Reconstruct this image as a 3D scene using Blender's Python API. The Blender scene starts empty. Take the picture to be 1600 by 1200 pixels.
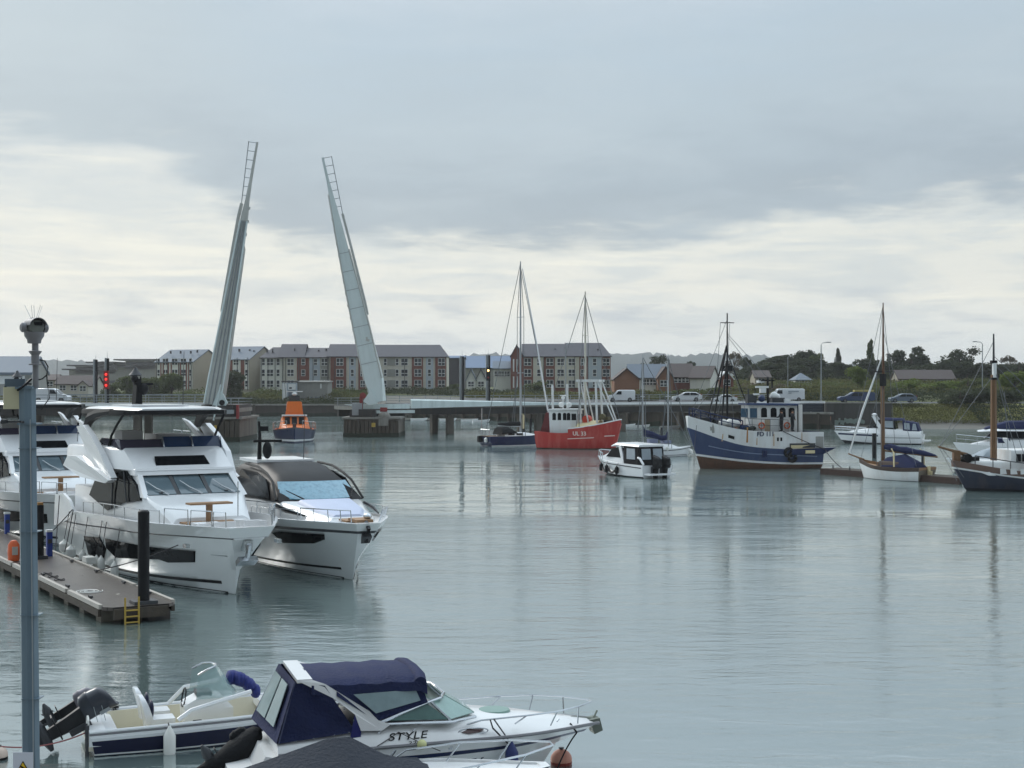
import bpy, bmesh, math, random
from mathutils import Vector, Matrix
random.seed(7)
sc = bpy.context.scene
COL = sc.collection
# ------------------------------------------------------------------ camera
F, H = 2323.0, 7.0            # focal length in photo pixels, eye height above the water
cam = bpy.data.objects.new('camera', bpy.data.cameras.new('camera'))
COL.objects.link(cam)
cam.location = (0, 0, H); cam.rotation_euler = (math.radians(90), 0, 0)
cam.data.sensor_width = 36; cam.data.lens = 36*F/1600
cam.data.clip_start = 0.5; cam.data.clip_end = 20000
sc.camera = cam
# ------------------------------------------------------------------ colour management
sc.view_settings.view_transform = 'Standard'; sc.view_settings.look = 'None'
sc.view_settings.gamma = 1; sc.view_settings.exposure = 0.22
sc.cycles.use_denoising = True
sc.cycles.max_bounces = 8; sc.cycles.transparent_max_bounces = 12
sc.cycles.volume_bounces = 0
def lin(c):
    r = []
    for v in c[:3]:
        v = v/255
        r.append(v/12.92 if v <= .04045 else ((v+.055)/1.055)**2.4)
    return tuple(r)+(1,)
# ------------------------------------------------------------------ world: overcast cloud deck over a Nishita sky
SUN_EL, SUN_AZ = math.radians(32), math.radians(-38)     # azimuth from +Y, negative = left
w = bpy.data.worlds.new('World'); sc.world = w; w.use_nodes = True
nt = w.node_tree; N = nt.nodes; LK = nt.links; N.clear()
def nd(tree, t, **k):
    n = tree.nodes.new(t)
    for a, b in k.items(): setattr(n, a, b)
    return n
def mth(tree, op, a, b=None, c=None, clamp=False):
    n = tree.nodes.new('ShaderNodeMath'); n.operation = op; n.use_clamp = clamp
    for i, v in enumerate((a, b, c)):
        if v is None: continue
        if isinstance(v, (int, float)): n.inputs[i].default_value = v
        else: tree.links.new(v, n.inputs[i])
    return n.outputs[0]
def ramp(tree, fac, stops, interp='LINEAR'):
    n = tree.nodes.new('ShaderNodeValToRGB'); n.color_ramp.interpolation = interp
    e = n.color_ramp.elements
    while len(e) < len(stops): e.new(.5)
    for q, (p, c) in zip(e, stops): q.position = p; q.color = c if len(c) == 4 else tuple(c)+(1,)
    if fac is not None: tree.links.new(fac, n.inputs[0])
    return n.outputs[0]
def mixc(tree, fac, a, b, mode='MIX'):
    n = tree.nodes.new('ShaderNodeMix'); n.data_type = 'RGBA'; n.blend_type = mode
    for s, v in ((n.inputs[0], fac), (n.inputs[6], a), (n.inputs[7], b)):
        if isinstance(v, (int, float)): s.default_value = v
        elif isinstance(v, tuple): s.default_value = v
        else: tree.links.new(v, s)
    return n.outputs[2]
def noise(tree, vec, scale, detail=4, rough=.55, dist=0):
    n = tree.nodes.new('ShaderNodeTexNoise'); n.inputs['Scale'].default_value = scale
    n.inputs['Detail'].default_value = detail; n.inputs['Roughness'].default_value = rough
    n.inputs['Distortion'].default_value = dist
    tree.links.new(vec, n.inputs['Vector']); return n.outputs['Fac']
def cloth(m, A, B, C, D, n=10, amp=.02, seed=1, mi=0):
    """slightly sagging, creased fabric between four corners"""
    rnd = random.Random(seed); A, B, C, D = map(Vector, (A, B, C, D)); nrm = (B-A).cross(D-A).normalized()
    w_ = [(rnd.uniform(2, 9), rnd.uniform(2, 9), rnd.uniform(0, 6), rnd.uniform(.3, 1)) for _ in range(5)]
    def pt(u, v, off):
        e = (16*u*(1-u)*v*(1-v))**.5
        return A.lerp(B, u).lerp(D.lerp(C, u), v)+nrm*(off-e*amp*1.2+e*amp*.5*sum(k*math.sin(a*u+b*v+c) for a, b, c, k in w_))
    for off in (0, -.015):
        g = m.add([pt(i/n, j/n, off) for j in range(n+1) for i in range(n+1)])
        for j in range(n):
            for i in range(n): q = g+j*(n+1)+i; m.face((q, q+1, q+n+2, q+n+1), mi)
    return m
def world_sky():
    sky = nd(nt, 'ShaderNodeTexSky', sky_type='NISHITA', sun_disc=False)
    sky.sun_elevation = SUN_EL; sky.sun_rotation = SUN_AZ; sky.air_density = 1.2; sky.dust_density = 2.0
    tc = nd(nt, 'ShaderNodeTexCoord'); sp = nd(nt, 'ShaderNodeSeparateXYZ')
    LK.new(tc.outputs['Generated'], sp.inputs[0])
    x, y, z = sp.outputs
    az = mth(nt, 'ARCTAN2', x, y); 
    def vec(sx, sz, ox=0.0, oz=0.0):
        c = nd(nt, 'ShaderNodeCombineXYZ')
        LK.new(mth(nt, 'MULTIPLY_ADD', az, sx, ox), c.inputs[0]); LK.new(mth(nt, 'MULTIPLY_ADD', z, sz, oz), c.inputs[1])
        return c.outputs[0]
    n1 = noise(nt, vec(2.6, 14), 2.0, 6, .6, .4)          # long soft streaks
    n2 = noise(nt, vec(7, 34, 3.1, 1.7), 2.0, 7, .6, .3)  # finer puffs
    n3 = noise(nt, vec(2.4, 52, 9.3, 4.1), 2.0, 6, .6, .7)# thin horizontal bars
    def sm(v, a_, b_): return ramp(nt, mth(nt, 'DIVIDE', mth(nt, 'SUBTRACT', v, a_), b_-a_, clamp=True), [(0, (0, 0, 0)), (1, (1, 1, 1))], 'EASE')
    dn = mth(nt, 'ADD', mth(nt, 'MULTIPLY', mth(nt, 'SUBTRACT', n1, .5), .055), mth(nt, 'MULTIPLY', mth(nt, 'SUBTRACT', n2, .5), .055))
    zz = mth(nt, 'ADD', z, dn)
    # below: a pale, broken band of thin cloud
    base = ramp(nt, mth(nt, 'MULTIPLY', zz, 5.0), [(0, lin((238, 242, 242))), (.12, lin((232, 236, 233))), (.3, lin((234, 234, 226))), (.5, lin((226, 228, 222))), (.7, lin((214, 219, 218))), (1, lin((200, 209, 214)))])
    puff = mth(nt, 'MULTIPLY', ramp(nt, noise(nt, vec(5, 24, 7.7, 2.2), 2.0, 8, .62, .5), [(.44, (0, 0, 0)), (.6, (1, 1, 1))]), ramp(nt, mth(nt, 'MULTIPLY', z, 5), [(.05, (0, 0, 0)), (.22, (1, 1, 1)), (1, (1, 1, 1))]))
    base = mixc(nt, mth(nt, 'MULTIPLY', puff, .6), base, lin((198, 208, 213)))
    bar = mth(nt, 'MULTIPLY', ramp(nt, n3, [(.5, (0, 0, 0)), (.66, (1, 1, 1))]), ramp(nt, mth(nt, 'MULTIPLY', zz, 5), [(.15, (0, 0, 0)), (.38, (1, 1, 1)), (.62, (1, 1, 1)), (.8, (0, 0, 0))]))
    bar = mth(nt, 'MULTIPLY', bar, ramp(nt, noise(nt, vec(3, 9, 4.4, 8.2), 2.0, 4, .6), [(.4, (0, 0, 0)), (.6, (1, 1, 1))]))
    base = mixc(nt, mth(nt, 'MULTIPLY', bar, .85), base, lin((252, 249, 234)))
    # above: the grey rain deck, its ragged base hanging lowest over the bridge
    edge = mth(nt, 'ADD', mth(nt, 'MULTIPLY_ADD', sm(az, -.26, -.13), -.056, .152), mth(nt, 'MULTIPLY', sm(az, .12, .26), .026))
    h_ = mth(nt, 'SUBTRACT', zz, edge)
    deck = ramp(nt, mth(nt, 'MULTIPLY', h_, 6.0), [(0, lin((165, 178, 188))), (.18, lin((166, 180, 191))), (.45, lin((179, 194, 204))), (.75, lin((181, 198, 210))), (1, lin((192, 206, 217)))])
    deck = mixc(nt, mth(nt, 'MULTIPLY', ramp(nt, noise(nt, vec(3.5, 12, 1.1, 5.2), 2.0, 6, .6, .6), [(.42, (0, 0, 0)), (.68, (1, 1, 1))]), .45), deck, lin((190, 203, 211)))
    deck = mixc(nt, mth(nt, 'MULTIPLY', mth(nt, 'SUBTRACT', 1.0, sm(az, -.3, -.15)), .55), deck, lin((188, 202, 209)))
    base = mixc(nt, sm(h_, -.012, .014), base, deck)
    # small blue-grey scraps just over the land
    low = mth(nt, 'MULTIPLY', ramp(nt, n2, [(.52, (0, 0, 0)), (.66, (1, 1, 1))]), ramp(nt, mth(nt, 'MULTIPLY', z, 10), [(.1, (0, 0, 0)), (.24, (1, 1, 1)), (.5, (1, 1, 1)), (.8, (0, 0, 0))]))
    base = mixc(nt, mth(nt, 'MULTIPLY', low, .55), base, lin((178, 190, 202)))
    # unseen sky shaped for lighting: boosted overhead, dimmed behind the viewer to shade hulls
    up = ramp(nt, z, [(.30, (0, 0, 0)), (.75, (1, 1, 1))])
    vm = nd(nt, 'ShaderNodeVectorMath', operation='SCALE'); LK.new(base, vm.inputs[0])
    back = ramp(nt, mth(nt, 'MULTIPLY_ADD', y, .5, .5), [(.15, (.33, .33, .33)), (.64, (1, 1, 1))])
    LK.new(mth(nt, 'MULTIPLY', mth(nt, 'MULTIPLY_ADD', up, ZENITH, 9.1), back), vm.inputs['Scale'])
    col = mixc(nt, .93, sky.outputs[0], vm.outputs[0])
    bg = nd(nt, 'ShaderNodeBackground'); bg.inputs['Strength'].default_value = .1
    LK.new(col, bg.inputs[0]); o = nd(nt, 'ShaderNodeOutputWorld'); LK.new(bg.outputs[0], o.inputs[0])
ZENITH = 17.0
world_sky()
w.cycles.sampling_method = 'MANUAL'; w.cycles.sample_map_resolution = 512
sun = bpy.data.objects.new('sun', bpy.data.lights.new('sun', 'SUN')); COL.objects.link(sun)
sun.data.energy = 1.3; sun.data.angle = math.radians(25); sun.data.color = (1, .96, .9)
sd = Vector((math.sin(SUN_AZ)*math.cos(SUN_EL), math.cos(SUN_AZ)*math.cos(SUN_EL), math.sin(SUN_EL)))
sun.rotation_euler = (-sd).to_track_quat('-Z', 'Y').to_euler(); sun.location = sd*60
# ------------------------------------------------------------------ materials
MATS = {}
def mat(name, rgb, rough=.5, metal=0.0, var=.12, scale=2.0, bump=0.0, streak=0.0, streak_col=(70, 60, 48), coat=0.0, trans=0.0, emit=0.0, alpha=1.0, ior=1.45, sscale=4.0, spec=None, planks=0):
    if name in MATS: return MATS[name]
    m = bpy.data.materials.new(name); m.use_nodes = True; t = m.node_tree
    b = t.nodes['Principled BSDF']; c = lin(rgb)
    b.inputs['Roughness'].default_value = rough; b.inputs['Metallic'].default_value = metal
    b.inputs['IOR'].default_value = ior
    tc = nd(t, 'ShaderNodeTexCoord'); ob = tc.outputs['Object']
    n = noise(t, ob, scale, 6, .62)
    col = mixc(t, n, tuple(max(0, v*(1-var)) for v in c[:3])+(1,), tuple(min(1, v*(1+var)) for v in c[:3])+(1,))
    if streak > 0:
        mp = nd(t, 'ShaderNodeMapping'); mp.inputs['Scale'].default_value = (sscale, sscale, sscale*.12); LK2 = t.links
        LK2.new(ob, mp.inputs[0]); s = noise(t, mp.outputs[0], 1.0, 6, .65)
        s = ramp(t, s, [(.46, (0, 0, 0)), (.72, (1, 1, 1))])
        col = mixc(t, mth(t, 'MULTIPLY', s, streak), col, lin(streak_col))
    t.links.new(col, b.inputs['Base Color'])
    r = mth(t, 'MULTIPLY_ADD', n, rough*.4, rough*.8); t.links.new(r, b.inputs['Roughness'])
    if bump:
        bp = nd(t, 'ShaderNodeBump'); bp.inputs['Strength'].default_value = bump; bp.inputs['Distance'].default_value = .05
        t.links.new(noise(t, ob, scale*6, 4), bp.inputs['Height']); t.links.new(bp.outputs[0], b.inputs['Normal'])
    if spec is not None: b.inputs['Specular IOR Level'].default_value = spec
    if coat: b.inputs['Coat Weight'].default_value = coat; b.inputs['Coat Roughness'].default_value = .08
    if trans: b.inputs['Transmission Weight'].default_value = trans
    if alpha < 1: b.inputs['Alpha'].default_value = alpha
    if planks:
        wv = nd(t, 'ShaderNodeTexWave', wave_type='BANDS', bands_direction='X'); wv.inputs['Scale'].default_value = planks; wv.inputs['Distortion'].default_value = .3
        t.links.new(ob, wv.inputs['Vector']); pl = ramp(t, wv.outputs['Fac'], [(.0, (.25, .25, .25)), (.16, (1, 1, 1))])
        col = mixc(t, 1.0, col, pl, 'MULTIPLY'); t.links.new(col, b.inputs['Base Color'])
    if emit: b.inputs['Emission Color'].default_value = c; b.inputs['Emission Strength'].default_value = emit
    MATS[name] = m; return m
# ------------------------------------------------------------------ objects, names, labels
def tag(o, label=None, cat=None, group=None, kind=None):
    if label: o['label'] = label
    if cat: o['category'] = cat
    if group: o['group'] = group
    if kind: o['kind'] = kind
    return o
def empty(name, loc, rz=0.0, label=None, cat=None, group=None):
    o = bpy.data.objects.new(name, None); COL.objects.link(o); o.empty_display_size = .3
    o.location = loc; o.rotation_euler = (0, 0, rz)
    return tag(o, label, cat, group)
def kids(o): return [c for c in bpy.data.objects if c.parent is o]
def copy_tree(o, parent=None):
    c = o.copy(); COL.objects.link(c)
    if parent: c.parent = parent; c.matrix_parent_inverse = o.matrix_parent_inverse
    for k in kids(o): copy_tree(k, c)
    return c
def cr(v, u):
    """Catmull-Rom through evenly spaced values"""
    n = len(v)-1; t = min(max(u, 0), 1)*n; i = min(int(t), n-1); t -= i
    p1, p2 = v[i], v[i+1]
    p0 = v[i-1] if i > 0 else 2*p1-p2
    p3 = v[i+2] if i+2 <= n else 2*p2-p1
    return .5*(2*p1+(p2-p0)*t+(2*p0-5*p1+4*p2-p3)*t*t+(3*p1-p0-3*p2+p3)*t**3)
V = Vector
class MB:
    """collects shapes, then links them as one mesh object"""
    def __init__(s): s.v = []; s.f = []; s.m = []
    def face(s, idx, m=0): s.f.append(tuple(idx)); s.m.append(m)
    def add(s, vs): n = len(s.v); s.v += [V(p) for p in vs]; return n
    def poly(s, pts, m=0): n = s.add(pts); s.face(range(n, n+len(pts)), m); return s
    def box(s, c, d, m=0, rz=0.0, ry=0.0, rx=0.0):
        M = Matrix.Rotation(rz, 3, 'Z') @ Matrix.Rotation(ry, 3, 'Y') @ Matrix.Rotation(rx, 3, 'X'); c = V(c)
        n = s.add([c+M@V((d[0]*a/2, d[1]*b/2, d[2]*e/2)) for a in(-1, 1) for b in(-1, 1) for e in(-1, 1)])
        for q in((0, 1, 3, 2), (4, 6, 7, 5), (0, 4, 5, 1), (2, 3, 7, 6), (0, 2, 6, 4), (1, 5, 7, 3)): s.face([n+i for i in q], m)
        return s
    def plate(s, pts, t, m=0, mback=None):
        """planar polygon given thickness t along its normal (front face at the points)"""
        pts = [V(p) for p in pts]; nrm = V((0, 0, 0))
        for i in range(len(pts)): nrm += pts[i].cross(pts[(i+1) % len(pts)])
        nrm.normalize(); k = len(pts)
        a = s.add(pts); b = s.add([p-nrm*t for p in pts])
        s.face(range(a, a+k), m); s.face([b+i for i in reversed(range(k))], m if mback is None else mback)
        for i in range(k): j = (i+1) % k; s.face((a+i, b+i, b+j, a+j), m)
        return s
    def prism(s, poly, axis, a, b, m=0):
        """2-D polygon extruded along an axis from a to b. axis x: (y,z)  y: (x,z)  z: (x,y)"""
        f = {'x': lambda p, t: (t, p[0], p[1]), 'y': lambda p, t: (p[0], t, p[1]), 'z': lambda p, t: (p[0], p[1], t)}[axis]
        k = len(poly); n = s.add([f(p, a) for p in poly]); q = s.add([f(p, b) for p in poly])
        s.face(range(n, n+k), m); s.face([q+i for i in reversed(range(k))], m)
        for i in range(k): j = (i+1) % k; s.face((n+i, q+i, q+j, n+j), m)
        return s
    def loft(s, rings, m=0, closed=True, caps=True, mf=None):
        k = len(rings[0]); ns = [s.add(r) for r in rings]
        for a, b in zip(ns, ns[1:]):
            for i in range(k if closed else k-1):
                j = (i+1) % k; s.face((a+i, a+j, b+j, b+i), mf[i] if mf else m)
        if caps: s.face([ns[0]+i for i in reversed(range(k))], m); s.face([ns[-1]+i for i in range(k)], m)
        return s
    def tube(s, pts, r, m=0, n=6, caps=True):
        pts = [V(p) for p in pts]; rs = r if isinstance(r, (list, tuple)) else [r]*len(pts); rings = []
        for i, p in enumerate(pts):
            d = (pts[min(i+1, len(pts)-1)]-pts[max(i-1, 0)])
            d = d.normalized() if d.length > 1e-9 else V((0, 0, 1))
            a = d.cross(V((0, 0, 1)) if abs(d.z) < .95 else V((1, 0, 0))).normalized(); b = d.cross(a)
            rings.append([p+(a*math.cos(2*math.pi*k/n)+b*math.sin(2*math.pi*k/n))*rs[i] for k in range(n)])
        return s.loft(rings, m, True, caps)
    def lathe(s, prof, c=(0, 0, 0), axis='z', n=14, m=0):
        c = V(c); rings = []
        for r, t in prof:
            ring = []
            for k in range(n):
                a = 2*math.pi*k/n; x, y = max(r, 1e-4)*math.cos(a), max(r, 1e-4)*math.sin(a)
                ring.append(c+(V((x, y, t)) if axis == 'z' else V((t, x, y)) if axis == 'x' else V((y, t, x))))
            rings.append(ring)
        return s.loft(rings, m)
    def ball(s, c, r, m=0, n=12, k=8):
        r = r if isinstance(r, (tuple, list)) else (r, r, r); c = V(c); rings = []
        for i in range(k+1):
            t = math.pi*i/k; q = max(math.sin(t), .004)
            rings.append([c+V((r[0]*q*math.cos(2*math.pi*j/n), r[1]*q*math.sin(2*math.pi*j/n), -r[2]*math.cos(t))) for j in range(n)])
        return s.loft(rings, m)
    def wrap(s, poly, fn, cuts=(), zcuts=(), t=.03, out=None, m=0):
        """polygon in (a,b) laid on a curved surface fn(a,b)->point, standing out by t along out(a,b)"""
        bm = bmesh.new(); f = bm.faces.new([bm.verts.new((p[0], p[1], 0)) for p in poly])
        for c in cuts: bmesh.ops.bisect_plane(bm, geom=bm.verts[:]+bm.edges[:]+bm.faces[:], plane_co=(c, 0, 0), plane_no=(1, 0, 0))
        for c in zcuts: bmesh.ops.bisect_plane(bm, geom=bm.verts[:]+bm.edges[:]+bm.faces[:], plane_co=(0, c, 0), plane_no=(0, 1, 0))
        bm.verts.index_update(); vs = [v.co.copy() for v in bm.verts]
        o = [V(out(v.x, v.y)) for v in vs]
        a = s.add([V(fn(v.x, v.y))+q*t for v, q in zip(vs, o)]); b = s.add([V(fn(v.x, v.y))-q*.02 for v, q in zip(vs, o)])
        for fc in bm.faces: s.face([a+v.index for v in fc.verts], m)
        for e in bm.edges:
            if e.is_boundary: i, j = e.verts[0].index, e.verts[1].index; s.face((a+i, a+j, b+j, b+i), m)
        bm.free(); return s
    def build(s, name, mats, parent=None, smooth=32, merge=True, loc=None):
        me = bpy.data.meshes.new(name); bm = bmesh.new(); vs = [bm.verts.new(p) for p in s.v]
        for f, mi in zip(s.f, s.m):
            try: q = bm.faces.new([vs[i] for i in f]); q.material_index = mi
            except ValueError: pass
        if merge: bmesh.ops.remove_doubles(bm, verts=bm.verts, dist=.0005)
        bmesh.ops.recalc_face_normals(bm, faces=bm.faces)
        bm.to_mesh(me); bm.free()
        for mm in (mats if isinstance(mats, (list, tuple)) else [mats]): me.materials.append(mm)
        if smooth:
            me.polygons.foreach_set('use_smooth', [True]*len(me.polygons))
            me.set_sharp_from_angle(angle=math.radians(smooth))
        o = bpy.data.objects.new(name, me); COL.objects.link(o)
        if parent is not None: o.parent = parent
        if loc is not None: o.location = loc
        return o
def text_mesh(name, s, size, m, parent, fn, extrude=.012, bold=.0):
    """lettering as a mesh; fn maps (u,v,w) of the text block to parent space"""
    cu = bpy.data.curves.new('lettering', 'FONT'); cu.body = s; cu.size = size; cu.extrude = extrude; cu.align_x = 'CENTER'; cu.offset = bold
    o = bpy.data.objects.new('lettering', cu); COL.objects.link(o)
    dg = bpy.context.evaluated_depsgraph_get(); me = bpy.data.meshes.new_from_object(o.evaluated_get(dg))
    bpy.data.objects.remove(o); bpy.data.curves.remove(cu); me.name = name
    for v in me.vertices: v.co = fn(v.co.x, v.co.y, v.co.z)
    me.materials.clear(); me.materials.append(m)
    q = bpy.data.objects.new(name, me); COL.objects.link(q); q.parent = parent
    return q
class Hull:
    """boat hull from rows (keel to sheer): (x_stern, x_stem, half breadths, heights), stern to bow"""
    def __init__(s, rows, n=26): s.rows = rows; s.n = n
    def pt(s, j, u):
        xs, xb, b, z = s.rows[j]; return V((xs+(xb-xs)*u, max(0, cr(b, u)), cr(z, u)))
    def us(s): return [1-(1-i/s.n)**1.35 for i in range(s.n+1)]
    def at(s, x, z):
        """half breadth of the hull at (x,z)"""
        P = []
        for xs, xb, b, zz in s.rows:
            u = min(max((x-xs)/(xb-xs), 0), 1); P.append((cr(zz, u), max(0, cr(b, u))))
        for (z0, y0), (z1, y1) in zip(P, P[1:]):
            if z <= z1: return y0+(y1-y0)*max(0, min(1, (z-z0)/max(z1-z0, 1e-6)))
        return P[-1][1]
    def sheer(s, x):
        xs, xb, b, z = s.rows[-1]; u = min(max((x-xs)/(xb-xs), 0), 1); return V((x, max(0, cr(b, u)), cr(z, u)))
    def shell(s, mi, transom=0):
        mb = MB(); U = s.us()
        for sg in(1, -1):
            g = [mb.add([V((p.x, p.y*sg, p.z)) for p in (s.pt(j, u) for u in U)]) for j in range(len(s.rows))]
            for j in range(len(g)-1):
                for i in range(len(U)-1): mb.face((g[j]+i, g[j]+i+1, g[j+1]+i+1, g[j+1]+i), mi[j])
        for j in range(len(s.rows)-1):
            a, b = s.pt(j, 0), s.pt(j+1, 0); m = mi[j] if transom is None else transom
            mb.poly([a, b, V((b.x, -b.y, b.z)), V((a.x, -a.y, a.z))], m)
            a, b = s.pt(j, 1), s.pt(j+1, 1)
            if b.y > .01: mb.poly([a, b, V((b.x, -b.y, b.z)), V((a.x, -a.y, a.z))], mi[j])
        return mb
    def deck(s, drop=.0, inset=.08, m=0, mi=None, u0=0.0, u1=1.0, mb=None, camber=.03):
        """gunwale cap, inner bulwark and deck"""
        mb = mb or MB(); mi = m if mi is None else mi; U = [u0+(u1-u0)*u for u in s.us()]; J = len(s.rows)-1
        rows = []
        for u in U:
            p = s.pt(J, u); q = s.pt(J, min(u, .985)); y = max(0, q.y-inset)
            x = min(p.x, s.rows[J][1]-inset*1.6)
            yd = max(0, min(y, s.at(x, p.z-drop)-.05))
            L = [p, V((x, y, p.z+.01)), V((x, yd, p.z-drop)), V((x, 0, p.z-drop+camber))]
            rows.append(L+[V((a.x, -a.y, a.z)) for a in reversed(L[:3])])
        mm = [m, mi, mi, mi, mi, m]
        n = [mb.add(r) for r in rows]
        for a, b in zip(n, n[1:]):
            for i in range(6): mb.face((a+i, b+i, b+i+1, a+i+1), mm[i])
        mb.face([n[0]+i for i in range(7)], mi); mb.face([n[-1]+i for i in range(7)], m)
        return mb
    def belt(s, mb, z_off, r, m=0, u0=0.0, u1=1.0, j=None):
        """rubbing strake along row j"""
        j = len(s.rows)-1 if j is None else j
        for sg in(1, -1):
            mb.tube([V((p.x, p.y*sg, p.z+z_off)) for p in (s.pt(j, u0+(u1-u0)*u) for u in s.us())], r, m, 6)
        return mb
    def line(s, mb, za, zb, x0, x1, m=0, t=.012, n=20):
        """painted-on or moulded band of the hull between height functions za(x), zb(x)"""
        for sg in(1, -1):
            A = []; 
            for i in range(n+1):
                x = x0+(x1-x0)*i/n; a, b = za(x), zb(x)
                A.append([V((x, sg*(s.at(x, a)+t), a)), V((x, sg*(s.at(x, b)+t), b)), V((x, sg*(s.at(x, b)-.02), b)), V((x, sg*(s.at(x, a)-.02), a))])
            mb.loft(A, m)
        return mb
def cabin(mb, secs, m=0, mf=None):
    """lofted deckhouse; secs stern to bow: (x_bottom, x_top, half width bottom, half width top, z bottom, z top, corner)"""
    R = []
    for xb, xt, wb, wt, zb, zt, r in secs:
        h = max(zt-zb, 1e-6); f = 1-min(r/h, .9); xm = xb+(xt-xb)*f; wm = wb+(wt-wb)*f; zm = zb+h*f
        L = [(xb, wb, zb), (xm, wm, zm), (xt, max(wt-r*.35, .01), zt-r*.3), (xt, max(wt-r, .005), zt)]
        R.append([V(p) for p in L]+[V((p[0], -p[1], p[2])) for p in reversed(L)])
    return mb.loft(R, m, mf=mf)
def cab_y(secs, x, z):
    """half width of a cabin's side at (x,z)"""
    for a, b in zip(secs, secs[1:]):
        if x <= b[0] or b is secs[-1]:
            t = min(max((x-a[0])/max(b[0]-a[0], 1e-6), 0), 1); q = [p+(r-p)*t for p, r in zip(a, b)]
            k = min(max((z-q[4])/max(q[5]-q[4], 1e-6), 0), 1); return q[2]+(q[3]-q[2])*k
    return 0
def rail(mb, pts, h, r=.018, m=0, every=2, lean=(0, 0, 0), mid=False):
    top = [V(p)+V((0, 0, h))+V(lean) for p in pts]; mb.tube(top, r, m, 6)
    if mid: mb.tube([V(p)+(V((0, 0, h))+V(lean))*.5 for p in pts], r*.7, m, 5)
    for i in range(0, len(pts), every): mb.tube([pts[i], top[i]], r*.9, m, 5)
    return mb
def rope(mb, a, b, sag=.2, r=.012, m=0, n=10):
    a, b = V(a), V(b)
    return mb.tube([a.lerp(b, i/n)-V((0, 0, sag*4*(i/n)*(1-i/n))) for i in range(n+1)], r, m, 5)
def px(x, y, Y): return V(((x-800)/F*Y, Y, H-(y-600)/F*Y))
def pz(x, y, z=0.0): Y = (H-z)*F/(y-600); return V(((x-800)/F*Y, Y, z))
def heading(dx, dy): return math.atan2(dy, dx)
def mirror(p): return V((p[0], -p[1], p[2]))
# ------------------------------------------------------------------ water
def water_mat():
    m = bpy.data.materials.new('harbour_water'); m.use_nodes = True; t = m.node_tree; b = t.nodes['Principled BSDF']
    g = nd(t, 'ShaderNodeNewGeometry'); pos = g.outputs['Position']
    def mp(sx, sy, rz=0):
        n = nd(t, 'ShaderNodeMapping'); n.inputs['Scale'].default_value = (sx, sy, 1); n.inputs['Rotation'].default_value = (0, 0, rz)
        t.links.new(pos, n.inputs[0]); return n.outputs[0]
    patch = noise(t, mp(.014, .03, .1), 1.0, 6, .62, .9)          # wind lanes: ruffled and slick water
    pr = ramp(t, patch, [(.42, (.12, .12, .12)), (.58, (1, 1, 1))])
    swell = noise(t, mp(.16, .42, .15), 1.0, 4, .55, .4)
    rip = noise(t, mp(.9, 2.1, -.12), 1.0, 5, .6, .5)
    fine = noise(t, mp(4.5, 8.0, .3), 1.0, 3, .6)
    h = mth(t, 'MULTIPLY', swell, WAVE[0])
    h = mth(t, 'MULTIPLY_ADD', mth(t, 'MULTIPLY', rip, WAVE[1]), pr, h)
    h = mth(t, 'MULTIPLY_ADD', mth(t, 'MULTIPLY', fine, WAVE[2]), pr, h)
    bp = nd(t, 'ShaderNodeBump'); bp.inputs['Strength'].default_value = 1; bp.inputs['Distance'].default_value = 1
    t.links.new(h, bp.inputs['Height'])
    c = mixc(t, noise(t, mp(.05, .05), 1.0, 3), lin(WCOL[0]), lin(WCOL[1]))
    gl = nd(t, 'ShaderNodeBsdfGlossy'); gl.inputs['Color'].default_value = (.96, .99, 1, 1); t.links.new(bp.outputs[0], gl.inputs['Normal']); t.links.new(mth(t, 'MULTIPLY_ADD', pr, .07, .03), gl.inputs['Roughness'])
    df = nd(t, 'ShaderNodeBsdfDiffuse'); t.links.new(c, df.inputs['Color'])
    fr = nd(t, 'ShaderNodeFresnel'); fr.inputs['IOR'].default_value = 1.333; t.links.new(bp.outputs[0], fr.inputs['Normal'])
    mx = nd(t, 'ShaderNodeMixShader'); t.links.new(mth(t, 'MULTIPLY_ADD', fr.outputs[0], .32, .46, clamp=True), mx.inputs[0]); t.links.new(df.outputs[0], mx.inputs[1]); t.links.new(gl.outputs[0], mx.inputs[2])
    t.nodes.remove(b); t.links.new(mx.outputs[0], t.nodes['Material Output'].inputs['Surface'])
    return m
WAVE = (.05, .03, .005); WCOL = ((90, 104, 102), (102, 116, 114))
bm_ = MB(); bm_.poly([(-5000, -60, 0), (5000, -60, 0), (5000, 900, 0), (-5000, 900, 0)])
tag(bm_.build('water', water_mat(), smooth=0), kind='structure')
# ------------------------------------------------------------------ land
def sstep(a, b, x): t = max(0, min(1, (x-a)/(b-a))); return t*t*(3-2*t)
SHORE = [(-3000, 322), (-33, 322), (-20.6, 300), (-4.9, 285), (21.3, 250), (49, 231), (80, 228), (3000, 228)]
def shore(x):
    for (x0, y0), (x1, y1) in zip(SHORE, SHORE[1:]):
        if x <= x1: return y0+(y1-y0)*(x-x0)/(x1-x0)
    return 228
def lerp_tab(tab, v):
    if v <= tab[0][0]: return tab[0][1]
    for (a, p), (b, q) in zip(tab, tab[1:]):
        if v <= b: return p+(q-p)*(v-a)/(b-a)
    return tab[-1][1]
ZL = [(0, 2.3), (10, 2.5), (26, 3.6), (42, 4.7), (60, 5.0), (400, 6), (2500, 8), (7000, 8)]
ZM = [(0, 2.2), (12, 3.2), (16, 3.9), (34, 4.0), (60, 4.6), (110, 5.2), (400, 9), (2500, 9), (7000, 8)]
ZR = [(0, -.3), (6, .45), (7, .9), (13, 3.0), (16, 3.75), (30, 3.85), (42, 4.9), (75, 5.5), (140, 7.0), (260, 10.0), (2500, 12), (7000, 8)]
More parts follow.
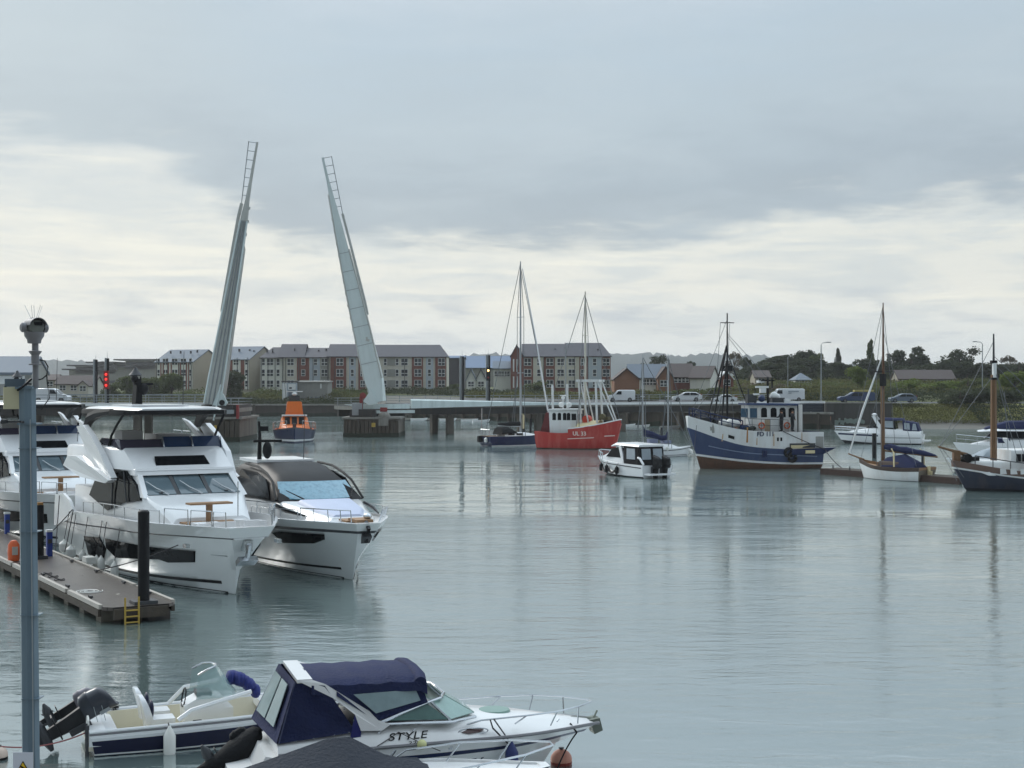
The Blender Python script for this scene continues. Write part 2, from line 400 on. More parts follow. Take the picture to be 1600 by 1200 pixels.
def zt(x, y):
    d = max(0, y-shore(x)); r = sstep(49.2, 50.4, x); l = 1-sstep(-30, 0, x)
    return lerp_tab(ZL, d)*l+(lerp_tab(ZR, d)*r+lerp_tab(ZM, d)*(1-r))*(1-l)
M_GRASS = mat('meadow_grass', (84, 88, 52), .9, var=.45, scale=.25, bump=.6)
M_BANK = mat('rough_bank_grass', (122, 120, 66), .9, var=.35, scale=.6, bump=.5)
M_MUD = mat('shore_mud', (88, 84, 76), .6, var=.3, scale=1.0, bump=.5)
M_ASPH = mat('asphalt', (68, 69, 72), .75, var=.12, scale=.8)
xs = sorted([-3000, -1500, -800, -500, -350]+[-300+8*i for i in range(76)]+[-33, -20.6, -4.9, 21.3, 49, 50.5, 53, 340, 500, 800, 1500, 3000])
ds = [0, 3, 6, 8, 11, 13, 16, 21, 26, 30, 36, 42, 50, 60, 75, 95, 120, 150, 190, 240, 320, 450, 700, 1200, 2500, 4200, 7000]
g = MB(); rows = []
for x in xs:
    s = shore(x); rows.append(g.add([(x, s, -2)]+[(x, s+d, zt(x, s+d)+(random.uniform(-.12, .12) if 3 < d < 400 else 0)) for d in ds]))
for a, b, x in zip(rows, rows[1:], xs):
    for i in range(len(ds)):
        d = ds[i]; mid = 2 if x > 47 and d <= 8 else 3 if -34 < x < 52 and d <= 36 else 1 if x > 56 and d <= 16 else 0
        g.face((a+i, b+i, b+i+1, a+i+1), mid)
tag(g.build('ground', [M_GRASS, M_BANK, M_MUD, mat('gravel_yard', (96, 94, 88), .9, var=.25, scale=.6)], smooth=60), kind='structure')
g = MB()                                           # the harbour road running off to the right of the bridge
pts = [(x, shore(x)+18 if x > 20 else shore(x)+18, 0) for x in range(-10, 201, 6)]
L = [V((x, y-4, zt(x, y-4)+.15)) for x, y, _ in pts]; R = [V((x, y+4.5, zt(x, y+4.5)+.15)) for x, y, _ in pts]
a = g.add(L); b = g.add(R)
for i in range(len(L)-1): g.face((a+i, a+i+1, b+i+1, b+i))
tag(g.build('road', M_ASPH, smooth=0), kind='structure')
# hills on the skyline
M_HILL = mat('wooded_hill', (44, 57, 58), .95, var=.3, scale=.012)
def hills():
    prof = [(-700, 566), (0, 562), (60, 561), (150, 565), (300, 572), (500, 566), (700, 557), (760, 553), (860, 550), (955, 553), (1010, 552), (1060, 556), (1100, 553), (1150, 555), (1195, 556), (1240, 560), (1300, 567), (1600, 572), (2300, 580)]
    rnd = random.Random(3); Yr = 2600; m = MB(); rows = []
    x = -700
    bump = 0
    while x < 2300:
        y = lerp_tab(prof, x); X = (x-800)/F*Yr; zr = H-(y-600)/F*Yr
        rows.append(m.add([(X*.72, 1900, 4), (X*.86, 2250, zr*.55+rnd.uniform(-2, 2)), (X*.95, 2470, zr*.86+rnd.uniform(-2.5, 2.5)), (X, Yr, zr+rnd.uniform(-3.5, 3.5)), (X*1.2, 3300, zr*.6), (X*1.6, 4300, 3)]))
        x += rnd.choice((4, 5, 6, 8))
    for a, b in zip(rows, rows[1:]):
        for i in range(5): m.face((a+i, b+i, b+i+1, a+i+1))
    tag(m.build('hills', M_HILL, smooth=20), kind='structure')
hills()
# ------------------------------------------------------------------ quay walls
M_SHEET = mat('sheet_piling', (66, 58, 54), .8, var=.3, scale=.5, bump=.4, streak=.5, streak_col=(40, 44, 38), sscale=1.5)
M_CONC = mat('weathered_concrete', (128, 126, 120), .85, var=.2, scale=.6, bump=.3, streak=.5, streak_col=(78, 76, 68), sscale=2)
M_TIMBER = mat('old_timber', (70, 62, 54), .85, var=.3, scale=1.2, bump=.4, streak=.5, streak_col=(38, 40, 34), sscale=3)
M_WEED = mat('dark_weed', (44, 48, 38), .9, var=.4, scale=1.5)
def quay(name, label, poly, z1, mats, pitch=1.2, pile=5.0, z0=-.6):
    root = empty(name, (0, 0, 0), 0, label, 'quay wall'); m = MB(); c = MB(); line = []
    for p0, p1 in zip(poly, poly[1:]):
        a, b = V((p0[0], p0[1], 0)), V((p1[0], p1[1], 0)); L = (b-a).length; d = (b-a)/L; nrm = V((d.y, -d.x, 0)); k = max(2, int(L/pitch)); rz = math.atan2(d.y, d.x)
        line += [a+d*(L*i/k)+nrm*(.75 if i % 2 else .5) for i in range(k)]
        c.box((a+b)/2+V((0, 0, z1+.17))+nrm*.4, (L+.5, 1.3, .3), 0, rz)
        for i in range(int(L/pile)):
            p = a+d*(L*(i+.5)/int(L/pile))+nrm*1.0; q = MB(); q.box((p.x, p.y, (z0+z1)/2+.1), (.42, .42, z1-z0+.2), 0, rz); q.build('fender_pile', mats[2], root, smooth=0)
    line.append(b+nrm*.5); k = len(line)-1
    A = m.add([V((p.x, p.y, z0)) for p in line]); B = m.add([V((p.x, p.y, z1)) for p in line]); C = m.add([V((p.x, p.y+1.6, z1)) for p in line])
    for i in range(k): m.face((A+i, A+i+1, B+i+1, B+i)); m.face((B+i, B+i+1, C+i+1, C+i))
    wd_ = MB(); wa = wd_.add([V((p.x, p.y-.06, z0)) for p in line]); wb = wd_.add([V((p.x, p.y-.05, .75+.12*math.sin(i*1.7))) for i, p in enumerate(line)])
    for i in range(k): wd_.face((wa+i, wa+i+1, wb+i+1, wb+i))
    wd_.build('weed_band', M_WEED, root, smooth=0)
    m.build('wall', mats[0], root, smooth=0); c.build('coping', mats[1], root, smooth=0)
    return root
quay('quay_wall', 'long dark steel-piled quay wall below the flats behind the orange lifeboat', [(-160, 322), (-33, 322)], 2.35, (M_SHEET, M_CONC, M_TIMBER), 1.6, 9)
quay('quay_wall', 'timber-fendered quay wall under the low bridge deck behind the red fishing boat', [(-33, 322), (-20.6, 300), (-4.9, 285), (21.3, 250), (49.5, 230.4)], 2.3, (M_TIMBER, M_CONC, M_TIMBER), 1.4, 3.2)
# ------------------------------------------------------------------ buildings
M_CREAM = mat('cream_render', (202, 198, 187), .85, var=.08, scale=.4, streak=.18, streak_col=(150, 142, 128), sscale=1.2)
M_WHITER = mat('white_render', (222, 222, 216), .85, var=.06, scale=.4, streak=.15, streak_col=(160, 158, 150), sscale=1.2)
M_BRICK = mat('red_brick', (122, 74, 63), .85, var=.2, scale=1.5)
M_BRICKD = mat('dark_plinth_brick', (98, 82, 72), .85, var=.2, scale=1.2)
M_BROWNB = mat('brown_brick', (140, 102, 80), .85, var=.18, scale=1.2)
M_SLATE = mat('dark_slate_roof', (66, 64, 72), .6, var=.14, scale=.8)
M_SLATEL = mat('pale_slate_roof', (104, 114, 126), .7, var=.1, scale=.8)
M_TILE = mat('brown_tile_roof', (82, 72, 70), .75, var=.16, scale=.9)
M_BLUEP = mat('pale_blue_panel', (176, 186, 196), .7, var=.06, scale=.5)
M_GREYP = mat('grey_cladding', (146, 146, 142), .7, var=.1, scale=.6, streak=.25, streak_col=(110, 110, 104), sscale=1)
M_TAN = mat('beige_render', (168, 161, 148), .85, var=.1, scale=.5, streak=.2, streak_col=(140, 128, 108), sscale=1)
M_UPVC = mat('white_window_frame', (226, 228, 228), .4, var=.03)
M_GLASSF = mat('dark_window_glass', (38, 46, 56), .08, var=.5, scale=.35)
M_DOORW = mat('grey_door_paint', (170, 176, 180), .5)
WIN = {}
def window_mesh(w, h, style):
    k = (round(w, 2), round(h, 2), style)
    if k in WIN: return WIN[k]
    f = MB(); t = .09; d = .1
    f.box((0, 0, h/2-t/2), (w, d, t)); f.box((0, 0, -h/2+t/2), (w, d, t))
    for x in (-w/2+t/2, w/2-t/2): f.box((x, 0, 0), (t, d, h-2*t))
    if style >= 2: f.box((0, 0, 0), (t*1.3, d*.9, h-2*t))
    for x in ((-w/4, w/4) if style >= 2 else (0,)): f.box((x, .005, -h*.08), (w/(2 if style >= 2 else 1)-t, d*.8, .13))
    fo = f.build('window', M_UPVC, smooth=0); p = MB(); p.box((0, .012, 0), (w-.05, .04, h-.05)); po = p.build('pane', M_GLASSF, smooth=0)
    WIN[k] = (fo.data, po.data); bpy.data.objects.remove(fo); bpy.data.objects.remove(po)
    return WIN[k]
def window(root, x, y, z, w, h, style=2, rz=0):
    a, b = window_mesh(w, h, style)
    o = bpy.data.objects.new('window', a); COL.objects.link(o); o.parent = root; o.location = (x, y, z); o.rotation_euler = (0, 0, rz)
    p = bpy.data.objects.new('pane', b); COL.objects.link(p); p.parent = o
    return o
class Bld:
    """building whose front faces the viewer; laid out with photo columns converted to metres at its own distance"""
    def __init__(s, name, label, cat, px0, px1, Y, yb, rz=0.0, group=None):
        s.k = Y/F; s.x0 = px0; s.yb = yb; s.Y = Y; s.c = math.cos(rz) or 1
        s.root = empty(name, px(px0, yb, Y), rz, label, cat, group); s.w = (px1-px0)*s.k/s.c
    def X(s, p): return (p-s.x0)*s.k/s.c
    def Z(s, y): return (s.yb-y)*s.k
    def body(s, ye, m, depth, ridge=None, gable=True, base=.8):
        w, e = s.w, s.Z(ye); mb = MB()
        if ridge is None or not gable: mb.box((w/2, depth/2, (e-base)/2), (w, depth, e+base))
        else:
            r = s.Z(ridge)-.12; mb.prism([(0, -base), (depth, -base), (depth, e), (depth/2, r), (0, e)], 'x', 0, w)
        s.depth = depth; s.e = e; return mb.build('wall', m, s.root, smooth=0)
    def roof(s, ye, yr, m, x0=None, x1=None, over=.45, t=.22, hip0=0.0, hip1=0.0, depth=None, name='roof'):
        e, r = s.Z(ye), s.Z(yr); d = depth or s.depth; a = 0 if x0 is None else s.X(x0); b = s.w if x1 is None else s.X(x1)
        q = over*(r-e)/(d/2); mb = MB()
        f = [V((a-.25, -over, e-q)), V((b+.25, -over, e-q)), V((b+.25-hip1, d/2, r)), V((a-.25+hip0, d/2, r))]
        k = [V((b+.25, d+over, e-q)), V((a-.25, d+over, e-q)), f[3], f[2]]
        mb.plate([p+V((0, 0, t)) for p in f], t); mb.plate([p+V((0, 0, t)) for p in k], t)
        if hip0: mb.plate([p+V((0, 0, t)) for p in (k[1], f[0], f[3])], t)
        if hip1: mb.plate([p+V((0, 0, t)) for p in (f[1], k[0], f[2])], t)
        return mb.build(name, m, s.root, smooth=0)
    def panel(s, p0, p1, y0, y1, m, d=.12, name='cladding_panel'):
        mb = MB(); a, b, z1, z0 = s.X(p0), s.X(p1), s.Z(y0), s.Z(y1); mb.box(((a+b)/2, -d/2+.005, (z0+z1)/2), (b-a, d+.01, z1-z0)); return mb.build(name, m, s.root, smooth=0)
    def wins(s, cols, ys, w=1.75, h=1.75, d=.13, style=2):
        for p in cols:
            for y in ys: window(s.root, s.X(p), -d-.03, s.Z(y), w, h, style)
ROWS = (565.5, 582.5, 599.5)
b = Bld('apartment_block', 'apartment block with striped white and dark red front, left of the raised bridge leaf', 'apartment block', 243, 308, 385, 612, math.radians(-24))
b.body(566, M_TAN, 13, 547); b.roof(566, 547, M_SLATEL)
b.panel(246, 307, 567, 608, M_WHITER, .1)
for p in (253, 257, 266, 271, 284, 287, 297, 301): b.panel(p-.9, p+.9, 567, 608, M_BRICK, .2)
b.wins((249, 304), ROWS, .9, 1.7, .1, 1); b.wins((261, 277, 292), ROWS, 1.9, 1.7, .1)
b = Bld('apartment_block', 'apartment block with pale slate roof and beige gable, right of the left bridge leaf', 'apartment block', 339, 394, 378, 612, math.radians(-24))
b.body(562, M_TAN, 13, 542); b.roof(562, 542, M_SLATEL)
b.panel(341, 393, 562, 608, M_WHITER, .1)
for p, q in ((349, 352), (361, 366), (380, 386)): b.panel(p, q, 562, 608, M_BRICK, .2)
b.wins((356, 372), ROWS, 1.6, 1.7, .1); b.wins((389.5,), ROWS, .9, 1.6, .1, 1)
b = Bld('apartment_block', 'white rendered apartment block with dark hipped roof beside the beige gable', 'apartment block', 407, 443, 369, 613)
b.body(559, M_WHITER, 12); b.roof(559, 543, M_SLATE, hip0=2.4, hip1=-.2); b.panel(408, 442, 610, 613, M_BRICKD, .3, 'plinth')
b.wins((411.5, 434.5), ROWS, .85, 1.75, 0, 1); b.wins((422,), ROWS, 1.7, 1.75, 0)
b = Bld('apartment_block', 'cream apartment block with one red brick bay above the grey shed', 'apartment block', 443.5, 515, 368, 613)
b.body(558, M_CREAM, 12); b.roof(558, 538, M_SLATE, 436, 474, name='roof'); b.roof(558.5, 544, M_SLATE, 474.5, 513)
b.panel(464, 483, 559, 594, M_BRICK, .14); b.panel(484, 500, 559, 605, M_BLUEP, .1); b.panel(501, 514, 559, 605, M_GREYP, .1)
b.wins((454,), ROWS, 1.7, 1.75, 0); b.wins((474,), ROWS[:2], 1.0, 1.6, .14, 1); b.wins((493,), ROWS, 1.0, 1.6, .1, 1); b.wins((507,), ROWS, 1.6, 1.8, .1)
b = Bld('apartment_block', 'long four storey apartment block of red brick and cream bays behind the right bridge leaf', 'apartment block', 515.5, 698, 366, 618)
b.body(557, M_CREAM, 13); b.roof(557, 538, M_SLATE, 512, 557); b.roof(557.5, 539, M_SLATE, 557.5, 698, hip1=2.2)
for p, q in ((516.5, 541), (560, 571), (643.5, 661), (680, 697)): b.panel(p, q, 558, 609, M_BRICK, .14)
for p, q in ((545.5, 556), (665.5, 677)): b.panel(p, q, 558, 608, M_BLUEP, .1)
for y in ROWS: b.panel(605, 618, y-5.5, y+5.5, M_GREYP, .1)
b.panel(517, 697, 609.5, 618, M_BRICKD, .2, 'plinth')
b.wins((531, 653, 690), ROWS, 1.75, 1.85, .14); b.wins((567,), ROWS, 1.2, 1.7, .14); b.wins((632,), ROWS, 1.7, 1.75, 0); b.wins((550.5, 671), ROWS, .85, 1.75, .1, 1); b.wins((602, 620.5), ROWS, .8, 1.7, 0, 1)
for p in (612, 637, 656): b.panel(p-2.5, p+2.5, 611, 616.5, M_UPVC, .3, 'window')
for p in (671.5, 686): b.panel(p-2.6, p+2.6, 610.5, 617.5, M_DOORW, .3, 'door')
b = Bld('apartment_block', 'red brick and cream apartment block standing alone behind the red fishing boat', 'apartment block', 798, 954, 362, 613)
b.body(557, M_BRICK, 13); b.roof(557, 537.5, M_SLATE, 817, 885); b.roof(556.5, 536, M_SLATE, 885.5, 954, hip1=2.2)
g = MB(); g.prism([(b.X(798), -1), (b.X(818), -1), (b.X(818), b.Z(556)), (b.X(807.5), b.Z(539.5)), (b.X(798), b.Z(556))], 'y', -.35, 7); g.build('gable', M_BRICK, b.root, smooth=0)
g = MB(); A, B_, C = V((b.X(796.5), -.6, b.Z(557.5))), V((b.X(807.5), -.6, b.Z(538))), V((b.X(819), -.6, b.Z(557.5)))
for p, q in ((A, B_), (B_, C)): g.plate([p, q, q+V((0, 7.4, 0)), p+V((0, 7.4, 0))], .2)
g.build('roof', M_SLATE, b.root, smooth=0)
for p in (802.5, 808, 813.5):
    b.panel(p-1.1, p+1.1, 561, 581, M_UPVC, .45); b.panel(p-1.1, p+1.1, 588, 606, M_UPVC, .45)
for p, q in ((833, 850), (867, 905)): b.panel(p, q, 558, 606, M_CREAM, .14)
b.panel(918.5, 940, 558, 606, M_BLUEP, .14)
b.wins((824.5, 859, 947), ROWS, 1.75, 1.85, .02); b.wins((842, 929), ROWS, .95, 1.75, .14, 1); b.wins((876, 893.5), ROWS, 1.75, 1.75, .14); b.wins((911.5,), ROWS, 1.4, 1.7, .02)
def fittings(root, xs, z0, z1, roof):
    """downpipes on the front, vents and flues on the slope"""
    for x in xs: m = MB(); m.box((x, -.2, (z0+z1)/2), (.13, .12, z1-z0)); m.build('downpipe', M_DPIPE, root, smooth=0)
    for x, y, z in roof: m = MB(); m.box((x, y, z), (.35, .35, .7)); m.build('roof_vent', M_DPIPE, root, smooth=0)
M_DPIPE = mat('dark_grey_pipe', (70, 70, 74), .6)
for o in [o for o in bpy.data.objects if o.name.startswith('apartment_block') and o.parent is None]:
    wl = next(c for c in kids(o) if c.name.startswith('wall')); bx = [V(c) for c in wl.bound_box]; w_ = max(c.x for c in bx); e_ = 8.6; rg = random.Random(int(w_*10))
    fittings(o, [w_*f for f in (.04, .33, .64, .96)], .3, e_, [(w_*f, 3.4+rg.uniform(-.6, 1.2), e_+1.75+rg.uniform(-.2, .3)) for f in (.2, .45, .72, .88)])
# the grey shed and the white tanks in front of the flats
b = Bld('warehouse', 'grey corrugated shed with a narrow lit window in front of the cream flats', 'shed', 463, 512, 338, 634)
m = MB()
for i in range(36): x = b.w*(i+.5)/36; m.box((x, 4+(.03 if i % 2 else 0), b.Z(597)/2-.3), (b.w/36, 8, b.Z(597)+.6))
m.build('wall', M_GREYP, b.root, smooth=0); m = MB(); m.box((b.w/2, 4, b.Z(597)+.12), (b.w+.5, 8.6, .22), 0, 0, .0, .02); m.build('roof', M_GREYP, b.root, smooth=0)
b.panel(500.5, 502.5, 599.5, 607, M_UPVC, .1, 'window'); b.panel(464, 466, 597, 634, M_CONC, .2, 'downpipe')
for i in range(9): b.panel(480+i*3.2, 481.6+i*3.2, 620, 634, M_DOORW if i % 2 else M_SLATEL, .12, 'louvre')
b = Bld('substation', 'narrow white panelled tower with a blue-grey panel beside the grey shed', 'tower', 441, 463, 336, 634)
m = MB(); m.box((b.w/2, 2, b.Z(598)/2-.2), (b.w, 4, b.Z(598)+.4)); m.build('wall', M_BLUEP, b.root, smooth=0)
m = MB(); m.box((b.w/2, 2, b.Z(597)+.1), (b.w+.3, 4.3, .25)); m.build('roof', M_SLATE, b.root, smooth=0)
b.panel(441.5, 448, 599, 634, M_UPVC, .12); b.panel(450.5, 462, 600, 609, M_UPVC, .1); b.panel(450.5, 462, 610, 634, M_SLATEL, .1); b.panel(452, 456, 605, 607.5, M_GLASSF, .13, 'window')
def house(label, p0, p1, Y, yb, ye, yr, wall, roofm, front=False, rz=0.0, wins=(), depth=7, wy=None, hip=0, cat='house'):
    b = Bld('house', label, cat, p0, p1, Y, yb, rz)
    if front:
        e, r, w = b.Z(ye), b.Z(yr), b.w; m = MB(); m.prism([(0, -1), (w, -1), (w, e), (w/2, r), (0, e)], 'y', 0, depth); m.build('wall', wall, b.root, smooth=0)
        m = MB(); o = .3; q = o*(r-e)/(w/2)
        for sg, xx in ((1, 0), (-1, w)):
            P = [V((xx-sg*o, -.35, e-q)), V((w/2, -.35, r)), V((w/2, depth+.3, r)), V((xx-sg*o, depth+.3, e-q))]
            if sg < 0: P = P[::-1]
            m.plate([p+V((0, 0, .24)) for p in P], .2)
        m.build('roof', roofm, b.root, smooth=0)
    else: b.body(ye, wall, depth, yr if not hip else None); b.roof(ye, yr, roofm, hip0=hip, hip1=hip)
    y = wy or (yb+ye)/2
    for p in wins: window(b.root, b.X(p), -.05, b.Z(y), 1.5 if Y < 400 else 1.8, 1.3, 2)
    return b
# left: the low houses and the tiers of the far hospital
def tiers(label, parts, cat='building'):
    b = Bld('flat_roofed_building', label, cat, parts[0][0], parts[0][1], 760, 612)
    for p0, p1, y0, y1, over in parts:
        m = MB(); a, c = b.X(p0), b.X(p1); m.box(((a+c)/2, 12, (b.Z(y1)+b.Z(y0))/2-1), (c-a, 24, b.Z(y0)-b.Z(y1)+2)); m.build('wall', M_GREYP, b.root, smooth=0)
        m = MB(); m.box(((a+c)/2-over*.3, 11.5, b.Z(y0)+.3), (c-a+over, 27, .7)); m.build('roof', M_SLATE, b.root, smooth=0)
        m = MB(); m.box(((a+c)/2, -.1, (b.Z(y0)*.45+b.Z(y1)*.55)), ((c-a)*.94, .3, 1.4)); m.build('window_band', M_GLASSF, b.root, smooth=0)
    return b
tiers('far grey building of stepped flat roofs beyond the twin signal masts on the left', [(108, 182, 578, 612, 4), (118, 180, 572, 578, 5), (150, 178, 567, 572, 6)])
tiers('far grey building with a broad overhanging flat roof beside the striped flats', [(205, 250, 571, 612, 2), (196, 246, 563, 571, 7)])
tiers('low far grey building with a pale wall between the signal masts and the flats', [(182, 206, 574, 612, 3)])
house('low cream house with a dark brown roof left of the signal masts', 87, 148, 345, 613, 600, 588, M_CREAM, M_TILE, wins=(98, 115), wy=606)
house('small gabled cream house in front of the brown-roofed house on the left', 121, 138, 341, 613, 603, 596, M_CREAM, M_TILE, True, wins=(129.5,), wy=607)
house('beige two-storey house partly hidden by the camera post', 58, 86, 350, 612, 594, 586, M_TAN, M_TILE, wins=(66, 78), wy=600)
b = Bld('shed', 'wide grey metal-roofed shed behind the top of the camera post', 'shed', -140, 40, 300, 612, math.radians(9))
b.body(583, M_GREYP, 22, 561); b.roof(583, 558.5, M_SLATEL, over=1.2, t=.5); b.panel(-60, 30, 587, 600, M_UPVC, .1, 'sliding_door')
# between the flats
b = Bld('warehouse', 'big dark blue-grey shed filling the gap right of the long flats', 'shed', 694, 724, 420, 612); b.body(560, M_SLATE, 20); b.roof(560, 556, mat('blue_steel_roof', (92, 112, 140), .6), over=.4)
b = Bld('warehouse', 'far shed with a blue steel roof behind the white gabled houses', 'shed', 727, 798, 470, 608); b.body(575, M_GREYP, 26); b.roof(575, 556, MATS['blue_steel_roof'], over=.5)
house('white house with a steep gable just right of the bridge mast pair', 729, 743, 352, 613, 592, 577, M_WHITER, M_SLATEL, True, wins=(736,), wy=600)
house('white house with a steep gable next to the amber-lit mast', 744, 759, 354, 613, 592, 577, M_WHITER, M_SLATE, True, wins=(751.5,), wy=600)
house('pale cream house with a light slate roof against the brick apartment block', 771, 798, 368, 608, 576, 565, M_WHITER, M_SLATEL, wins=(777, 784, 792), wy=584, depth=9)
# right: estate houses
house('plain red-brown brick gable house behind the white van', 960, 999, 285, 609, 593, 577, M_BROWNB, M_TILE, True, depth=9)
house('house with a broad pale slate roof and white ground floor', 984, 1042, 300, 607, 590, 570, M_WHITER, M_SLATEL, wins=(1010, 1020), wy=597, depth=9)
house('brick gabled house joined to the pale slate roofed one', 1028, 1052, 296, 607, 590, 574, M_BROWNB, M_TILE, True, wins=(1037,), wy=599, depth=8)
house('brown tiled house with a row of three windows in brick', 1050, 1084, 305, 606, 589, 569, M_BRICK, M_TILE, wins=(1059, 1065, 1071), wy=593, depth=9)
house('house with a pale side wall and brown roof at the end of the row', 1078, 1108, 303, 605, 590, 573, M_WHITER, M_TILE, rz=math.radians(-20), depth=8)
house('small brick house with white barge boards behind the blue trawler mast', 1124, 1146, 310, 604, 592, 580, M_BRICK, M_UPVC, True, wins=(1136,), wy=598)
house('white bungalow with a pale hipped roof on the slope', 1243, 1268, 345, 600, 594, 584, M_WHITER, M_SLATEL, hip=2.0, wins=(1252, 1262), wy=596.5)
house('small pale house peeping out below the tall poplar', 1318, 1336, 380, 600, 591, 585, M_WHITER, M_TILE, wins=(1326,), wy=595)
house('long bungalow row with grey roof and white windows among the green trees', 1404, 1492, 350, 605, 592, 579, M_TAN, M_TILE, wins=(1410, 1428, 1447, 1465, 1470, 1484), wy=598)
house('brown-roofed house half hidden by the dark domed tree', 1180, 1204, 330, 602, 590, 580, M_TAN, M_TILE, wins=(1190,), wy=596)
# ------------------------------------------------------------------ trees and scrub
def leaf_mat(name, a, b_):
    m = bpy.data.materials.new(name); m.use_nodes = True; t = m.node_tree; b = t.nodes['Principled BSDF']; b.inputs['Roughness'].default_value = .75; b.inputs['Specular IOR Level'].default_value = .2
    g = nd(t, 'ShaderNodeNewGeometry'); n = noise(t, g.outputs['Position'], .55, 3, .6); r = mth(t, 'MULTIPLY_ADD', g.outputs['Random Per Island'], .28, mth(t, 'MULTIPLY', n, .75))
    lc = mixc(t, r, lin(a), lin(b_)); t.links.new(lc, b.inputs['Base Color'])
    tr = nd(t, 'ShaderNodeBsdfTranslucent'); t.links.new(lc, tr.inputs[0]); mx = nd(t, 'ShaderNodeMixShader'); mx.inputs[0].default_value = .45
    t.links.new(b.outputs[0], mx.inputs[1]); t.links.new(tr.outputs[0], mx.inputs[2]); t.links.new(mx.outputs[0], t.nodes['Material Output'].inputs['Surface']); return m
LEAF = {'dark': leaf_mat('dark_foliage', (40, 48, 36), (78, 84, 60)), 'mid': leaf_mat('mid_foliage', (54, 66, 40), (104, 112, 66)), 'light': leaf_mat('light_foliage', (72, 90, 42), (128, 140, 72)), 'brown': leaf_mat('bare_twigs', (74, 68, 56), (110, 100, 82)), 'olive': leaf_mat('olive_scrub', (66, 70, 42), (110, 110, 64))}
M_BARK = mat('bark', (72, 62, 52), .9, var=.3, scale=3)
def leaves(mb, c, r, n, s, rnd, m=0):
    """leaf clumps spread through an ellipsoid, thicker towards its outside"""
    for _ in range(n):
        d = V((rnd.gauss(0, 1), rnd.gauss(0, 1), rnd.gauss(0, 1))).normalized(); q = rnd.uniform(.45, 1.04)
        p = V(c)+V((d.x*r[0], d.y*r[1], d.z*r[2]))*q
        a = V((rnd.gauss(0, 1), rnd.gauss(0, 1), rnd.gauss(0, .8))).normalized(); b = a.cross(V((rnd.gauss(0, 1), rnd.gauss(0, 1), rnd.gauss(0, 1)))).normalized()
        k = s*rnd.uniform(.6, 1.3); i = mb.add([p+a*k, p+b*k*.7, p-a*k, p-b*k*.7]); mb.face((i, i+1, i+2, i+3), m)
CROWN = {}
def crown_mesh(kind, v):
    """unit tree, 1 m tall and 1 m wide, crown from z .2 to 1"""
    if (kind, v) in CROWN: return CROWN[kind, v]
    rnd = random.Random(hash((len(kind), v, kind[0])) % 999); mb = MB(); tk = MB()
    tk.tube([(0, 0, -.06), (.01, 0, .2), (.0, .01, .55), (.02, 0, .8)], [.035, .028, .018, .006], 0, 7)
    if kind == 'round':
        L = [((rnd.uniform(-.27, .27), rnd.uniform(-.27, .27), rnd.uniform(.26, .84)), rnd.uniform(.13, .21)) for _ in range(16)]; n = 150
    elif kind == 'open':
        L = [((rnd.uniform(-.34, .34), rnd.uniform(-.3, .3), rnd.uniform(.2, .9)), rnd.uniform(.09, .17)) for _ in range(17)]; n = 90
    elif kind == 'poplar':
        L = [((rnd.uniform(-.12, .12)*(1.3-t), rnd.uniform(-.12, .12), .16+t*.78), .10+.2*(1-t)*math.sin(min(1, t*2+.35)*1.6)) for t in [i/11 for i in range(12)]]; n = 140
    elif kind == 'dome':
        L = [((.36*math.cos(a)*q, .36*math.sin(a)*q, .42+.36*(1-q*q)*rnd.uniform(.8, 1.1)), rnd.uniform(.13, .19)) for a, q in [(rnd.uniform(0, 6.3), rnd.random()**.6) for _ in range(16)]]; n = 150
    else:   # bush
        L = [((rnd.uniform(-.36, .36), rnd.uniform(-.36, .36), rnd.uniform(.15, .72)), rnd.uniform(.13, .24)) for _ in range(13)]; n = 130
    for c, r in L:
        leaves(mb, c, (r, r, r*.85), int(n*1.5), .033 if kind != 'open' else .027, rnd)
        tk.tube([(0, 0, min(.5, c[2]*.6)), V(c)*.6+V((0, 0, c[2]*.35)), c], [.012, .007, .003], 0, 5)
    CROWN[kind, v] = (mb, tk); return CROWN[kind, v]
TM = {}
def tree(kind, col, p, Y, ytop, wpx, label, v=0, ybase=None, name='tree', cat='tree', group=None):
    X = (p-800)/F*Y; z0 = zt(X, Y)-.1 if ybase is None else H-(ybase-600)/F*Y; h = H-(ytop-600)/F*Y-z0; wd = wpx*Y/F*1.3
    if (kind, v, col) not in TM:
        mb, tk = crown_mesh(kind, v); a = mb.build('crown', LEAF[col], smooth=0, merge=False); b = tk.build('trunk', M_BARK); TM[kind, v, col] = (a.data, b.data)
        bpy.data.objects.remove(a); bpy.data.objects.remove(b)
    r = empty(name, (X, Y, z0), 0, label, cat, group)
    for nm, me in zip(('crown', 'trunk'), TM[kind, v, col]):
        o = bpy.data.objects.new(nm, me); COL.objects.link(o); o.parent = r; o.scale = (wd, wd*.8, h); o.rotation_euler = (0, 0, 0)
    return r
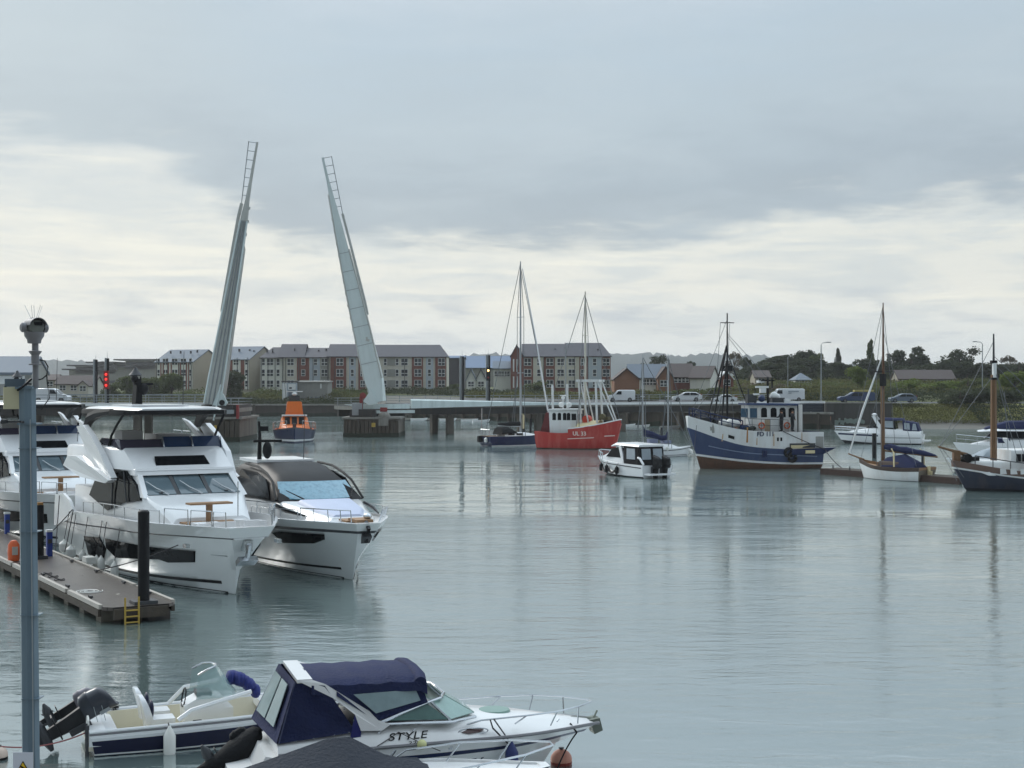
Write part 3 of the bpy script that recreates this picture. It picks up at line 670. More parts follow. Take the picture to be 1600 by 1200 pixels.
T = [  # left bank

 ('round', 'mid', 268, 340, 579, 40, 'bushy green tree in front of the striped flats', 0), ('round', 'mid', 236, 344, 588, 44, 'broad low green tree left of the striped flats', 1),
 ('round', 'mid', 199, 348, 586, 34, 'green tree by the dark radar mast on the yacht roof', 2), ('bush', 'mid', 172, 346, 592, 26, 'green bush just right of the red signal mast', 0),
 ('round', 'dark', 359, 335, 577, 44, 'dark green tree hugging the right side of the left bridge leaf', 1), ('bush', 'brown', 476, 334, 622, 9, 'small brown shrub in front of the grey shed', 1),
 ('bush', 'mid', 708, 352, 596, 20, 'green bush at the right end of the long flats', 2), ('bush', 'mid', 838, 345, 592, 34, 'dark shrub at the foot of the lone brick flats', 1),
 # right skyline
 ('open', 'dark', 1024, 420, 551, 50, 'loose-crowned tree rising behind the pale slate roof', 0), ('round', 'dark', 1079, 430, 562, 16, 'small round tree behind the brown tiled house', 0),
 ('open', 'brown', 1147, 420, 549, 26, 'thin leafless tree right of the trawler mast', 1), ('round', 'dark', 1166, 400, 556, 18, 'narrow dark tree left of the domed tree', 2),
 ('dome', 'dark', 1221, 400, 549, 84, 'broad dark domed tree on the skyline', 0), ('round', 'dark', 1258, 410, 545, 40, 'dark tree at the right shoulder of the domed tree', 1),
 ('open', 'mid', 1276, 405, 547, 26, 'ragged tree just left of the tall lamp post', 2), ('poplar', 'dark', 1310, 420, 545, 18, 'slim dark poplar between lamp post and brown mast', 0),
 ('bush', 'dark', 1297, 400, 564, 44, 'low dark tree mass under the slim poplar', 1), ('bush', 'dark', 1328, 380, 575, 26, 'low dark tree at the left of the bright green tree', 2),
 ('round', 'light', 1340, 300, 570, 34, 'bright green tree behind the blue pick-up', 2), ('poplar', 'mid', 1360, 390, 532, 22, 'tall pale poplar left of the brown mast', 1),
 ('open', 'dark', 1391, 400, 547, 30, 'dark tree right behind the tall brown mast', 0), ('round', 'dark', 1424, 400, 538, 56, 'large round-topped tree right of the brown mast', 3),
 ('bush', 'dark', 1462, 410, 562, 30, 'low dark tree between the two large skyline trees', 0), ('open', 'dark', 1499, 400, 541, 54, 'large open-crowned tree with gaps left of the far lamp post', 3),
 ('bush', 'dark', 1530, 400, 563, 56, 'dark hedge-like tree behind the far lamp post', 1), ('open', 'brown', 1574, 395, 555, 34, 'pale twiggy tree right of the stub mast', 1),
 ('bush', 'dark', 1585, 400, 562, 60, 'dark tree mass at the right edge of the skyline', 2), ('bush', 'dark', 1380, 385, 566, 60, 'dark tree mass below the poplar and brown mast', 0),
 ('bush', 'light', 1418, 285, 588, 40, 'light green bush in front of the bungalow row', 1), ('bush', 'light', 1470, 282, 590, 60, 'light green thicket below the bungalow row', 2),
 ('bush', 'mid', 1512, 285, 586, 50, 'green thicket at the foot of the far lamp post', 0), ('round', 'light', 1585, 262, 578, 54, 'bright green tree at the right edge of the picture', 1),
 ('bush', 'dark', 1500, 244, 606, 46, 'dark rounded bush on the bank beside the grass slope', 0), ('bush', 'dark', 1530, 246, 600, 56, 'big dark bush overhanging the shore', 1), ('bush', 'dark', 1572, 248, 604, 60, 'dark bush behind the brown mast of the wooden ketch', 2),
 ('bush', 'mid', 1372, 262, 600, 30, 'green bush above the blue pick-up roof', 1), ('bush', 'mid', 1300, 270, 606, 50, 'dull green bush behind the lamp post by the trawler', 2),
 ('bush', 'olive', 1250, 290, 598, 60, 'olive scrub bush above the white box van', 0), ('bush', 'olive', 1180, 295, 596, 70, 'olive scrub below the dark domed tree', 1), ('bush', 'mid', 1112, 272, 600, 40, 'green bush right of the end house', 2),
 ('bush', 'mid', 1060, 275, 604, 60, 'low green bush in front of the estate houses', 0), ('bush', 'olive', 985, 270, 606, 60, 'scrubby bush above the white van roof', 1)]
for kind, col, p, Y, yt, wd, lab, v in T: tree(kind, col, p, Y, yt, wd, lab, v, name='shrub' if kind == 'bush' else 'tree', cat='bush' if kind == 'bush' else 'tree')
rr = random.Random(12)
for i in range(16):
    p_ = 1178+i*28+rr.uniform(-8, 8)
    tree(rr.choice(('round', 'round', 'bush')), 'dark', p_, 372+rr.uniform(-12, 12), rr.uniform(556, 568), rr.uniform(42, 62), 'dark tree merging into the unbroken tree belt under the right-hand skyline', i % 3, group='trees of the dark belt on the right')
def scrub(name, strips, seed):
    rnd = random.Random(seed); mb = MB()
    for x0, x1, d0, d1, h, n, s, m in strips:
        for _ in range(int(n*1.6)):
            x = rnd.uniform(x0, x1); y = shore(x)+rnd.uniform(d0, d1); z = zt(x, y); hh = h*(.55+.45*math.sin(x*.9+y)*math.sin(x*.37+1))
            p = V((x, y, z+rnd.random()**.7*max(.25, hh))); a = V((rnd.gauss(0, 1), rnd.gauss(0, 1), rnd.gauss(0, .8))).normalized(); b = a.cross(V((rnd.gauss(0, 1), rnd.gauss(0, 1), rnd.gauss(0, 1)))).normalized(); k = s*rnd.uniform(.4, 1.0)
            i = mb.add([p+a*k, p+b*k*.7, p-a*k, p-b*k*.7]); mb.face((i, i+1, i+2, i+3), m)
    tag(mb.build(name, [LEAF['dark'], LEAF['mid'], LEAF['olive'], LEAF['brown'], LEAF['light']], smooth=0, merge=False), kind='stuff')
scrub('bank_scrub', [(-66, -33, 3, 14, 1.6, 5500, .27, 0), (-66, -33, 14, 30, 2.0, 6500, .3, 2), (-62, -34, 20, 40, 2.2, 4500, .3, 1), (-130, -66, 8, 30, 1.3, 6000, .3, 2), (-120, -66, 26, 40, 1.8, 3000, .3, 1), (-33, 8, 38, 60, 1.8, 6000, .28, 0), (-10, 30, 30, 50, 1.5, 6000, .28, 2),
                     (28, 60, 32, 50, 1.8, 8000, .25, 2), (45, 105, 30, 52, 1.6, 9000, .25, 0), (58, 110, 44, 80, 1.8, 9000, .27, 2), (30, 60, 60, 100, 1.4, 5000, .3, 3), (60, 110, 78, 110, 1.6, 7000, .3, 1), (62, 150, 140, 185, 3.6, 14000, .42, 0), (50, 120, 105, 150, 1.8, 8000, .35, 2)], 5)
scrub('bank_grass', [(57, 76, 6.5, 15.5, .5, 9000, .13, 2), (74, 100, 6.5, 15, .9, 4000, .2, 0)], 6)
# ------------------------------------------------------------------ the raised bascule bridge
M_LEAF = mat('pale_green_bridge_paint', (204, 216, 216), .5, var=.08, scale=.5, streak=.3, streak_col=(118, 130, 128), sscale=.9)
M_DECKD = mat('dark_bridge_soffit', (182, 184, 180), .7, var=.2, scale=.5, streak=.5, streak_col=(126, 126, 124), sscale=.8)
M_STEELG = mat('galvanised_steel', (150, 156, 160), .45, .5, var=.1, scale=2)
M_BLACK = mat('black_paint', (22, 23, 26), .55, var=.2, scale=2, spec=.25)
M_DARKM = mat('dark_machinery', (52, 50, 50), .7, var=.3, scale=1, streak=.4, streak_col=(86, 70, 58))
M_REDP = mat('faded_red_paint', (128, 44, 44), .6, var=.2)
M_YEL = mat('safety_yellow', (170, 142, 62), .6, var=.2, scale=3)
M_WHITEP = mat('white_paint', (222, 224, 224), .45, var=.05, scale=1.5, streak=.12, streak_col=(150, 146, 138))
M_PIERC = mat('stained_pier_concrete', (104, 98, 90), .85, var=.3, scale=.5, bump=.4, streak=.75, streak_col=(44, 42, 38), sscale=1.6)
def bridge_leaf(label, base_px, base_y, Y, tip_px, tip_y, stations, s_):
    """tapering leaf standing nearly upright; stations: (t, near edge thickness, width away from the viewer); s_ = side of the parapet"""
    b, t = px(base_px, base_y, Y), px(tip_px, tip_y, Y); L = (t-b).length; ang = math.atan2(t.x-b.x, t.z-b.z); dark = s_ < 0
    r = empty('bridge_leaf', b, 0, label, 'bridge leaf', 'raised leaves of the lifting bridge'); r.rotation_euler = (0, ang, 0)
    m = MB(); R = []
    for q, th, w in stations:
        z = L*q; R.append([V((-th/2, 0, z)), V((th/2, 0, z)), V((th/2*.7, w, z)), V((-th/2*.7, w, z))])
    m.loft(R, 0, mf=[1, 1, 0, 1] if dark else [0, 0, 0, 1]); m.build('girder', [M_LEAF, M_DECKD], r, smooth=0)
    th = lambda q: lerp_tab([(a, c) for a, c, _ in stations], q)
    if dark:
        for f in (-.48, -.2, .06, .3, .49):
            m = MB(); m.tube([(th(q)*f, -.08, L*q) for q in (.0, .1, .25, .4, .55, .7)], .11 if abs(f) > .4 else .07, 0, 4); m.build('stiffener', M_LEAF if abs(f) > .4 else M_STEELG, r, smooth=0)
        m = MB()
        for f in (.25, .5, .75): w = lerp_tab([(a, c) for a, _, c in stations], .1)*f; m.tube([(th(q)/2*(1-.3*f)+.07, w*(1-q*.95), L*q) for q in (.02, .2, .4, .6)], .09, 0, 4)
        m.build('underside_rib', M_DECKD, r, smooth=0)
    if not dark:
        m = MB()
        for q in (.16, .235, .31, .385, .46, .535, .61): m.box((0, -.012, L*q), (th(q)*.97, .02, .07))
        m.build('plate_joint', M_STEELG, r, smooth=0); m = MB(); m.box((.45, -.03, L*.25), (.5, .06, .3), 0, 0, .5); m.box((.4, -.03, L*.255), (.25, .05, .5)); m.build('access_hatch', M_DECKD, r, smooth=0)
    m = MB()
    for k in range(15): q = .05+.05*k; m.box((-s_*(th(q)/2+.08), .1, L*q), (.18, .3, .35))
    m.build('edge_bracket', M_DECKD, r, smooth=0)
    if not dark:
        m = MB(); m.tube([(-th(q)/2-.05, -.02, L*q) for q in (.1, .3, .5, .7, .85)], .1, 0, 4); m.tube([(th(q)/2+.03, -.02, L*q) for q in (.09, .3, .5, .62)], .12, 0, 4); m.build('edge_trim', M_DECKD, r, smooth=0)
    q0, q1 = .35, .765; m = MB(); R = []
    for i in range(9):
        q = q0+(q1-q0)*i/8; x = s_*(th(q)/2+.12+.3*(i/8)**.7); wd = .3; R.append([V((x-wd/2, .3, L*q)), V((x+wd/2, .3, L*q)), V((x+wd/2, .9, L*q)), V((x-wd/2, .9, L*q))])
    m.loft(R); m.build('parapet', M_DECKD, r, smooth=0)
    m = MB(); z0 = L*q1; x0 = s_*(th(q1)/2+.42); x1 = s_*1.15
    m.tube([(x0, .6, z0-.6), (x1, .5, L)], .06, 0, 5); m.tube([(0, .2, z0), (0, .2, L)], .1, 0, 5)
    for i in range(7): f = (i+1)/7-.01; z = z0+(L-z0)*f; m.tube([(x0+(x1-x0)*f, .5, z), (0, .2, z)], .05, 0, 5)
    m.build('tip_railing', M_STEELG, r)
    return r, L
lw, LL = bridge_leaf('left bridge leaf raised upright, dark ribbed face with a railing ladder at its tip', 331, 632, 181, 402, 222,
    [(0, 2.0, 4.5), (.1, 1.95, 4.2), (.4, 1.35, 2.4), (.62, 1.0, 1.5), (.72, .85, 1.0), (.78, .5, .7), (.86, .34, .5), (1, .26, .3)], -1)
rw, RL = bridge_leaf('right bridge leaf raised upright, smooth pale green face leaning towards the left one', 591, 628, 197, 504, 246,
    [(0, 1.2, 7.5), (.06, 2.0, 7.2), (.09, 2.3, 7), (.15, 2.3, 6.6), (.4, 2.0, 4.0), (.62, 1.35, 2.4), (.74, 1.0, 1.5), (.9, .4, .6), (1, .3, .3)], 1)
m = MB(); m.prism([(.1, -.2), (1.5, -.2), (1.9, .5), (1.2, 1.5), (.6, 1.9)], 'y', -.35, .1); m.lathe([(.34, 0), (.34, .12)], (1.25, -.45, .45), 'y', 12, 1); m.build('pivot_bracket', [M_LEAF, M_BLACK], lw, smooth=0)
m = MB(); m.prism([(-1.2, -.2), (-.1, -.2), (-.5, 1.9), (-1.9, .5)], 'y', -.3, .1); m.build('pivot_bracket', M_LEAF, rw, smooth=0)
m = MB(); m.tube([(.75, -.5, 2.6), (.62, -.5, -2.0)], .1, 0, 6); m.build('drain_pipe', M_LEAF, lw)
# piers
def pier(label, p0, p1, yw, ytop, depth, seed):
    Y = H*F/(yw-600); a = px(p0, 600, Y).x; c = px(p1, 600, Y).x; zt_ = H-(ytop-600)/F*Y; rnd = random.Random(seed)
    r = empty('bridge_pier', ((a+c)/2, Y, 0), 0, label, 'bridge pier'); w = c-a; m = MB()
    m.box((0, depth/2, zt_/2-1), (w, depth, zt_+2)); m.build('base', M_PIERC, r, smooth=0)
    m = MB(); n = int(w/.55)
    for i in range(n): m.box((-w/2+w*(i+.5)/n, -.14, zt_/2-.9+rnd.uniform(-.1, .1)), (w/n*.8, .3, zt_+1.4), 0)
    m.build('fender_timber', M_TIMBER, r, smooth=0); m = MB(); m.box((0, depth/2-.1, -.1), (w+.1, depth+.5, 1.3)); m.build('weed_band', M_WEED, r, smooth=0)
    m = MB(); m.box((0, depth/2, zt_+.14), (w+.5, depth+.5, .26)); m.build('cap', M_CONC, r, smooth=0)
    return r, w, zt_
r, w, z = pier('left bridge pier, dark machinery hall behind the white yacht with yellow ladder strips', 312, 375, 690, 655, 12, 1)
m = MB(); m.box((-.1, 5, z+.95), (w-.4, 9, 1.6)); m.box((w/2-2.2, .2, z+1.0), (2.6, .5, 1.3)); m.build('machinery_housing', M_DARKM, r, smooth=0)
m = MB(); m.box((w/2-2.9, -.35, 1.2), (.3, .2, 1.6)); m.build('ladder', M_YEL, r, smooth=0)
m = MB(); m.box((w/2-1.5, -.15, z+.9), (1.6, .2, .5)); m.build('equipment_box', M_STEELG, r, smooth=0)
m = MB(); m.box((w/2-.25, -.1, z+.9), (.3, .5, 1.7)); m.build('gate_post', M_REDP, r, smooth=0)
r, w, z = pier('right bridge pier, stained square base standing clear in the channel with a small yellow sign', 537, 623, 683, 655, 11, 2)
m = MB(); m.ball((w/2-2.0, 1.2, z+.25), (.85, .9, .75)); m.box((w/2-2.0, -.1, z-.3), (1.3, .5, 1.1)); m.build('concrete_block', M_CONC, r)
m = MB(); m.box((-.6, 1.2, z+.75), (2.2, 1.6, 1.1)); m.box((-w/2+1.5, 1.4, z+.7), (1.6, 1.6, 1.1)); m.build('machinery_housing', M_DARKM, r, smooth=0)
m = MB(); m.box((w/2-2.1, 1.4, z+1.25), (.9, .8, .55)); m.build('red_cabinet', M_REDP, r, smooth=0)
m = MB(); m.box((w/2-3.3, -.33, z-.75), (.5, .06, .55)); m.build('sign', M_YEL, r, smooth=0)
m = MB(); m.box((-w/2+2.2, 1.0, z+1.6), (.4, .4, 2.6)); m.lathe([(.1, -.1), (.42, -.1), (.42, .1), (.1, .1)], (-w/2+2.45, .9, z+3.1), 'y', 14); m.build('signal_post', M_REDP, r)
m = MB(); m.box((-w/2+1.7, 1.3, z+1.3), (1.3, 1.6, 1.6)); m.build('control_cabin', M_STEELG, r, smooth=0)
# approach decks
def deck_span(label, p0, Y0, p1, Y1, ztop, width, upstand=None, rail_back=True, rail_front=False):
    a, b = V(((p0-800)/F*Y0, Y0, 0)), V(((p1-800)/F*Y1, Y1, 0)); L = (b-a).length; rz = math.atan2(b.y-a.y, b.x-a.x)
    r = empty('bridge_span', (a.x, a.y, ztop), rz, label, 'bridge span')
    m = MB(); m.box((L/2, width/2, -.28), (L, width, .5)); m.build('deck', M_CONC, r, smooth=0)
    m = MB(); m.box((L/2, width/2+.1, .02), (L, width-1.6, .06)); m.build('roadway', M_ASPH, r, smooth=0)
    m = MB(); m.box((L/2, -.12, -.12), (L, .2, .34)); m.build('edge_beam', M_WHITEP, r, smooth=0)
    m = MB(); m.box((L/2, .9, -1.0), (L-.4, .5, .9)); m.box((L/2, width-.9, -1.0), (L-.4, .5, .9)); m.build('girder', M_DARKM, r, smooth=0)
    for nm, on, y in (('railing', rail_back, width-.15), ('railing', rail_front, .12)):
        if not on: continue
        m = MB()
        for z in (.35, .7, 1.05): m.box((L/2, y, z), (L, .05, .06 if z < 1 else .1))
        for i in range(int(L/2)): m.box((i*2+.5, y, .5), (.07, .07, 1.05))
        m.build(nm, M_STEELG, r, smooth=0)
    for i in range(int(L/14)):
        m = MB(); x = 7+i*14; m.box((x, 2.2, -3.2), (.9, .9, 4)); m.box((x, width-2.2, -3.2), (.9, .9, 4)); m.box((x, width/2, -1.35), (.9, width-1.5, .5)); m.build('trestle', M_PIERC, r, smooth=0)
    return r, L
r, L = deck_span('long low approach span running right from the right pier with a white edge', 640, 204, 1288, 235.5, 4.25, 10)
m = MB(); f = 26
R = [[V((x, -.3, -.1-h)), V((x, -.3, .7*(1-x/f)+.0)), V((x, -.7-.0, .5*(1-x/f))), V((x, -.7, -.1-h))] for x, h in ((0, .5), (8, .34), (16, .2), (f, .05))]
m.loft(R); m.build('nose_fairing', M_LEAF, r, smooth=0)
r, L = deck_span('short fixed deck on the right pier under the pale green leaf', 562, 199.5, 638, 203, 4.0, 9, rail_front=False)
m = MB(); m.prism([(-2.3, .3), (L, .3), (L, -.35), (0, -.35), (-.6, -.1)], 'y', -.5, 0); m.prism([(1, -.55), (L+.6, -.55), (L+.6, -.95), (1, -.95)], 'y', -.8, 0); m.build('nose_fairing', M_LEAF, r, smooth=0)
deck_span('left approach span leading off behind the white yachts', -60, 182, 330, 182, 4.6, 10, rail_front=True)
r, L = deck_span('short deck over the left pier beside the dark leaf', 332, 181.5, 374, 181.5, 4.1, 9, rail_front=False)
m = MB(); m.box((L-.6, .1, .75), (2.6, .05, .06)); m.box((L-.6, .1, 1.2), (2.6, .05, .08)); m.box((L-1.8, .1, .6), (.07, .07, 1.2)); m.box((L-.1, .1, .6), (.07, .07, 1.2)); m.box((L-1, .1, .6), (.07, .07, 1.2)); m.build('railing', M_STEELG, r, smooth=0)
# dark boarded abutment with a white number
Y = 233.2; r = empty('bridge_abutment', px(1247, 600, Y)*1.0, 0, 'dark boarded abutment with white number 12 behind the stern of the blue trawler', 'abutment'); r.location.z = 0
m = MB()
for i in range(8): m.box((0, 2.2, .2+.5*i), (8.2, 4.0+(.12 if i % 2 else 0), .47))
m.build('boarding', mat('navy_boarding', (40, 48, 60), .7, var=.2, scale=1), r, smooth=0)
for x in (-3.9, -.4, 4.0): m = MB(); m.box((x, .05, 1.9), (.22, .3, 4.0)); m.build('post', M_BLACK, r, smooth=0)
text_mesh('number', '12', 1.5, M_WHITEP, r, lambda u, v, w: V((1.7+u, .02-w, 1.6+v)), .03)
# retaining wall of the right-hand road with faded graffiti
M_GRAF = mat('graffiti_paint', (128, 142, 136), .8, var=.3, scale=1.2); 
a = V((50.0, 236.5, 0)); r = empty('retaining_wall', a, 0, 'dark retaining wall with faded graffiti below the blue pick-up', 'wall')
m = MB(); m.box((5.2, .6, 1.9), (10.4, 1.2, 4.0)); m.build('wall', mat('dark_stained_wall', (74, 72, 70), .9, var=.3, scale=.7, bump=.3, streak=.5, streak_col=(40, 38, 36), sscale=1.2), r, smooth=0)
m = MB(); rnd = random.Random(4)
for i in range(16): x = 1.3+i*.3; z = .95+rnd.uniform(-.15, .25); m.plate([(x, -.03, z-.35), (x+.3, -.03, z-.45+rnd.uniform(0, .3)), (x+.34, -.03, z+rnd.uniform(.2, .5)), (x+.05, -.03, z+.4)], .03)
m.build('graffiti', M_GRAF, r, smooth=0)
m = MB(); m.box((.55, -.06, 1.2), (.35, .12, 1.3)); m.build('post', mat('terracotta_post', (150, 112, 92), .8), r, smooth=0)
m = MB(); m.box((5.2, .6, 4.0), (10.6, 1.5, .2)); m.build('coping', M_CONC, r, smooth=0)
# ------------------------------------------------------------------ signal masts and lamps
M_RLIT = mat('red_signal_light', (255, 46, 40), .4, emit=2.2, var=0); M_ALIT = mat('amber_signal_light', (255, 206, 130), .4, emit=4, var=0)
def mast_pair(label, p, Y, ytop, zb, lamps=(), box=None):
    b = px(p, 600, Y); b.z = zb; h = H-(ytop-600)/F*Y-zb; r = empty('signal_mast', b, 0, label, 'signal mast', 'tall masts by the bridge')
    m = MB(); m.tube([(.14, 0, 0), (.14, 0, h)], .15, 0, 8); m.build('dark_pole', M_BLACK, r)
    m = MB(); m.tube([(-.2, .35, 0), (-.2, .35, h+.05)], .18, 0, 8); m.build('grey_pole', M_STEELG, r)
    m = MB(); m.tube([(0, .2, h), (0, .2, h+.9)], [.03, .012], 0, 5); m.build('antenna', M_STEELG, r)
    if lamps:
        m = MB(); z0 = [H-(y-600)/F*Y-zb for y, _ in lamps]; m.box((0, -.2, (max(z0)+min(z0))/2), (.62, .3, max(z0)-min(z0)+.9)); m.build('signal_box', box or M_BLACK, r, smooth=0)
        for (y, mm), z in zip(lamps, z0):
            m = MB(); m.lathe([(.11, 0), (.14, -.05), (.09, -.1), (0, -.12)], (0, -.36, z), 'y', 12); m.build('signal_light', mm, r)
    return r
mast_pair('unlit pair of dark and grey poles left of the red signal', 149, 184, 562, 4.6)
mast_pair('mast carrying three glowing red signal lights', 167, 184.5, 560, 4.6, ((585, M_RLIT), (592.5, M_RLIT), (602, M_RLIT)), M_REDP)
mast_pair('unlit pair of dark and grey poles right of the long flats', 722, 214, 557, 4.2)
mast_pair('mast with one amber light above a red box near the navy yacht mast', 763, 215, 555, 4.2, ((579, M_ALIT), (590, M_REDP)), M_BLACK)
def lamp(label, p, Y, ytop, zb, arm):
    b = px(p, 600, Y); b.z = zb; h = H-(ytop-600)/F*Y-zb; r = empty('street_lamp', b, 0, label, 'street lamp', 'lamp posts along the harbour road')
    m = MB(); m.tube([(0, 0, 0), (0, 0, 1.4), (0, 0, 1.42), (0, 0, h-.4), (arm*.25, 0, h-.08), (arm*.9, 0, h)], [.14, .13, .1, .08, .06, .05], 0, 8); m.build('post', M_STEELG, r)
    m = MB(); m.box((arm*1.2, 0, h+.02), (.75, .3, .16)); m.build('lamp_head', M_STEELG, r, smooth=0)
lamp('tall lamp post with its arm to the right behind the blue trawler stern', 1283, 241, 535, 4.0, 1); lamp('tall lamp post with its arm to the left at the far right', 1535, 262, 534, 5.0, -1.1)
lamp('grey lamp post in front of the lone brick flats by the red boat', 884, 240, 537, 4.0, .8); lamp('thin distant lamp post below the dark domed tree', 1231, 310, 556, 5.0, .6)
# ------------------------------------------------------------------ vehicles
M_TYRE = mat('tyre_rubber', (24, 24, 25), .8); M_HUB = mat('wheel_hub', (120, 122, 124), .4, .6); M_CARG = mat('car_glass', (28, 34, 40), .06)
M_HEADL = mat('headlamp_lens', (230, 232, 226), .15); M_TAIL = mat('tail_lamp_lens', (140, 24, 22), .2)
def vehicle(name, cat, label, p0, p1, Y, zb, prof, side_win, wheels, paint, wd=1.75, nose=-1, group='vehicles on the harbour road'):
    """prof: outline in length fractions / metres, nose at 0"""
    L = (p1-p0)*Y/F; b = px((p0+p1)/2, 600, Y); b.z = zb
    r = empty(name, b, 0 if nose < 0 else math.pi, label, cat, group); X = lambda q: (q-.5)*L; m = MB()
    lo = [(X(q), z) for q, z in prof]; R = []
    for y, sc_, zi in ((-wd/2, .985, .0), (-wd/2+.12, 1, .0), (wd/2-.12, 1, 0), (wd/2, .985, 0)):
        R.append([V((x*sc_, y*(1-.16*max(0, (z-.95))), z-(.05 if sc_ < 1 and z > 1.2 else 0))) for x, z in lo])
    m.loft(R); m.build('body', paint, r, smooth=40)
    zmax = max(z for _, z in prof)
    for sg in (-1, 1):
        for poly in side_win:
            mm = MB(); pts = [V((X(q), sg*(wd/2*(1-.16*max(0, z-.95)/ (wd/2) * (wd/2))+.012), z)) for q, z in poly]
            if sg > 0: pts = pts[::-1]
            mm.plate(pts, .03); mm.build('side_window', M_CARG, r, smooth=0)
        for q in wheels:
            mm = MB(); mm.lathe([(.31, -.1), (.33, -.06), (.33, .06), (.31, .1)], (X(q), sg*(wd/2-.08), .33), 'y', 16); w_ = mm.build('wheel', M_TYRE, r)
            mm = MB(); mm.lathe([(.2, -.01), (.2, .02), (.05, .03)], (X(q), sg*(wd/2+.02) - (0 if sg > 0 else .02), .33), 'y', 12); mm.build('hub', M_HUB, w_)
    for sg in (-1, 1):
        mm = MB(); mm.box((X(.03), sg*(wd/2-.3), .72), (.14, .36, .16)); mm.build('headlight', M_HEADL, r, smooth=0)
        mm = MB(); mm.box((X(.985), sg*(wd/2-.16), .95), (.1, .16, .42)); mm.build('tail_light', M_TAIL, r, smooth=0)
    # windscreen laid on the outline's steepest front edge
    i = next(i for i in range(len(prof)-1) if prof[i][1] > .85 and prof[i+1][1]-prof[i][1] > .3)
    a, c = prof[i], prof[i+1]; mm = MB(); q = wd/2-.2
    P = [V((X(a[0])-.01, -q, a[1]+.06)), V((X(a[0])-.01, q, a[1]+.06)), V((X(c[0])-.01, q-.1, c[1]-.04)), V((X(c[0])-.01, -q+.1, c[1]-.04))]
    d = (P[3]-P[0]).normalized(); nn = V((-d.z, 0, d.x)); mm.plate([p+nn*.015 for p in P][::-1], .03); mm.build('windscreen', M_CARG, r, smooth=0)
    return r, L
VAN = [(0, .3), (0, .75), (.05, .95), (.2, 1.08), (.36, 1.72), (.42, 1.8), (.96, 1.8), (1, 1.6), (1, .35), (.88, .25), (.12, .25)]
HATCH = [(0, .3), (0, .62), (.05, .8), (.25, .95), (.4, 1.4), (.5, 1.47), (.8, 1.44), (.93, 1.15), (1, .95), (1, .4), (.9, .25), (.1, .25)]
SALOON = [(0, .3), (0, .6), (.05, .76), (.28, .9), (.42, 1.33), (.52, 1.4), (.7, 1.36), (.86, .98), (1, .9), (1, .4), (.9, .25), (.1, .25)]
CARW = [[(.33, .98), (.43, 1.35), (.58, 1.38), (.58, .98)], [(.6, .98), (.6, 1.38), (.78, 1.33), (.88, 1.08), (.86, .98)]]
M_CARW = mat('white_car_paint', (218, 222, 226), .25, var=.03, coat=.6); M_CARB = mat('blue_car_paint', (48, 66, 104), .3, var=.08, coat=.5); M_CARS = mat('steel_blue_car_paint', (92, 108, 128), .3, var=.05, coat=.5)
def dk(p): return 204+(235.5-204)*(((p-800)/F*204+14)/65)   # distance of the approach deck
vehicle('panel_van', 'van', 'small white panel van heading left above the red fishing boat bow', 949, 992, 225, 4.3, VAN, [[(.3, 1.12), (.38, 1.6), (.5, 1.6), (.5, 1.12)]], (.18, .8), M_CARW)
vehicle('car', 'car', 'white estate car with dark side windows right of the small white van', 1050, 1096, 230, 4.3, HATCH, CARW, (.18, .8), M_CARW)
vehicle('car', 'car', 'low white car behind the mast stays of the blue trawler', 1112, 1151, 233, 4.0, SALOON, [[(.38, .95), (.45, 1.26), (.58, 1.3), (.58, .95)], [(.6, .95), (.6, 1.3), (.7, 1.27), (.82, .98)]], (.18, .8), M_CARW)
r, L = vehicle('box_van', 'van', 'tall white box van behind the wheelhouse of the blue trawler', 1203, 1256, 240, 4.2, [(0, .3), (0, .9), (.05, 1.1), (.1, 1.2), (.2, 1.95), (.24, 2.05), (.96, 2.05), (1, 1.9), (1, .4), (.9, .3), (.1, .3)], [[(.15, 1.25), (.22, 1.8), (.34, 1.8), (.34, 1.25)]], (.16, .82), M_CARW, 1.95)
m = MB(); m.box((.9, -1.0, 1.62), (1.7, .03, .16)); m.box((.3, -1.0, 1.35), (.5, .03, .12)); m.build('side_lettering', mat('faded_lettering', (140, 150, 160), .6), r, smooth=0)
r, L = vehicle('pickup_truck', 'pick-up', 'dark blue pick-up carrying a long yellow load', 1309, 1366, 243, 3.95, [(0, .35), (0, .8), (.05, .98), (.22, 1.08), (.36, 1.66), (.42, 1.72), (.7, 1.7), (.98, 1.66), (1, 1.5), (1, .45), (.9, .3), (.1, .3)], [[(.33, 1.1), (.4, 1.55), (.52, 1.58), (.52, 1.1)], [(.54, 1.1), (.54, 1.58), (.66, 1.57), (.66, 1.1)]], (.17, .8), M_CARB, 1.85)
m = MB(); m.box((0, 0, 0), (.52*L, 1.5, .3)); o = m.build('roof_load', mat('yellow_planks', (176, 164, 104), .8), None, smooth=0, loc=(r.location.x+.2*L, 243, 3.95+1.95)); tag(o, 'pale yellow stack of planks lying on the roof of the blue pick-up', 'load')
for x in (.52, .88): m = MB(); m.box(((x-.5)*L, 0, 1.74), (.06, 1.6, .14)); m.build('roof_bar', M_BLACK, r, smooth=0)
vehicle('car', 'car', 'steel blue hatchback on the road above the grass bank', 1389, 1431, 245, 3.95, HATCH, CARW, (.18, .8), M_CARS)
vehicle('panel_van', 'van', 'large white van heading right behind the camera post and the left yacht roof', 52, 109, 188, 4.65, VAN, [[(.3, 1.12), (.38, 1.6), (.5, 1.6), (.5, 1.12)]], (.18, .8), M_CARW, 1.8, 1)
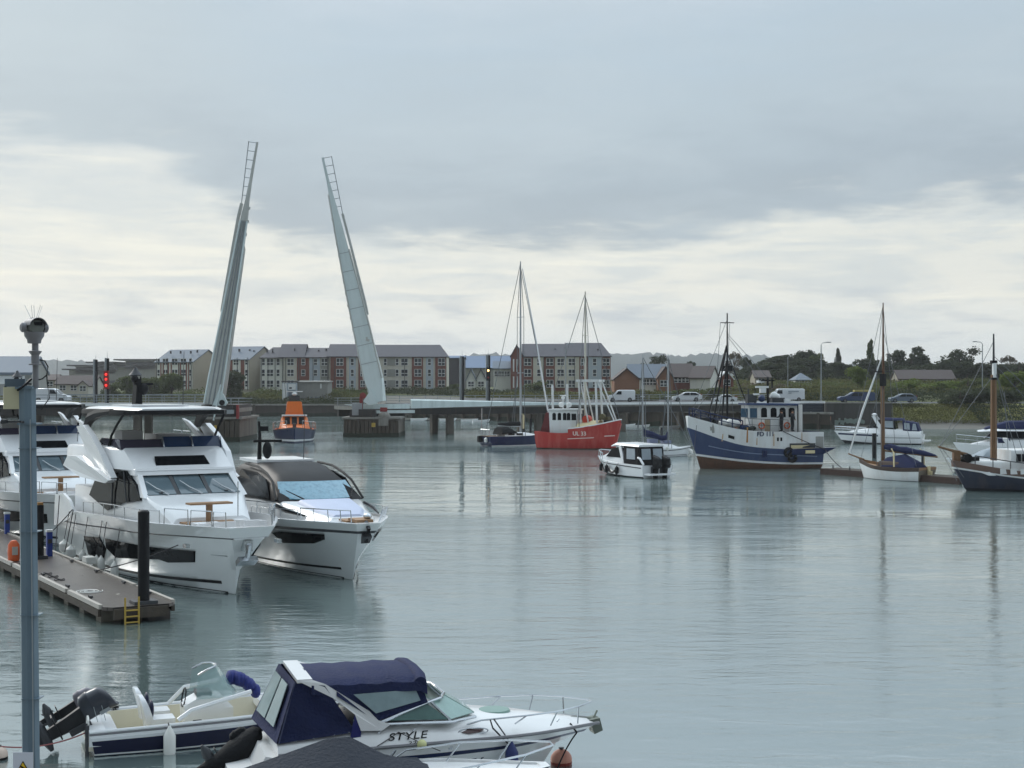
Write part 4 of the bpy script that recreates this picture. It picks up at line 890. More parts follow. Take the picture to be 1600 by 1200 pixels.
# ------------------------------------------------------------------ pontoon of small tenders beyond the bridge
def tender(p, y, label, ln=3.0):
    b = pz(p, y); r = empty('tender', b, random.uniform(-.15, .15), label, 'dinghy', 'small white tenders under the bridge')
    h = Hull([(-ln/2, ln*.42, [.5, .55, .5, .0], [-.1, -.1, -.08, .1]), (-ln/2, ln*.47, [.62, .68, .6, 0], [.18, .18, .2, .32]), (-ln/2, ln/2, [.66, .74, .66, 0], [.42, .42, .46, .58])], 10)
    h.shell([0, 0], 0).build('hull', M_WHITEP, r); h.deck(.2, .08, 0, 1).build('interior', [M_WHITEP, M_STEELG], r)
for p, y, t in ((655, 657.5, 'low white tender at the left end of the row under the bridge'), (700, 658, 'white tender left of the dark bridge mast pair'), (734, 659, 'white tender just right of the bridge mast pair'), (752, 660, 'white tender close to the stern of the navy yacht'), (978, 667.5, 'white tender beyond the bow of the red boat'), (1047, 670, 'white tender behind the twin masts of the small ketch'), (1000, 668.5, 'white tender under the bridge deck right of the red boat')):
    tender(p, y, t, 3.2)
r = empty('floating_pontoon', pz(640, 657), math.radians(-14), 'thin far pontoon beyond the right bridge pier', 'pontoon'); m = MB(); m.box((1, .5, .25), (24, 1.6, .35)); m.build('deck', M_CONC, r, smooth=0)
for i in range(6): m = MB(); m.box((-9+i*4, .5, -.1), (1.6, 1.4, .5)); m.build('float', M_BLACK, r, smooth=0)
# ------------------------------------------------------------------ boats in the middle distance
M_GEL = mat('white_gelcoat', (226, 228, 230), .22, var=.04, scale=.8, coat=.3, streak=.08, streak_col=(170, 166, 156), sscale=1.2)
M_NAVY = mat('navy_hull_paint', (28, 40, 74), .3, var=.12, scale=1, spec=.3, streak=.15, streak_col=(70, 76, 90), sscale=1.2)
M_NCAN = mat('navy_canvas', (36, 43, 76), .8, var=.25, scale=3, bump=.7, spec=.25)
M_BCAN = mat('black_canvas', (24, 25, 28), .8, var=.2, scale=3, bump=.5, spec=.25)
M_WGLASS = mat('smoked_boat_glass', (20, 23, 27), .08, var=.6, scale=2.2, spec=.06)
M_CLEARV = mat('hazy_vinyl_window', (150, 160, 168), .18, var=.2, scale=2)
M_SS = mat('stainless_rail', (200, 204, 208), .2, .9, var=.05)
M_ALU = mat('mast_aluminium', (176, 180, 184), .4, .5, var=.08)
M_ROPE = mat('rope', (66, 64, 66), .9); M_WIRE = mat('rigging_wire', (108, 112, 116), .5, .5)
M_ORANGE = mat('lifeboat_orange', (214, 108, 30), .45, var=.1, scale=1, streak=.15, streak_col=(120, 66, 30))
M_TRAWR = mat('red_trawler_paint', (172, 48, 42), .55, var=.16, scale=.6, streak=.45, streak_col=(208, 116, 104), sscale=1.4)
M_RUST = mat('rusty_boottop', (92, 66, 52), .85, var=.35, scale=1.5, streak=.4, streak_col=(52, 44, 40))
M_TRAWB = mat('blue_trawler_paint', (46, 62, 98), .45, var=.16, scale=.6, streak=.25, streak_col=(92, 104, 124), sscale=1.4)
M_TRAWW = mat('weathered_white_topsides', (216, 218, 218), .55, var=.06, scale=.6, streak=.3, streak_col=(168, 140, 112), sscale=1.1)
M_WOODM = mat('varnished_spar', (112, 82, 54), .5, var=.3, scale=2, streak=.5, streak_col=(70, 50, 36), sscale=5)
M_TEAK = mat('teak_deck', (150, 118, 88), .7, var=.2, scale=3)
M_CREAMC = mat('cream_tarpaulin', (214, 200, 160), .8, var=.1, bump=.2)
M_DKGREY = mat('dark_grey_fitting', (60, 62, 66), .5, var=.2)
M_ANTI = mat('dark_antifouling', (36, 38, 44), .8, var=.2)
M_SKIN = mat('skin', (196, 150, 126), .6); M_DCLOTH = mat('dark_waterproofs', (30, 32, 38), .8, var=.2, scale=6); M_HAIR = mat('dark_hair', (44, 34, 28), .8)
M_BUOYW = mat('white_fender_vinyl', (222, 222, 218), .4, var=.06, scale=3, streak=.2, streak_col=(170, 164, 150))
M_LETW = mat('white_lettering', (228, 214, 206), .6); M_LETB = mat('navy_lettering', (40, 48, 78), .6)
def boat(name, label, cat, p, y, hx, hy, group=None):
    """root of a boat on the water at photo point (p, y), bow along (hx, hy)"""
    return empty(name, pz(p, y), math.atan2(hy, hx), label, cat, group)
def part(fn, name, mats, root, smooth=32): m = MB(); fn(m); return m.build(name, mats, root, smooth)
def hull_name(root, H_, s, x, z, size, m, side=1, name='lettering', fwd=True):
    """lettering wrapped on a hull side; side +1 = port. reads left to right seen from outside"""
    def fn(u, v, w):
        xx = x-side*u*(1); yy = H_.at(xx, z+v)
        return V((xx, side*(yy+.02+w), z+v))
    return text_mesh(name, s, size, m, root, fn, .01, .012)
def rig(root, x, h, z0, r, mat_, bow=None, stern=None, beam=1.2, spread=(.5,), fore=True):
    m = MB(); m.tube([(x, 0, z0), (x, 0, z0+(h-z0)*.6), (x, 0, h)], [r, r*.9, r*.55], 0, 8); m.build('mast', mat_, root)
    w_ = MB(); q = .018+.00012*abs(root.location.y)
    if bow: w_.tube([bow, (x, 0, h*.97)], q, 0, 4)
    if stern: w_.tube([stern, (x, 0, h*.99)], q, 0, 4)
    for sg in (1, -1):
        pts = [V((x-.15, sg*beam, z0))]+[V((x, sg*beam*.55, z0+(h-z0)*s)) for s in spread]+[V((x, 0, h*.98))]
        w_.tube(pts, q, 0, 4); w_.tube([(x-.5, sg*beam, z0), (x, 0, z0+(h-z0)*.55)], q*.9, 0, 4)
    w_.build('rigging', M_WIRE, root)
    for s in spread: m = MB(); m.tube([(x, -beam*.56, z0+(h-z0)*s), (x, beam*.56, z0+(h-z0)*s)], r*.35, 0, 5); m.build('spreader', mat_, root)
def fender(root, p, ln=.7, r=.14, m_=None, top=None, name='fender', label=None):
    m = MB(); m.lathe([(.02, ln/2+.1), (.05, ln/2+.04), (r*.7, ln/2-.02), (r, ln/2-.09), (r, -ln/2+.09), (r*.7, -ln/2+.02), (.04, -ln/2-.03)], (0, 0, 0), 'z', 12); o = m.build(name, m_ or M_BUOYW, root, loc=p)
    if top is not None: m = MB(); m.tube([V(top)-V(p), (0, 0, ln/2+.05)], .013, 0, 5); m.build('lanyard', M_ROPE, o)
    if label: o['label'] = label
    return o
def person(label, loc, rz, pose, cloth, hair):
    """one continuous skinned body; pose: dict of joints"""
    J = dict(pelvis=(0, 0, .95), waist=(0, 0, 1.1), chest=(.01, 0, 1.35), neck=(.0, 0, 1.5), head=(.02, 0, 1.62), top=(.01, 0, 1.73),
             shl=(0, .19, 1.43), ell=(.02, .25, 1.15), wrl=(.16, .2, .95), hal=(.24, .18, .92), shr=(0, -.19, 1.43), elr=(.02, -.25, 1.15), wrr=(.16, -.2, .95), har=(.24, -.18, .92),
             hil=(0, .1, .9), knl=(.03, .11, .48), anl=(-.02, .12, .08), tol=(.14, .13, .03), hir=(0, -.1, .9), knr=(.03, -.11, .48), anr=(-.02, -.12, .08), tor=(.14, -.13, .03))
    J.update(pose); k = list(J)
    R = dict(pelvis=.15, waist=.14, chest=.17, neck=.062, head=.105, top=.07, shl=.085, ell=.055, wrl=.04, hal=.045, shr=.085, elr=.055, wrr=.04, har=.045, hil=.11, knl=.075, anl=.055, tol=.045, hir=.11, knr=.075, anr=.055, tor=.045)
    E = [('pelvis', 'waist'), ('waist', 'chest'), ('chest', 'neck'), ('neck', 'head'), ('head', 'top')]+[(a+s, b+s) for s in 'lr' for a, b in (('sh', 'el'), ('el', 'wr'), ('wr', 'ha'), ('hi', 'kn'), ('kn', 'an'), ('an', 'to'))]+[('chest', 'shl'), ('chest', 'shr'), ('pelvis', 'hil'), ('pelvis', 'hir')]
    me = bpy.data.meshes.new('person'); me.from_pydata([J[q] for q in k], [(k.index(a), k.index(b)) for a, b in E], []); o = bpy.data.objects.new('person', me); COL.objects.link(o)
    sk = o.modifiers.new('skin', 'SKIN'); sk.use_smooth_shade = True
    if not me.skin_vertices: 
        bpy.context.view_layer.objects.active = o; 
    for i, q in enumerate(k): me.skin_vertices[0].data[i].radius = (R[q]*1.15, R[q]*1.15*(.8 if q in ('pelvis', 'waist', 'chest') else 1))
    me.skin_vertices[0].data[0].use_root = True
    o.modifiers.new('sub', 'SUBSURF').levels = 1; o.modifiers['sub'].render_levels = 1
    dg = bpy.context.evaluated_depsgraph_get(); nm = bpy.data.meshes.new_from_object(o.evaluated_get(dg)); bpy.data.objects.remove(o)
    nm.materials.append(cloth); nm.materials.append(M_SKIN)
    for f in nm.polygons:
        c = f.center; f.use_smooth = True
        if c.z > J['neck'][2] or min((c-V(J['hal'])).length, (c-V(J['har'])).length) < .075: f.material_index = 1
    b = bpy.data.objects.new('person', nm); COL.objects.link(b); b.location = loc; b.rotation_euler = (0, 0, rz); tag(b, label, 'person')
    h = MB(); hd = V(J['head']); h.ball(hd+V((-.02, 0, .05)), (.115, .11, .1), 0, 12, 8); h.build('hair', hair, b)
    return b
# --- orange lifeboat, bow-on
r = boat('lifeboat', 'orange and navy lifeboat coming bow-on through the raised bridge', 'lifeboat', 460, 689.5, .147, -1)
r.scale = (1.08, 1.08, 1.08)
Hh = Hull([(-7, 5.4, [1.2, 1.5, 1.1, .0], [-.9]*4), (-7, 6.2, [2.0, 2.2, 1.75, .0], [.15, .15, .15, .2]), (-7, 6.3, [2.05, 2.25, 1.85, .05], [.32, .32, .34, .42]), (-7, 6.9, [2.15, 2.35, 2.15, .1], [1.15, 1.12, 1.25, 1.6]), (-7, 7, [2.15, 2.38, 2.2, .15], [1.3, 1.27, 1.42, 1.78])])
Hh.shell([0, 1, 0, 2], 0).build('hull', [M_NAVY, M_WHITEP, M_DKGREY], r); Hh.deck(.12, .1, 0, 1).build('deck', [M_DKGREY, M_ORANGE], r)
S = [(-4.5, -4.4, 1.75, 1.4, 1.2, 2.75, .25), (1.0, .8, 1.8, 1.4, 1.2, 2.88, .2), (1.9, 1.3, 1.7, 1.3, 1.2, 2.86, .12), (2.5, 2.3, 1.6, 1.35, 1.2, 1.9, .12), (4.3, 4.0, 1.05, .85, 1.3, 1.68, .1)]
part(lambda m: cabin(m, S), 'superstructure', M_ORANGE, r)
S2 = [(-4, -3.9, 1.0, .85, 2.7, 4.45, .12), (-.2, -.6, 1.05, .78, 2.7, 4.5, .12)]
part(lambda m: cabin(m, S2), 'upper_wheelhouse', M_ORANGE, r)
part(lambda m: m.box((1.15, 0, 2.96), (.9, 2.8, .16)), 'visor', M_WHITEP, r)
for y in (-.78, 0, .78):
    part(lambda m: m.plate([(2.2, y-.3, 2.05), (2.2, y+.3, 2.05), (1.45, y+.28, 2.78), (1.45, y-.28, 2.78)], .06), 'window', M_WGLASS, r).location.x = .08
part(lambda m: (m.tube([(-2, .5, 4.2), (-2, .3, 5.2)], .06), m.tube([(-2, -.5, 4.2), (-2, -.3, 5.2)], .06), m.box((-2, 0, 4.9), (.8, 1.2, .5)), m.tube([(-2.2, -.9, 4.2), (-2.2, -1.1, 6.6)], .025)), 'mast', M_DKGREY, r)
part(lambda m: (m.ball((-1.8, 0, 5.35), (.3, .3, .22)), m.box((-1.8, 0, 5.62), (.25, 1.9, .1))), 'radar', M_WHITEP, r)
for sg in (1, -1):
    part(lambda m: m.box((.2, sg*1.05, 3.6), (.5, .25, .3)), 'searchlight', M_DKGREY, r)
    part(lambda m: rail(m, [Hh.sheer(x)*1 if sg > 0 else mirror(Hh.sheer(x)) for x in (-6.5, -4, -1.5, 1, 3.5, 5.5)], .8, .03, 0, 1, mid=True), 'guard_rail', M_SS, r)
part(lambda m: m.box((4.6, 0, 1.9), (.5, .4, .5)), 'windlass', M_DKGREY, r)
# --- navy sailing yacht with tall mast
r = boat('sailing_yacht', 'navy sailing yacht with a very tall mast moored behind the red boat', 'sailing yacht', 808, 696, .86, .5)
Hh = Hull([(-3.6, 3.6, [.6, .9, .6, 0], [-.5]*4), (-4.0, 4.3, [1.2, 1.45, 1.1, 0], [.0, 0, 0, .1]), (-4.05, 4.4, [1.3, 1.52, 1.2, 0], [.12, .12, .14, .25]), (-4.3, 4.9, [1.35, 1.62, 1.35, 0], [1.15, 1.12, 1.2, 1.45])])
Hh.shell([0, 1, 0], 0).build('hull', [M_NAVY, M_WHITEP], r); Hh.deck(.05, .09, 0, 1).build('deck', [M_GEL, M_TEAK], r)
part(lambda m: cabin(m, [(-2.2, -2.0, 1.0, .85, 1.1, 1.55, .12), (.8, .6, .95, .8, 1.12, 1.5, .12), (2.4, 2.0, .5, .4, 1.2, 1.3, .05)]), 'coachroof', M_GEL, r)
for sg in (1, -1):
    for x in (-1.3, -.2): part(lambda m: m.box((x, sg*.94, 1.33), (.8, .08, .2)), 'window', M_WGLASS, r)
part(lambda m: cabin(m, [(-2.6, -2.4, 1.1, .85, 1.3, 2.1, .3), (-1.2, -1.5, 1.05, .8, 1.45, 2.15, .3), (-.4, -1.2, .9, .6, 1.45, 2.0, .2)]), 'sprayhood', M_BCAN, r)
rig(r, .45, 21.0, 1.1, .12, M_ALU, (4.8, 0, 1.5), (-4.2, 0, 1.2), 1.35, (.36, .68))
part(lambda m: m.tube([(.4, 0, 2.2), (-2.5, 0, 2.3)], .09), 'boom', M_ALU, r); part(lambda m: m.tube([(4.5, 0, 2.0), (2.6, 0, 11.5), (.7, 0, 20.2)], [.09, .1, .05]), 'furled_jib', M_GEL, r)
part(lambda m: m.loft([[V((x, .0+w*math.cos(a), 2.45+w*1.3*math.sin(a))) for a in [i*math.pi/4 for i in range(8)]] for x, w in ((.35, .22), (-1, .2), (-2.5, .1))]), 'sail_cover', M_BCAN, r)
part(lambda m: m.tube([(.7, -.1, 1.9), (.75, -.1, 3.4), (.6, -.1, 3.6)], [.15, .13, .06]), 'furled_sail', M_CREAMC, r)
part(lambda m: (rail(m, [(-4.2, -1.1, 1.15), (-4.25, 0, 1.15), (-4.2, 1.1, 1.15)], .75, .025), m.tube([(-4.1, .9, 1.1), (-4.1, .9, 4.3)], .05)), 'pushpit', M_SS, r)
fender(r, (-4.35, -.5, .7), .5, .2)
part(lambda m: m.box((-4.45, .7, .8), (.5, .4, .7)), 'outboard_motor', M_BLACK, r)
# --- red fishing boat
r = boat('fishing_boat', 'red fishing boat with white wheelhouse, gantry and tall pale mast', 'fishing boat', 907, 701, .93, -.36)
Hh = Hull([(-4.2, 3.5, [.8, 1.2, .9, 0], [-.7]*4), (-4.5, 4.0, [1.6, 1.8, 1.4, .0], [.12, .1, .1, .15]), (-4.6, 4.3, [1.75, 1.92, 1.7, .15], [.95, .9, 1.05, 1.45]), (-4.65, 4.6, [1.8, 1.98, 1.9, .2], [1.9, 1.72, 2.05, 2.75])])
Hh.shell([0, 1, 1], 1).build('hull', [M_RUST, M_TRAWR], r); Hh.deck(.75, .1, 0, 1).build('deck', [M_TRAWR, M_RUST], r)
def fore(m):
    for sg in (1, -1):
        R = []
        for x in (-.75, .3, 1.4, 2.5, 3.4, 4.1, 4.5): p = Hh.sheer(x); R.append([V((x, sg*p.y, p.z-.02)), V((x, sg*(p.y+.03), p.z+.42)), V((x, sg*max(.02, p.y-.1), p.z+.42)), V((x, sg*max(.01, p.y-.1), p.z-.02))])
        m.loft(R)
part(fore, 'raised_bulwark', M_TRAWR, r)
part(lambda m: m.tube([V((x, sg*(Hh.sheer(x).y+.02), Hh.sheer(x).z+.45)) for sg in (1, -1) for x in ((-.75, .6, 2, 3.2, 4.1, 4.55) if sg > 0 else (4.55, 4.1, 3.2, 2, .6, -.75))], .07), 'bulwark_cap', M_WHITEP, r)
part(lambda m: m.loft([[V((x, y*w, z0+h*math.sin(math.pi*(i+.5)/9)**.5)) for i, y in enumerate([1.3-2.6*k/8 for k in range(9)])] for x, w, z0, h in ((-.7, 1.2, 1.7, .4), (.0, 1.25, 1.9, 1.0), (1.2, 1.2, 2.1, .95), (2.3, .9, 2.4, .7))]), 'whaleback_cover', M_CREAMC, r)
W = [(-3.1, -3.2, 1.15, 1.2, 1.3, 4.1, .1), (-.7, -.75, 1.15, 1.2, 1.3, 4.15, .1), (-.1, -.05, .7, .75, 1.3, 4.15, .1)]
part(lambda m: cabin(m, W), 'wheelhouse', M_TRAWW, r)
part(lambda m: cabin(m, [(-3.35, -3.3, 1.25, 1.3, 4.1, 4.3, .05), (-.7, -.65, 1.3, 1.35, 4.15, 4.33, .05), (.05, .1, .85, .9, 4.15, 4.33, .05)]), 'wheelhouse_roof', M_TRAWW, r)
for sg in (1, -1):
    for x in (-2.6, -2.0, -1.4, -.95): part(lambda m: m.plate([(x-.2, sg*1.2, 3.1), (x+.2, sg*1.2, 3.1), (x+.2, sg*1.22, 3.75), (x+.1, sg*1.22, 3.88), (x-.1, sg*1.22, 3.88), (x-.2, sg*1.22, 3.75)][::-sg], .05), 'window', M_WGLASS, r)
    part(lambda m: m.plate([(-.62, sg*1.16, 3.1), (-.2, sg*.83, 3.1), (-.2, sg*.85, 3.8), (-.62, sg*1.18, 3.8)][::-sg], .05), 'window', M_WGLASS, r)
part(lambda m: m.box((-.02, 0, 3.45), (.12, .9, .65)), 'window', M_WGLASS, r)
part(lambda m: m.prism([(-4.5, 1.3), (-3.2, 1.3), (-3.25, 3.9), (-3.7, 3.9)], 'y', -.8, .8), 'engine_casing', mat('dark_red_paint', (104, 40, 40), .7, var=.2), r)
for x, h in ((-3.0, 6.9), (-1.3, 7.0)): part(lambda m: m.tube([(x, -.5, 4.2), (x-.05, -.5, h)], .12), 'exhaust_pole', M_TRAWW, r)
part(lambda m: (m.tube([(-2, 0, 4.3), (-2, 0, 5.6)], .06), m.box((-2, 0, 5.75), (.25, 1.3, .12)), m.ball((-2, 0, 5.5), .2), m.ball((-1.1, -.6, 4.75), .3), m.ball((-2.4, .6, 4.75), .3)), 'radar', M_WHITEP, r)
for y in (-.95, .95):
    part(lambda m: (m.tube([(.4, y, 2.3), (.1, y*.9, 7.3)], .1), m.tube([(1.3, y, 2.4), (.3, y*.9, 7.2)], .08)), 'gantry_leg', M_TRAWW, r)
    part(lambda m: (m.tube([(2.2, y, 2.6), (2.0, y*.9, 7.3)], .12), m.tube([(4.0, y*.4, 2.9), (2.2, y*.9, 7.2)], .08)), 'gantry_leg', M_TRAWW, r)
part(lambda m: (m.box((1.1, -.85, 7.35), (2.6, .3, .28)), m.box((1.1, .85, 7.35), (2.6, .3, .28)), m.box((.1, 0, 7.35), (.25, 1.9, .22)), m.box((2.1, 0, 7.35), (.25, 1.9, .22))), 'gantry_beam', M_TRAWW, r)
rig(r, .55, 17.0, 2.2, .13, mat('buff_spar', (206, 200, 186), .5, streak=.3, streak_col=(120, 100, 80)), (4.4, 0, 3.2), (-4.4, 0, 2.2), 1.7, (.68,))
part(lambda m: (m.lathe([(.05, -.5), (.42, -.5), (.42, .5), (.05, .5)], (.9, -.4, 3.2), 'y', 12), m.box((.9, -.4, 2.75), (.9, .8, .3))), 'winch', mat('orange_red_winch', (190, 70, 50), .6, var=.2), r)
part(lambda m: (m.lathe([(.05, -.35), (.3, -.35), (.3, .35), (.05, .35)], (2.6, -.3, 3.5), 'y', 10), m.box((2.7, .2, 3.3), (1.0, .9, .3))), 'net_drum', mat('mossy_net', (98, 92, 66), .9, var=.3), r)
Hs = Hull([Hh.rows[2], (-4.65, 4.6, [1.83, 2.01, 1.93, .22], [2.35, 2.17, 2.5, 3.2])])
hull_name(r, Hh, 'UL 33', .55, 1.5, .6, M_LETW, -1, 'registration_number')
part(lambda m: (Hh.line(m, lambda x: 1.12+.05*x, lambda x: 1.2+.05*x, -.8, 2.0), Hh.line(m, lambda x: 1.22+.05*x, lambda x: 1.32+.05*x, 3.0, 4.0)), 'rubbing_strake', M_LETW, r)
# --- white cabin boat with two black outboards
r = boat('motor_boat', 'white cabin motor boat with black canvas back and two black outboard motors', 'motor boat', 985, 744, -.50, .87); r.location.y += 1
Hh = Hull([(-3.6, 3.0, [.7, .8, .6, 0], [-.4, -.4, -.35, -.1]), (-3.6, 3.45, [1.25, 1.3, 1.05, 0], [.1, .1, .14, .3]), (-3.65, 3.9, [1.35, 1.42, 1.3, .25], [.8, .85, .98, 1.2]), (-3.65, 4.0, [1.33, 1.4, 1.3, .28], [.95, 1.0, 1.12, 1.35])])
Hh.shell([1, 0, 2], 0).build('hull', [M_GEL, M_ANTI, M_GEL], r); Hh.deck(.1, .1).build('deck', M_GEL, r); part(lambda m: Hh.line(m, lambda x: .85+.04*x, lambda x: .92+.04*x, -3.5, 3.2), 'hull_stripe', M_DKGREY, r)
part(lambda m: cabin(m, [(-.9, -.9, 1.12, .98, .9, 2.3, .2), (.6, .3, 1.1, .95, .9, 2.35, .2), (1.9, .9, 1.0, .8, 1.0, 2.1, .25), (3.3, 2.6, .6, .5, 1.2, 1.5, .1)]), 'cabin', M_GEL, r)
part(lambda m: cabin(m, [(-2.9, -2.9, 1.18, 1.1, 2.3, 2.45, .06), (.3, .3, 1.12, 1.02, 2.36, 2.54, .08), (1.2, 1.1, .9, .8, 2.2, 2.36, .08)]), 'hardtop', M_GEL, r)
for sg in (1, -1):
    part(lambda m: m.plate([(-.7, sg*1.1, 1.4), (1.7, sg*1.02, 1.4), (1.0, sg*.9, 2.05), (.0, sg*1.0, 2.2), (-.7, sg*1.03, 2.15)][::-sg], .05), 'side_window', M_WGLASS, r)
    part(lambda m: m.plate([(-1.0, sg*1.2, 1.0), (-.75, sg*1.2, 1.0), (-.15, sg*1.12, 2.3), (-.5, sg*1.12, 2.35)][::-sg], .08), 'cabin_frame', M_GEL, r)
    part(lambda m: m.plate([(-2.95, sg*1.2, .95), (-1.0, sg*1.2, .95), (-.85, sg*1.1, 2.3), (-2.8, sg*1.12, 2.3)][::-sg], .05), 'canvas_side', M_BCAN, r)
    part(lambda m: m.plate([(-2.5, sg*1.22, 1.35), (-1.4, sg*1.22, 1.35), (-1.3, sg*1.15, 2.15), (-2.4, sg*1.16, 2.15)][::-sg], .05), 'vinyl_window', M_CLEARV, r)
    part(lambda m: m.tube([(-3.6, sg*1.2, 1.0), (-3.2, sg*1.24, 1.45), (-2.9, sg*1.2, 1.5)], .09), 'quarter_coaming', M_GEL, r)
part(lambda m: m.plate([(-3.05, 1.15, .7), (-3.05, -1.15, .7), (-2.85, -1.1, 2.35), (-2.85, 1.1, 2.35)], .05), 'canvas_back', M_BCAN, r)
for a, c in ((.92, .12), (-.12, -.92)): part(lambda m: m.plate([(-3.05, a, 1.35), (-3.05, c, 1.35), (-2.95, c, 2.15), (-2.95, a, 2.15)], .04), 'vinyl_window', M_CLEARV, r)
part(lambda m: m.box((-3.95, 0, .3), (.9, 2.3, .14)), 'swim_platform', M_GEL, r)
def outboard(root, p, h=1.25, tilt=0.0, cowl=None, leg=None, name='outboard_motor', sc_=1.0):
    o = empty(name, p); o.parent = root; o.rotation_euler = (0, tilt, 0)
    m = MB(); m.loft([[V((x*sc_, y*sc_, z*sc_)) for x, y in ((-.32*k-.05, -.12*k), (-.28*k-.05, .12*k*0-.0), )] for k, z in ()] if False else [[V(((.22*math.copysign(abs(math.cos(a))**.6, math.cos(a))-.12*(.3+k))*k*sc_*1.35, .2*math.copysign(abs(math.sin(a))**.6, math.sin(a))*k*sc_, (z+.06*math.cos(a)*(z > .5))*sc_)) for a in [i*math.pi/8 for i in range(16)]] for k, z in ((.8, .0), (.96, .06), (1.0, .2), (1.02, .22), (1.02, .25), (.99, .27), (.98, .5), (.9, .64), (.7, .7), (.3, .73))]); m.build('cowling', cowl or M_BLACK, o, 40)
    m = MB(); m.loft([[V((x*sc_, y*sc_, z*sc_)) for x, y in ((-.28*k, -.09*k), (.12*k, -.09*k), (.16*k, 0), (.12*k, .09*k), (-.28*k, .09*k))] for k, z in ((1.0, .05), (.8, -.35), (.62, -.8), (.5, -1.1))]); m.box((-.12*sc_, 0, -.62*sc_), (.55*sc_, .34*sc_, .03*sc_)); m.build('leg', leg or cowl or M_BLACK, o)
    m = MB(); m.lathe([(.02, -.34), (.09, -.2), (.1, .1), (.04, .3)], (-.05*sc_, 0, -.92*sc_), 'x', 10)
    for i in range(3): a = i*2.09; m.plate([V((-.3*sc_, .06*math.cos(a)*sc_, -.92*sc_+.06*math.sin(a)*sc_)), V((-.36*sc_, .2*math.cos(a+.3)*sc_, -.92*sc_+.2*math.sin(a+.3)*sc_)), V((-.28*sc_, .2*math.cos(a-.4)*sc_, -.92*sc_+.2*math.sin(a-.4)*sc_))], .02)
    m.build('propeller', M_DKGREY, o); m = MB(); m.prism([(-.2*sc_, -1.0*sc_), (.1*sc_, -1.0*sc_), (-.05*sc_, -1.3*sc_), (-.15*sc_, -1.3*sc_)], 'y', -.02, .02); m.build('skeg', leg or cowl or M_BLACK, o, 0)
    m = MB(); m.box((.14*sc_, 0, -.18*sc_), (.14*sc_, .3*sc_, .5*sc_)); m.build('bracket', M_DKGREY, o, 0); return o
for y in (.42, -.42): outboard(r, (-3.95, y, .75), sc_=1.25)
for x, z in ((2.6, .55), (.9, .5), (-.6, .45)): fender(r, (x, Hh.at(x, .8)+.16, z), .55, .16, M_BLACK, (x, Hh.sheer(x).y, Hh.sheer(x).z))
for a, c in ((2.6, 1.0), (.9, -.5)): part(lambda m: rope(m, (a-.1, Hh.at(a, .6)+.22, .6), (c, Hh.at(c, .5)+.22, .55), .3, .09), 'fender_skirt', M_BLACK, r)
part(lambda m: rail(m, [Hh.sheer(x) for x in (2.0, 2.8, 3.5)]+[V((3.95, 0, 1.35))]+[mirror(Hh.sheer(x)) for x in (3.5, 2.8, 2.0)], .5, .035, 0, 1), 'bow_rail', M_SS, r)
# --- small ketch with blue sail cover
r = boat('sailing_boat', 'small white two-masted yacht with a blue sail cover behind the cabin boat', 'sailing boat', 1038, 713, .92, .38)
Hh = Hull([(-2.6, 2.0, [.5, .8, .5, 0], [-.5]*4), (-2.8, 2.55, [.9, 1.1, .8, 0], [.02]*4), (-3.0, 2.95, [1.0, 1.2, 1.0, 0], [.78, .74, .8, .98])])
Hh.shell([1, 0], 0).build('hull', [M_GEL, M_ANTI], r); Hh.deck(.04, .08).build('deck', M_GEL, r); part(lambda m: (Hh.belt(m, -.14, .035), Hh.line(m, lambda x: .12, lambda x: .17, -2.7, 2.4)), 'hull_stripe', M_DKGREY, r)
part(lambda m: cabin(m, [(-1.6, -1.5, .8, .65, .74, 1.25, .15), (.7, .5, .75, .6, .78, 1.2, .15), (1.7, 1.2, .4, .3, .82, .95, .05)]), 'coachroof', M_GEL, r)
rig(r, -2.35, 9.9, .8, .085, M_ALU, (2.9, 0, 1.0), None, .9, (.55,)); rig(r, .42, 9.9, .8, .085, M_ALU, (2.9, 0, 1.0), None, 1.0, (.55,))
part(lambda m: m.loft([[V((x, w*math.cos(a), z+w*1.2*math.sin(a))) for a in [i*math.pi/4 for i in range(8)]] for x, z, w in ((-2.25, 2.75, .15), (-2.2, 2.3, .3), (-1.3, 2.1, .26), (-.3, 1.75, .2), (.15, 1.75, .26), (.3, 2.3, .08))]), 'sail_cover', M_NCAN, r)
part(lambda m: (m.box((-1.2, .2, 1.5), (.9, .6, .4)), m.box((0.2, 0, 1.4), (.8, .8, .3))), 'deck_canvas', mat('grey_blue_canvas', (120, 126, 150), .8), r)
fender(r, (2.7, -.35, .4), .45, .2); part(lambda m: (rope(m, (2.9, 0, .9), (4.6, -.3, .3), .15, .03)), 'mooring_line', M_ROPE, r)
fender(r, (-.3, -1.15, .8), .4, .2)
# --- blue and white trawler FD 111
r = boat('fishing_trawler', 'large blue and white fishing trawler lettered FD 111 with black tripod mast', 'fishing trawler', 1183, 733, -.975, -.22); r.location.y += 2.0
TRAW = r
Hh = Hull([(-4.8, 4.3, [.8, 1.3, .9, 0], [-.9]*4), (-5.3, 4.75, [1.9, 2.05, 1.5, 0], [.1, .08, .1, .2]), (-5.35, 5.0, [1.98, 2.12, 1.62, .0], [.34, .38, .6, 1.05]), (-5.36, 5.05, [2.0, 2.14, 1.65, .0], [.5, .54, .78, 1.22]),
           (-5.4, 5.8, [2.12, 2.25, 2.05, .1], [1.55, 1.65, 2.05, 3.4]), (-5.4, 5.85, [2.1, 2.25, 2.2, .3], [3.0, 3.05, 3.3, 4.35])])
Hh.shell([0, 0, 1, 2, 3], 2).build('hull', [M_RUST, M_TRAWW, M_TRAWB, M_TRAWW], r); Hh.deck(.25, .1, 0, 1).build('deck', [M_TRAWW, M_DKGREY], r)
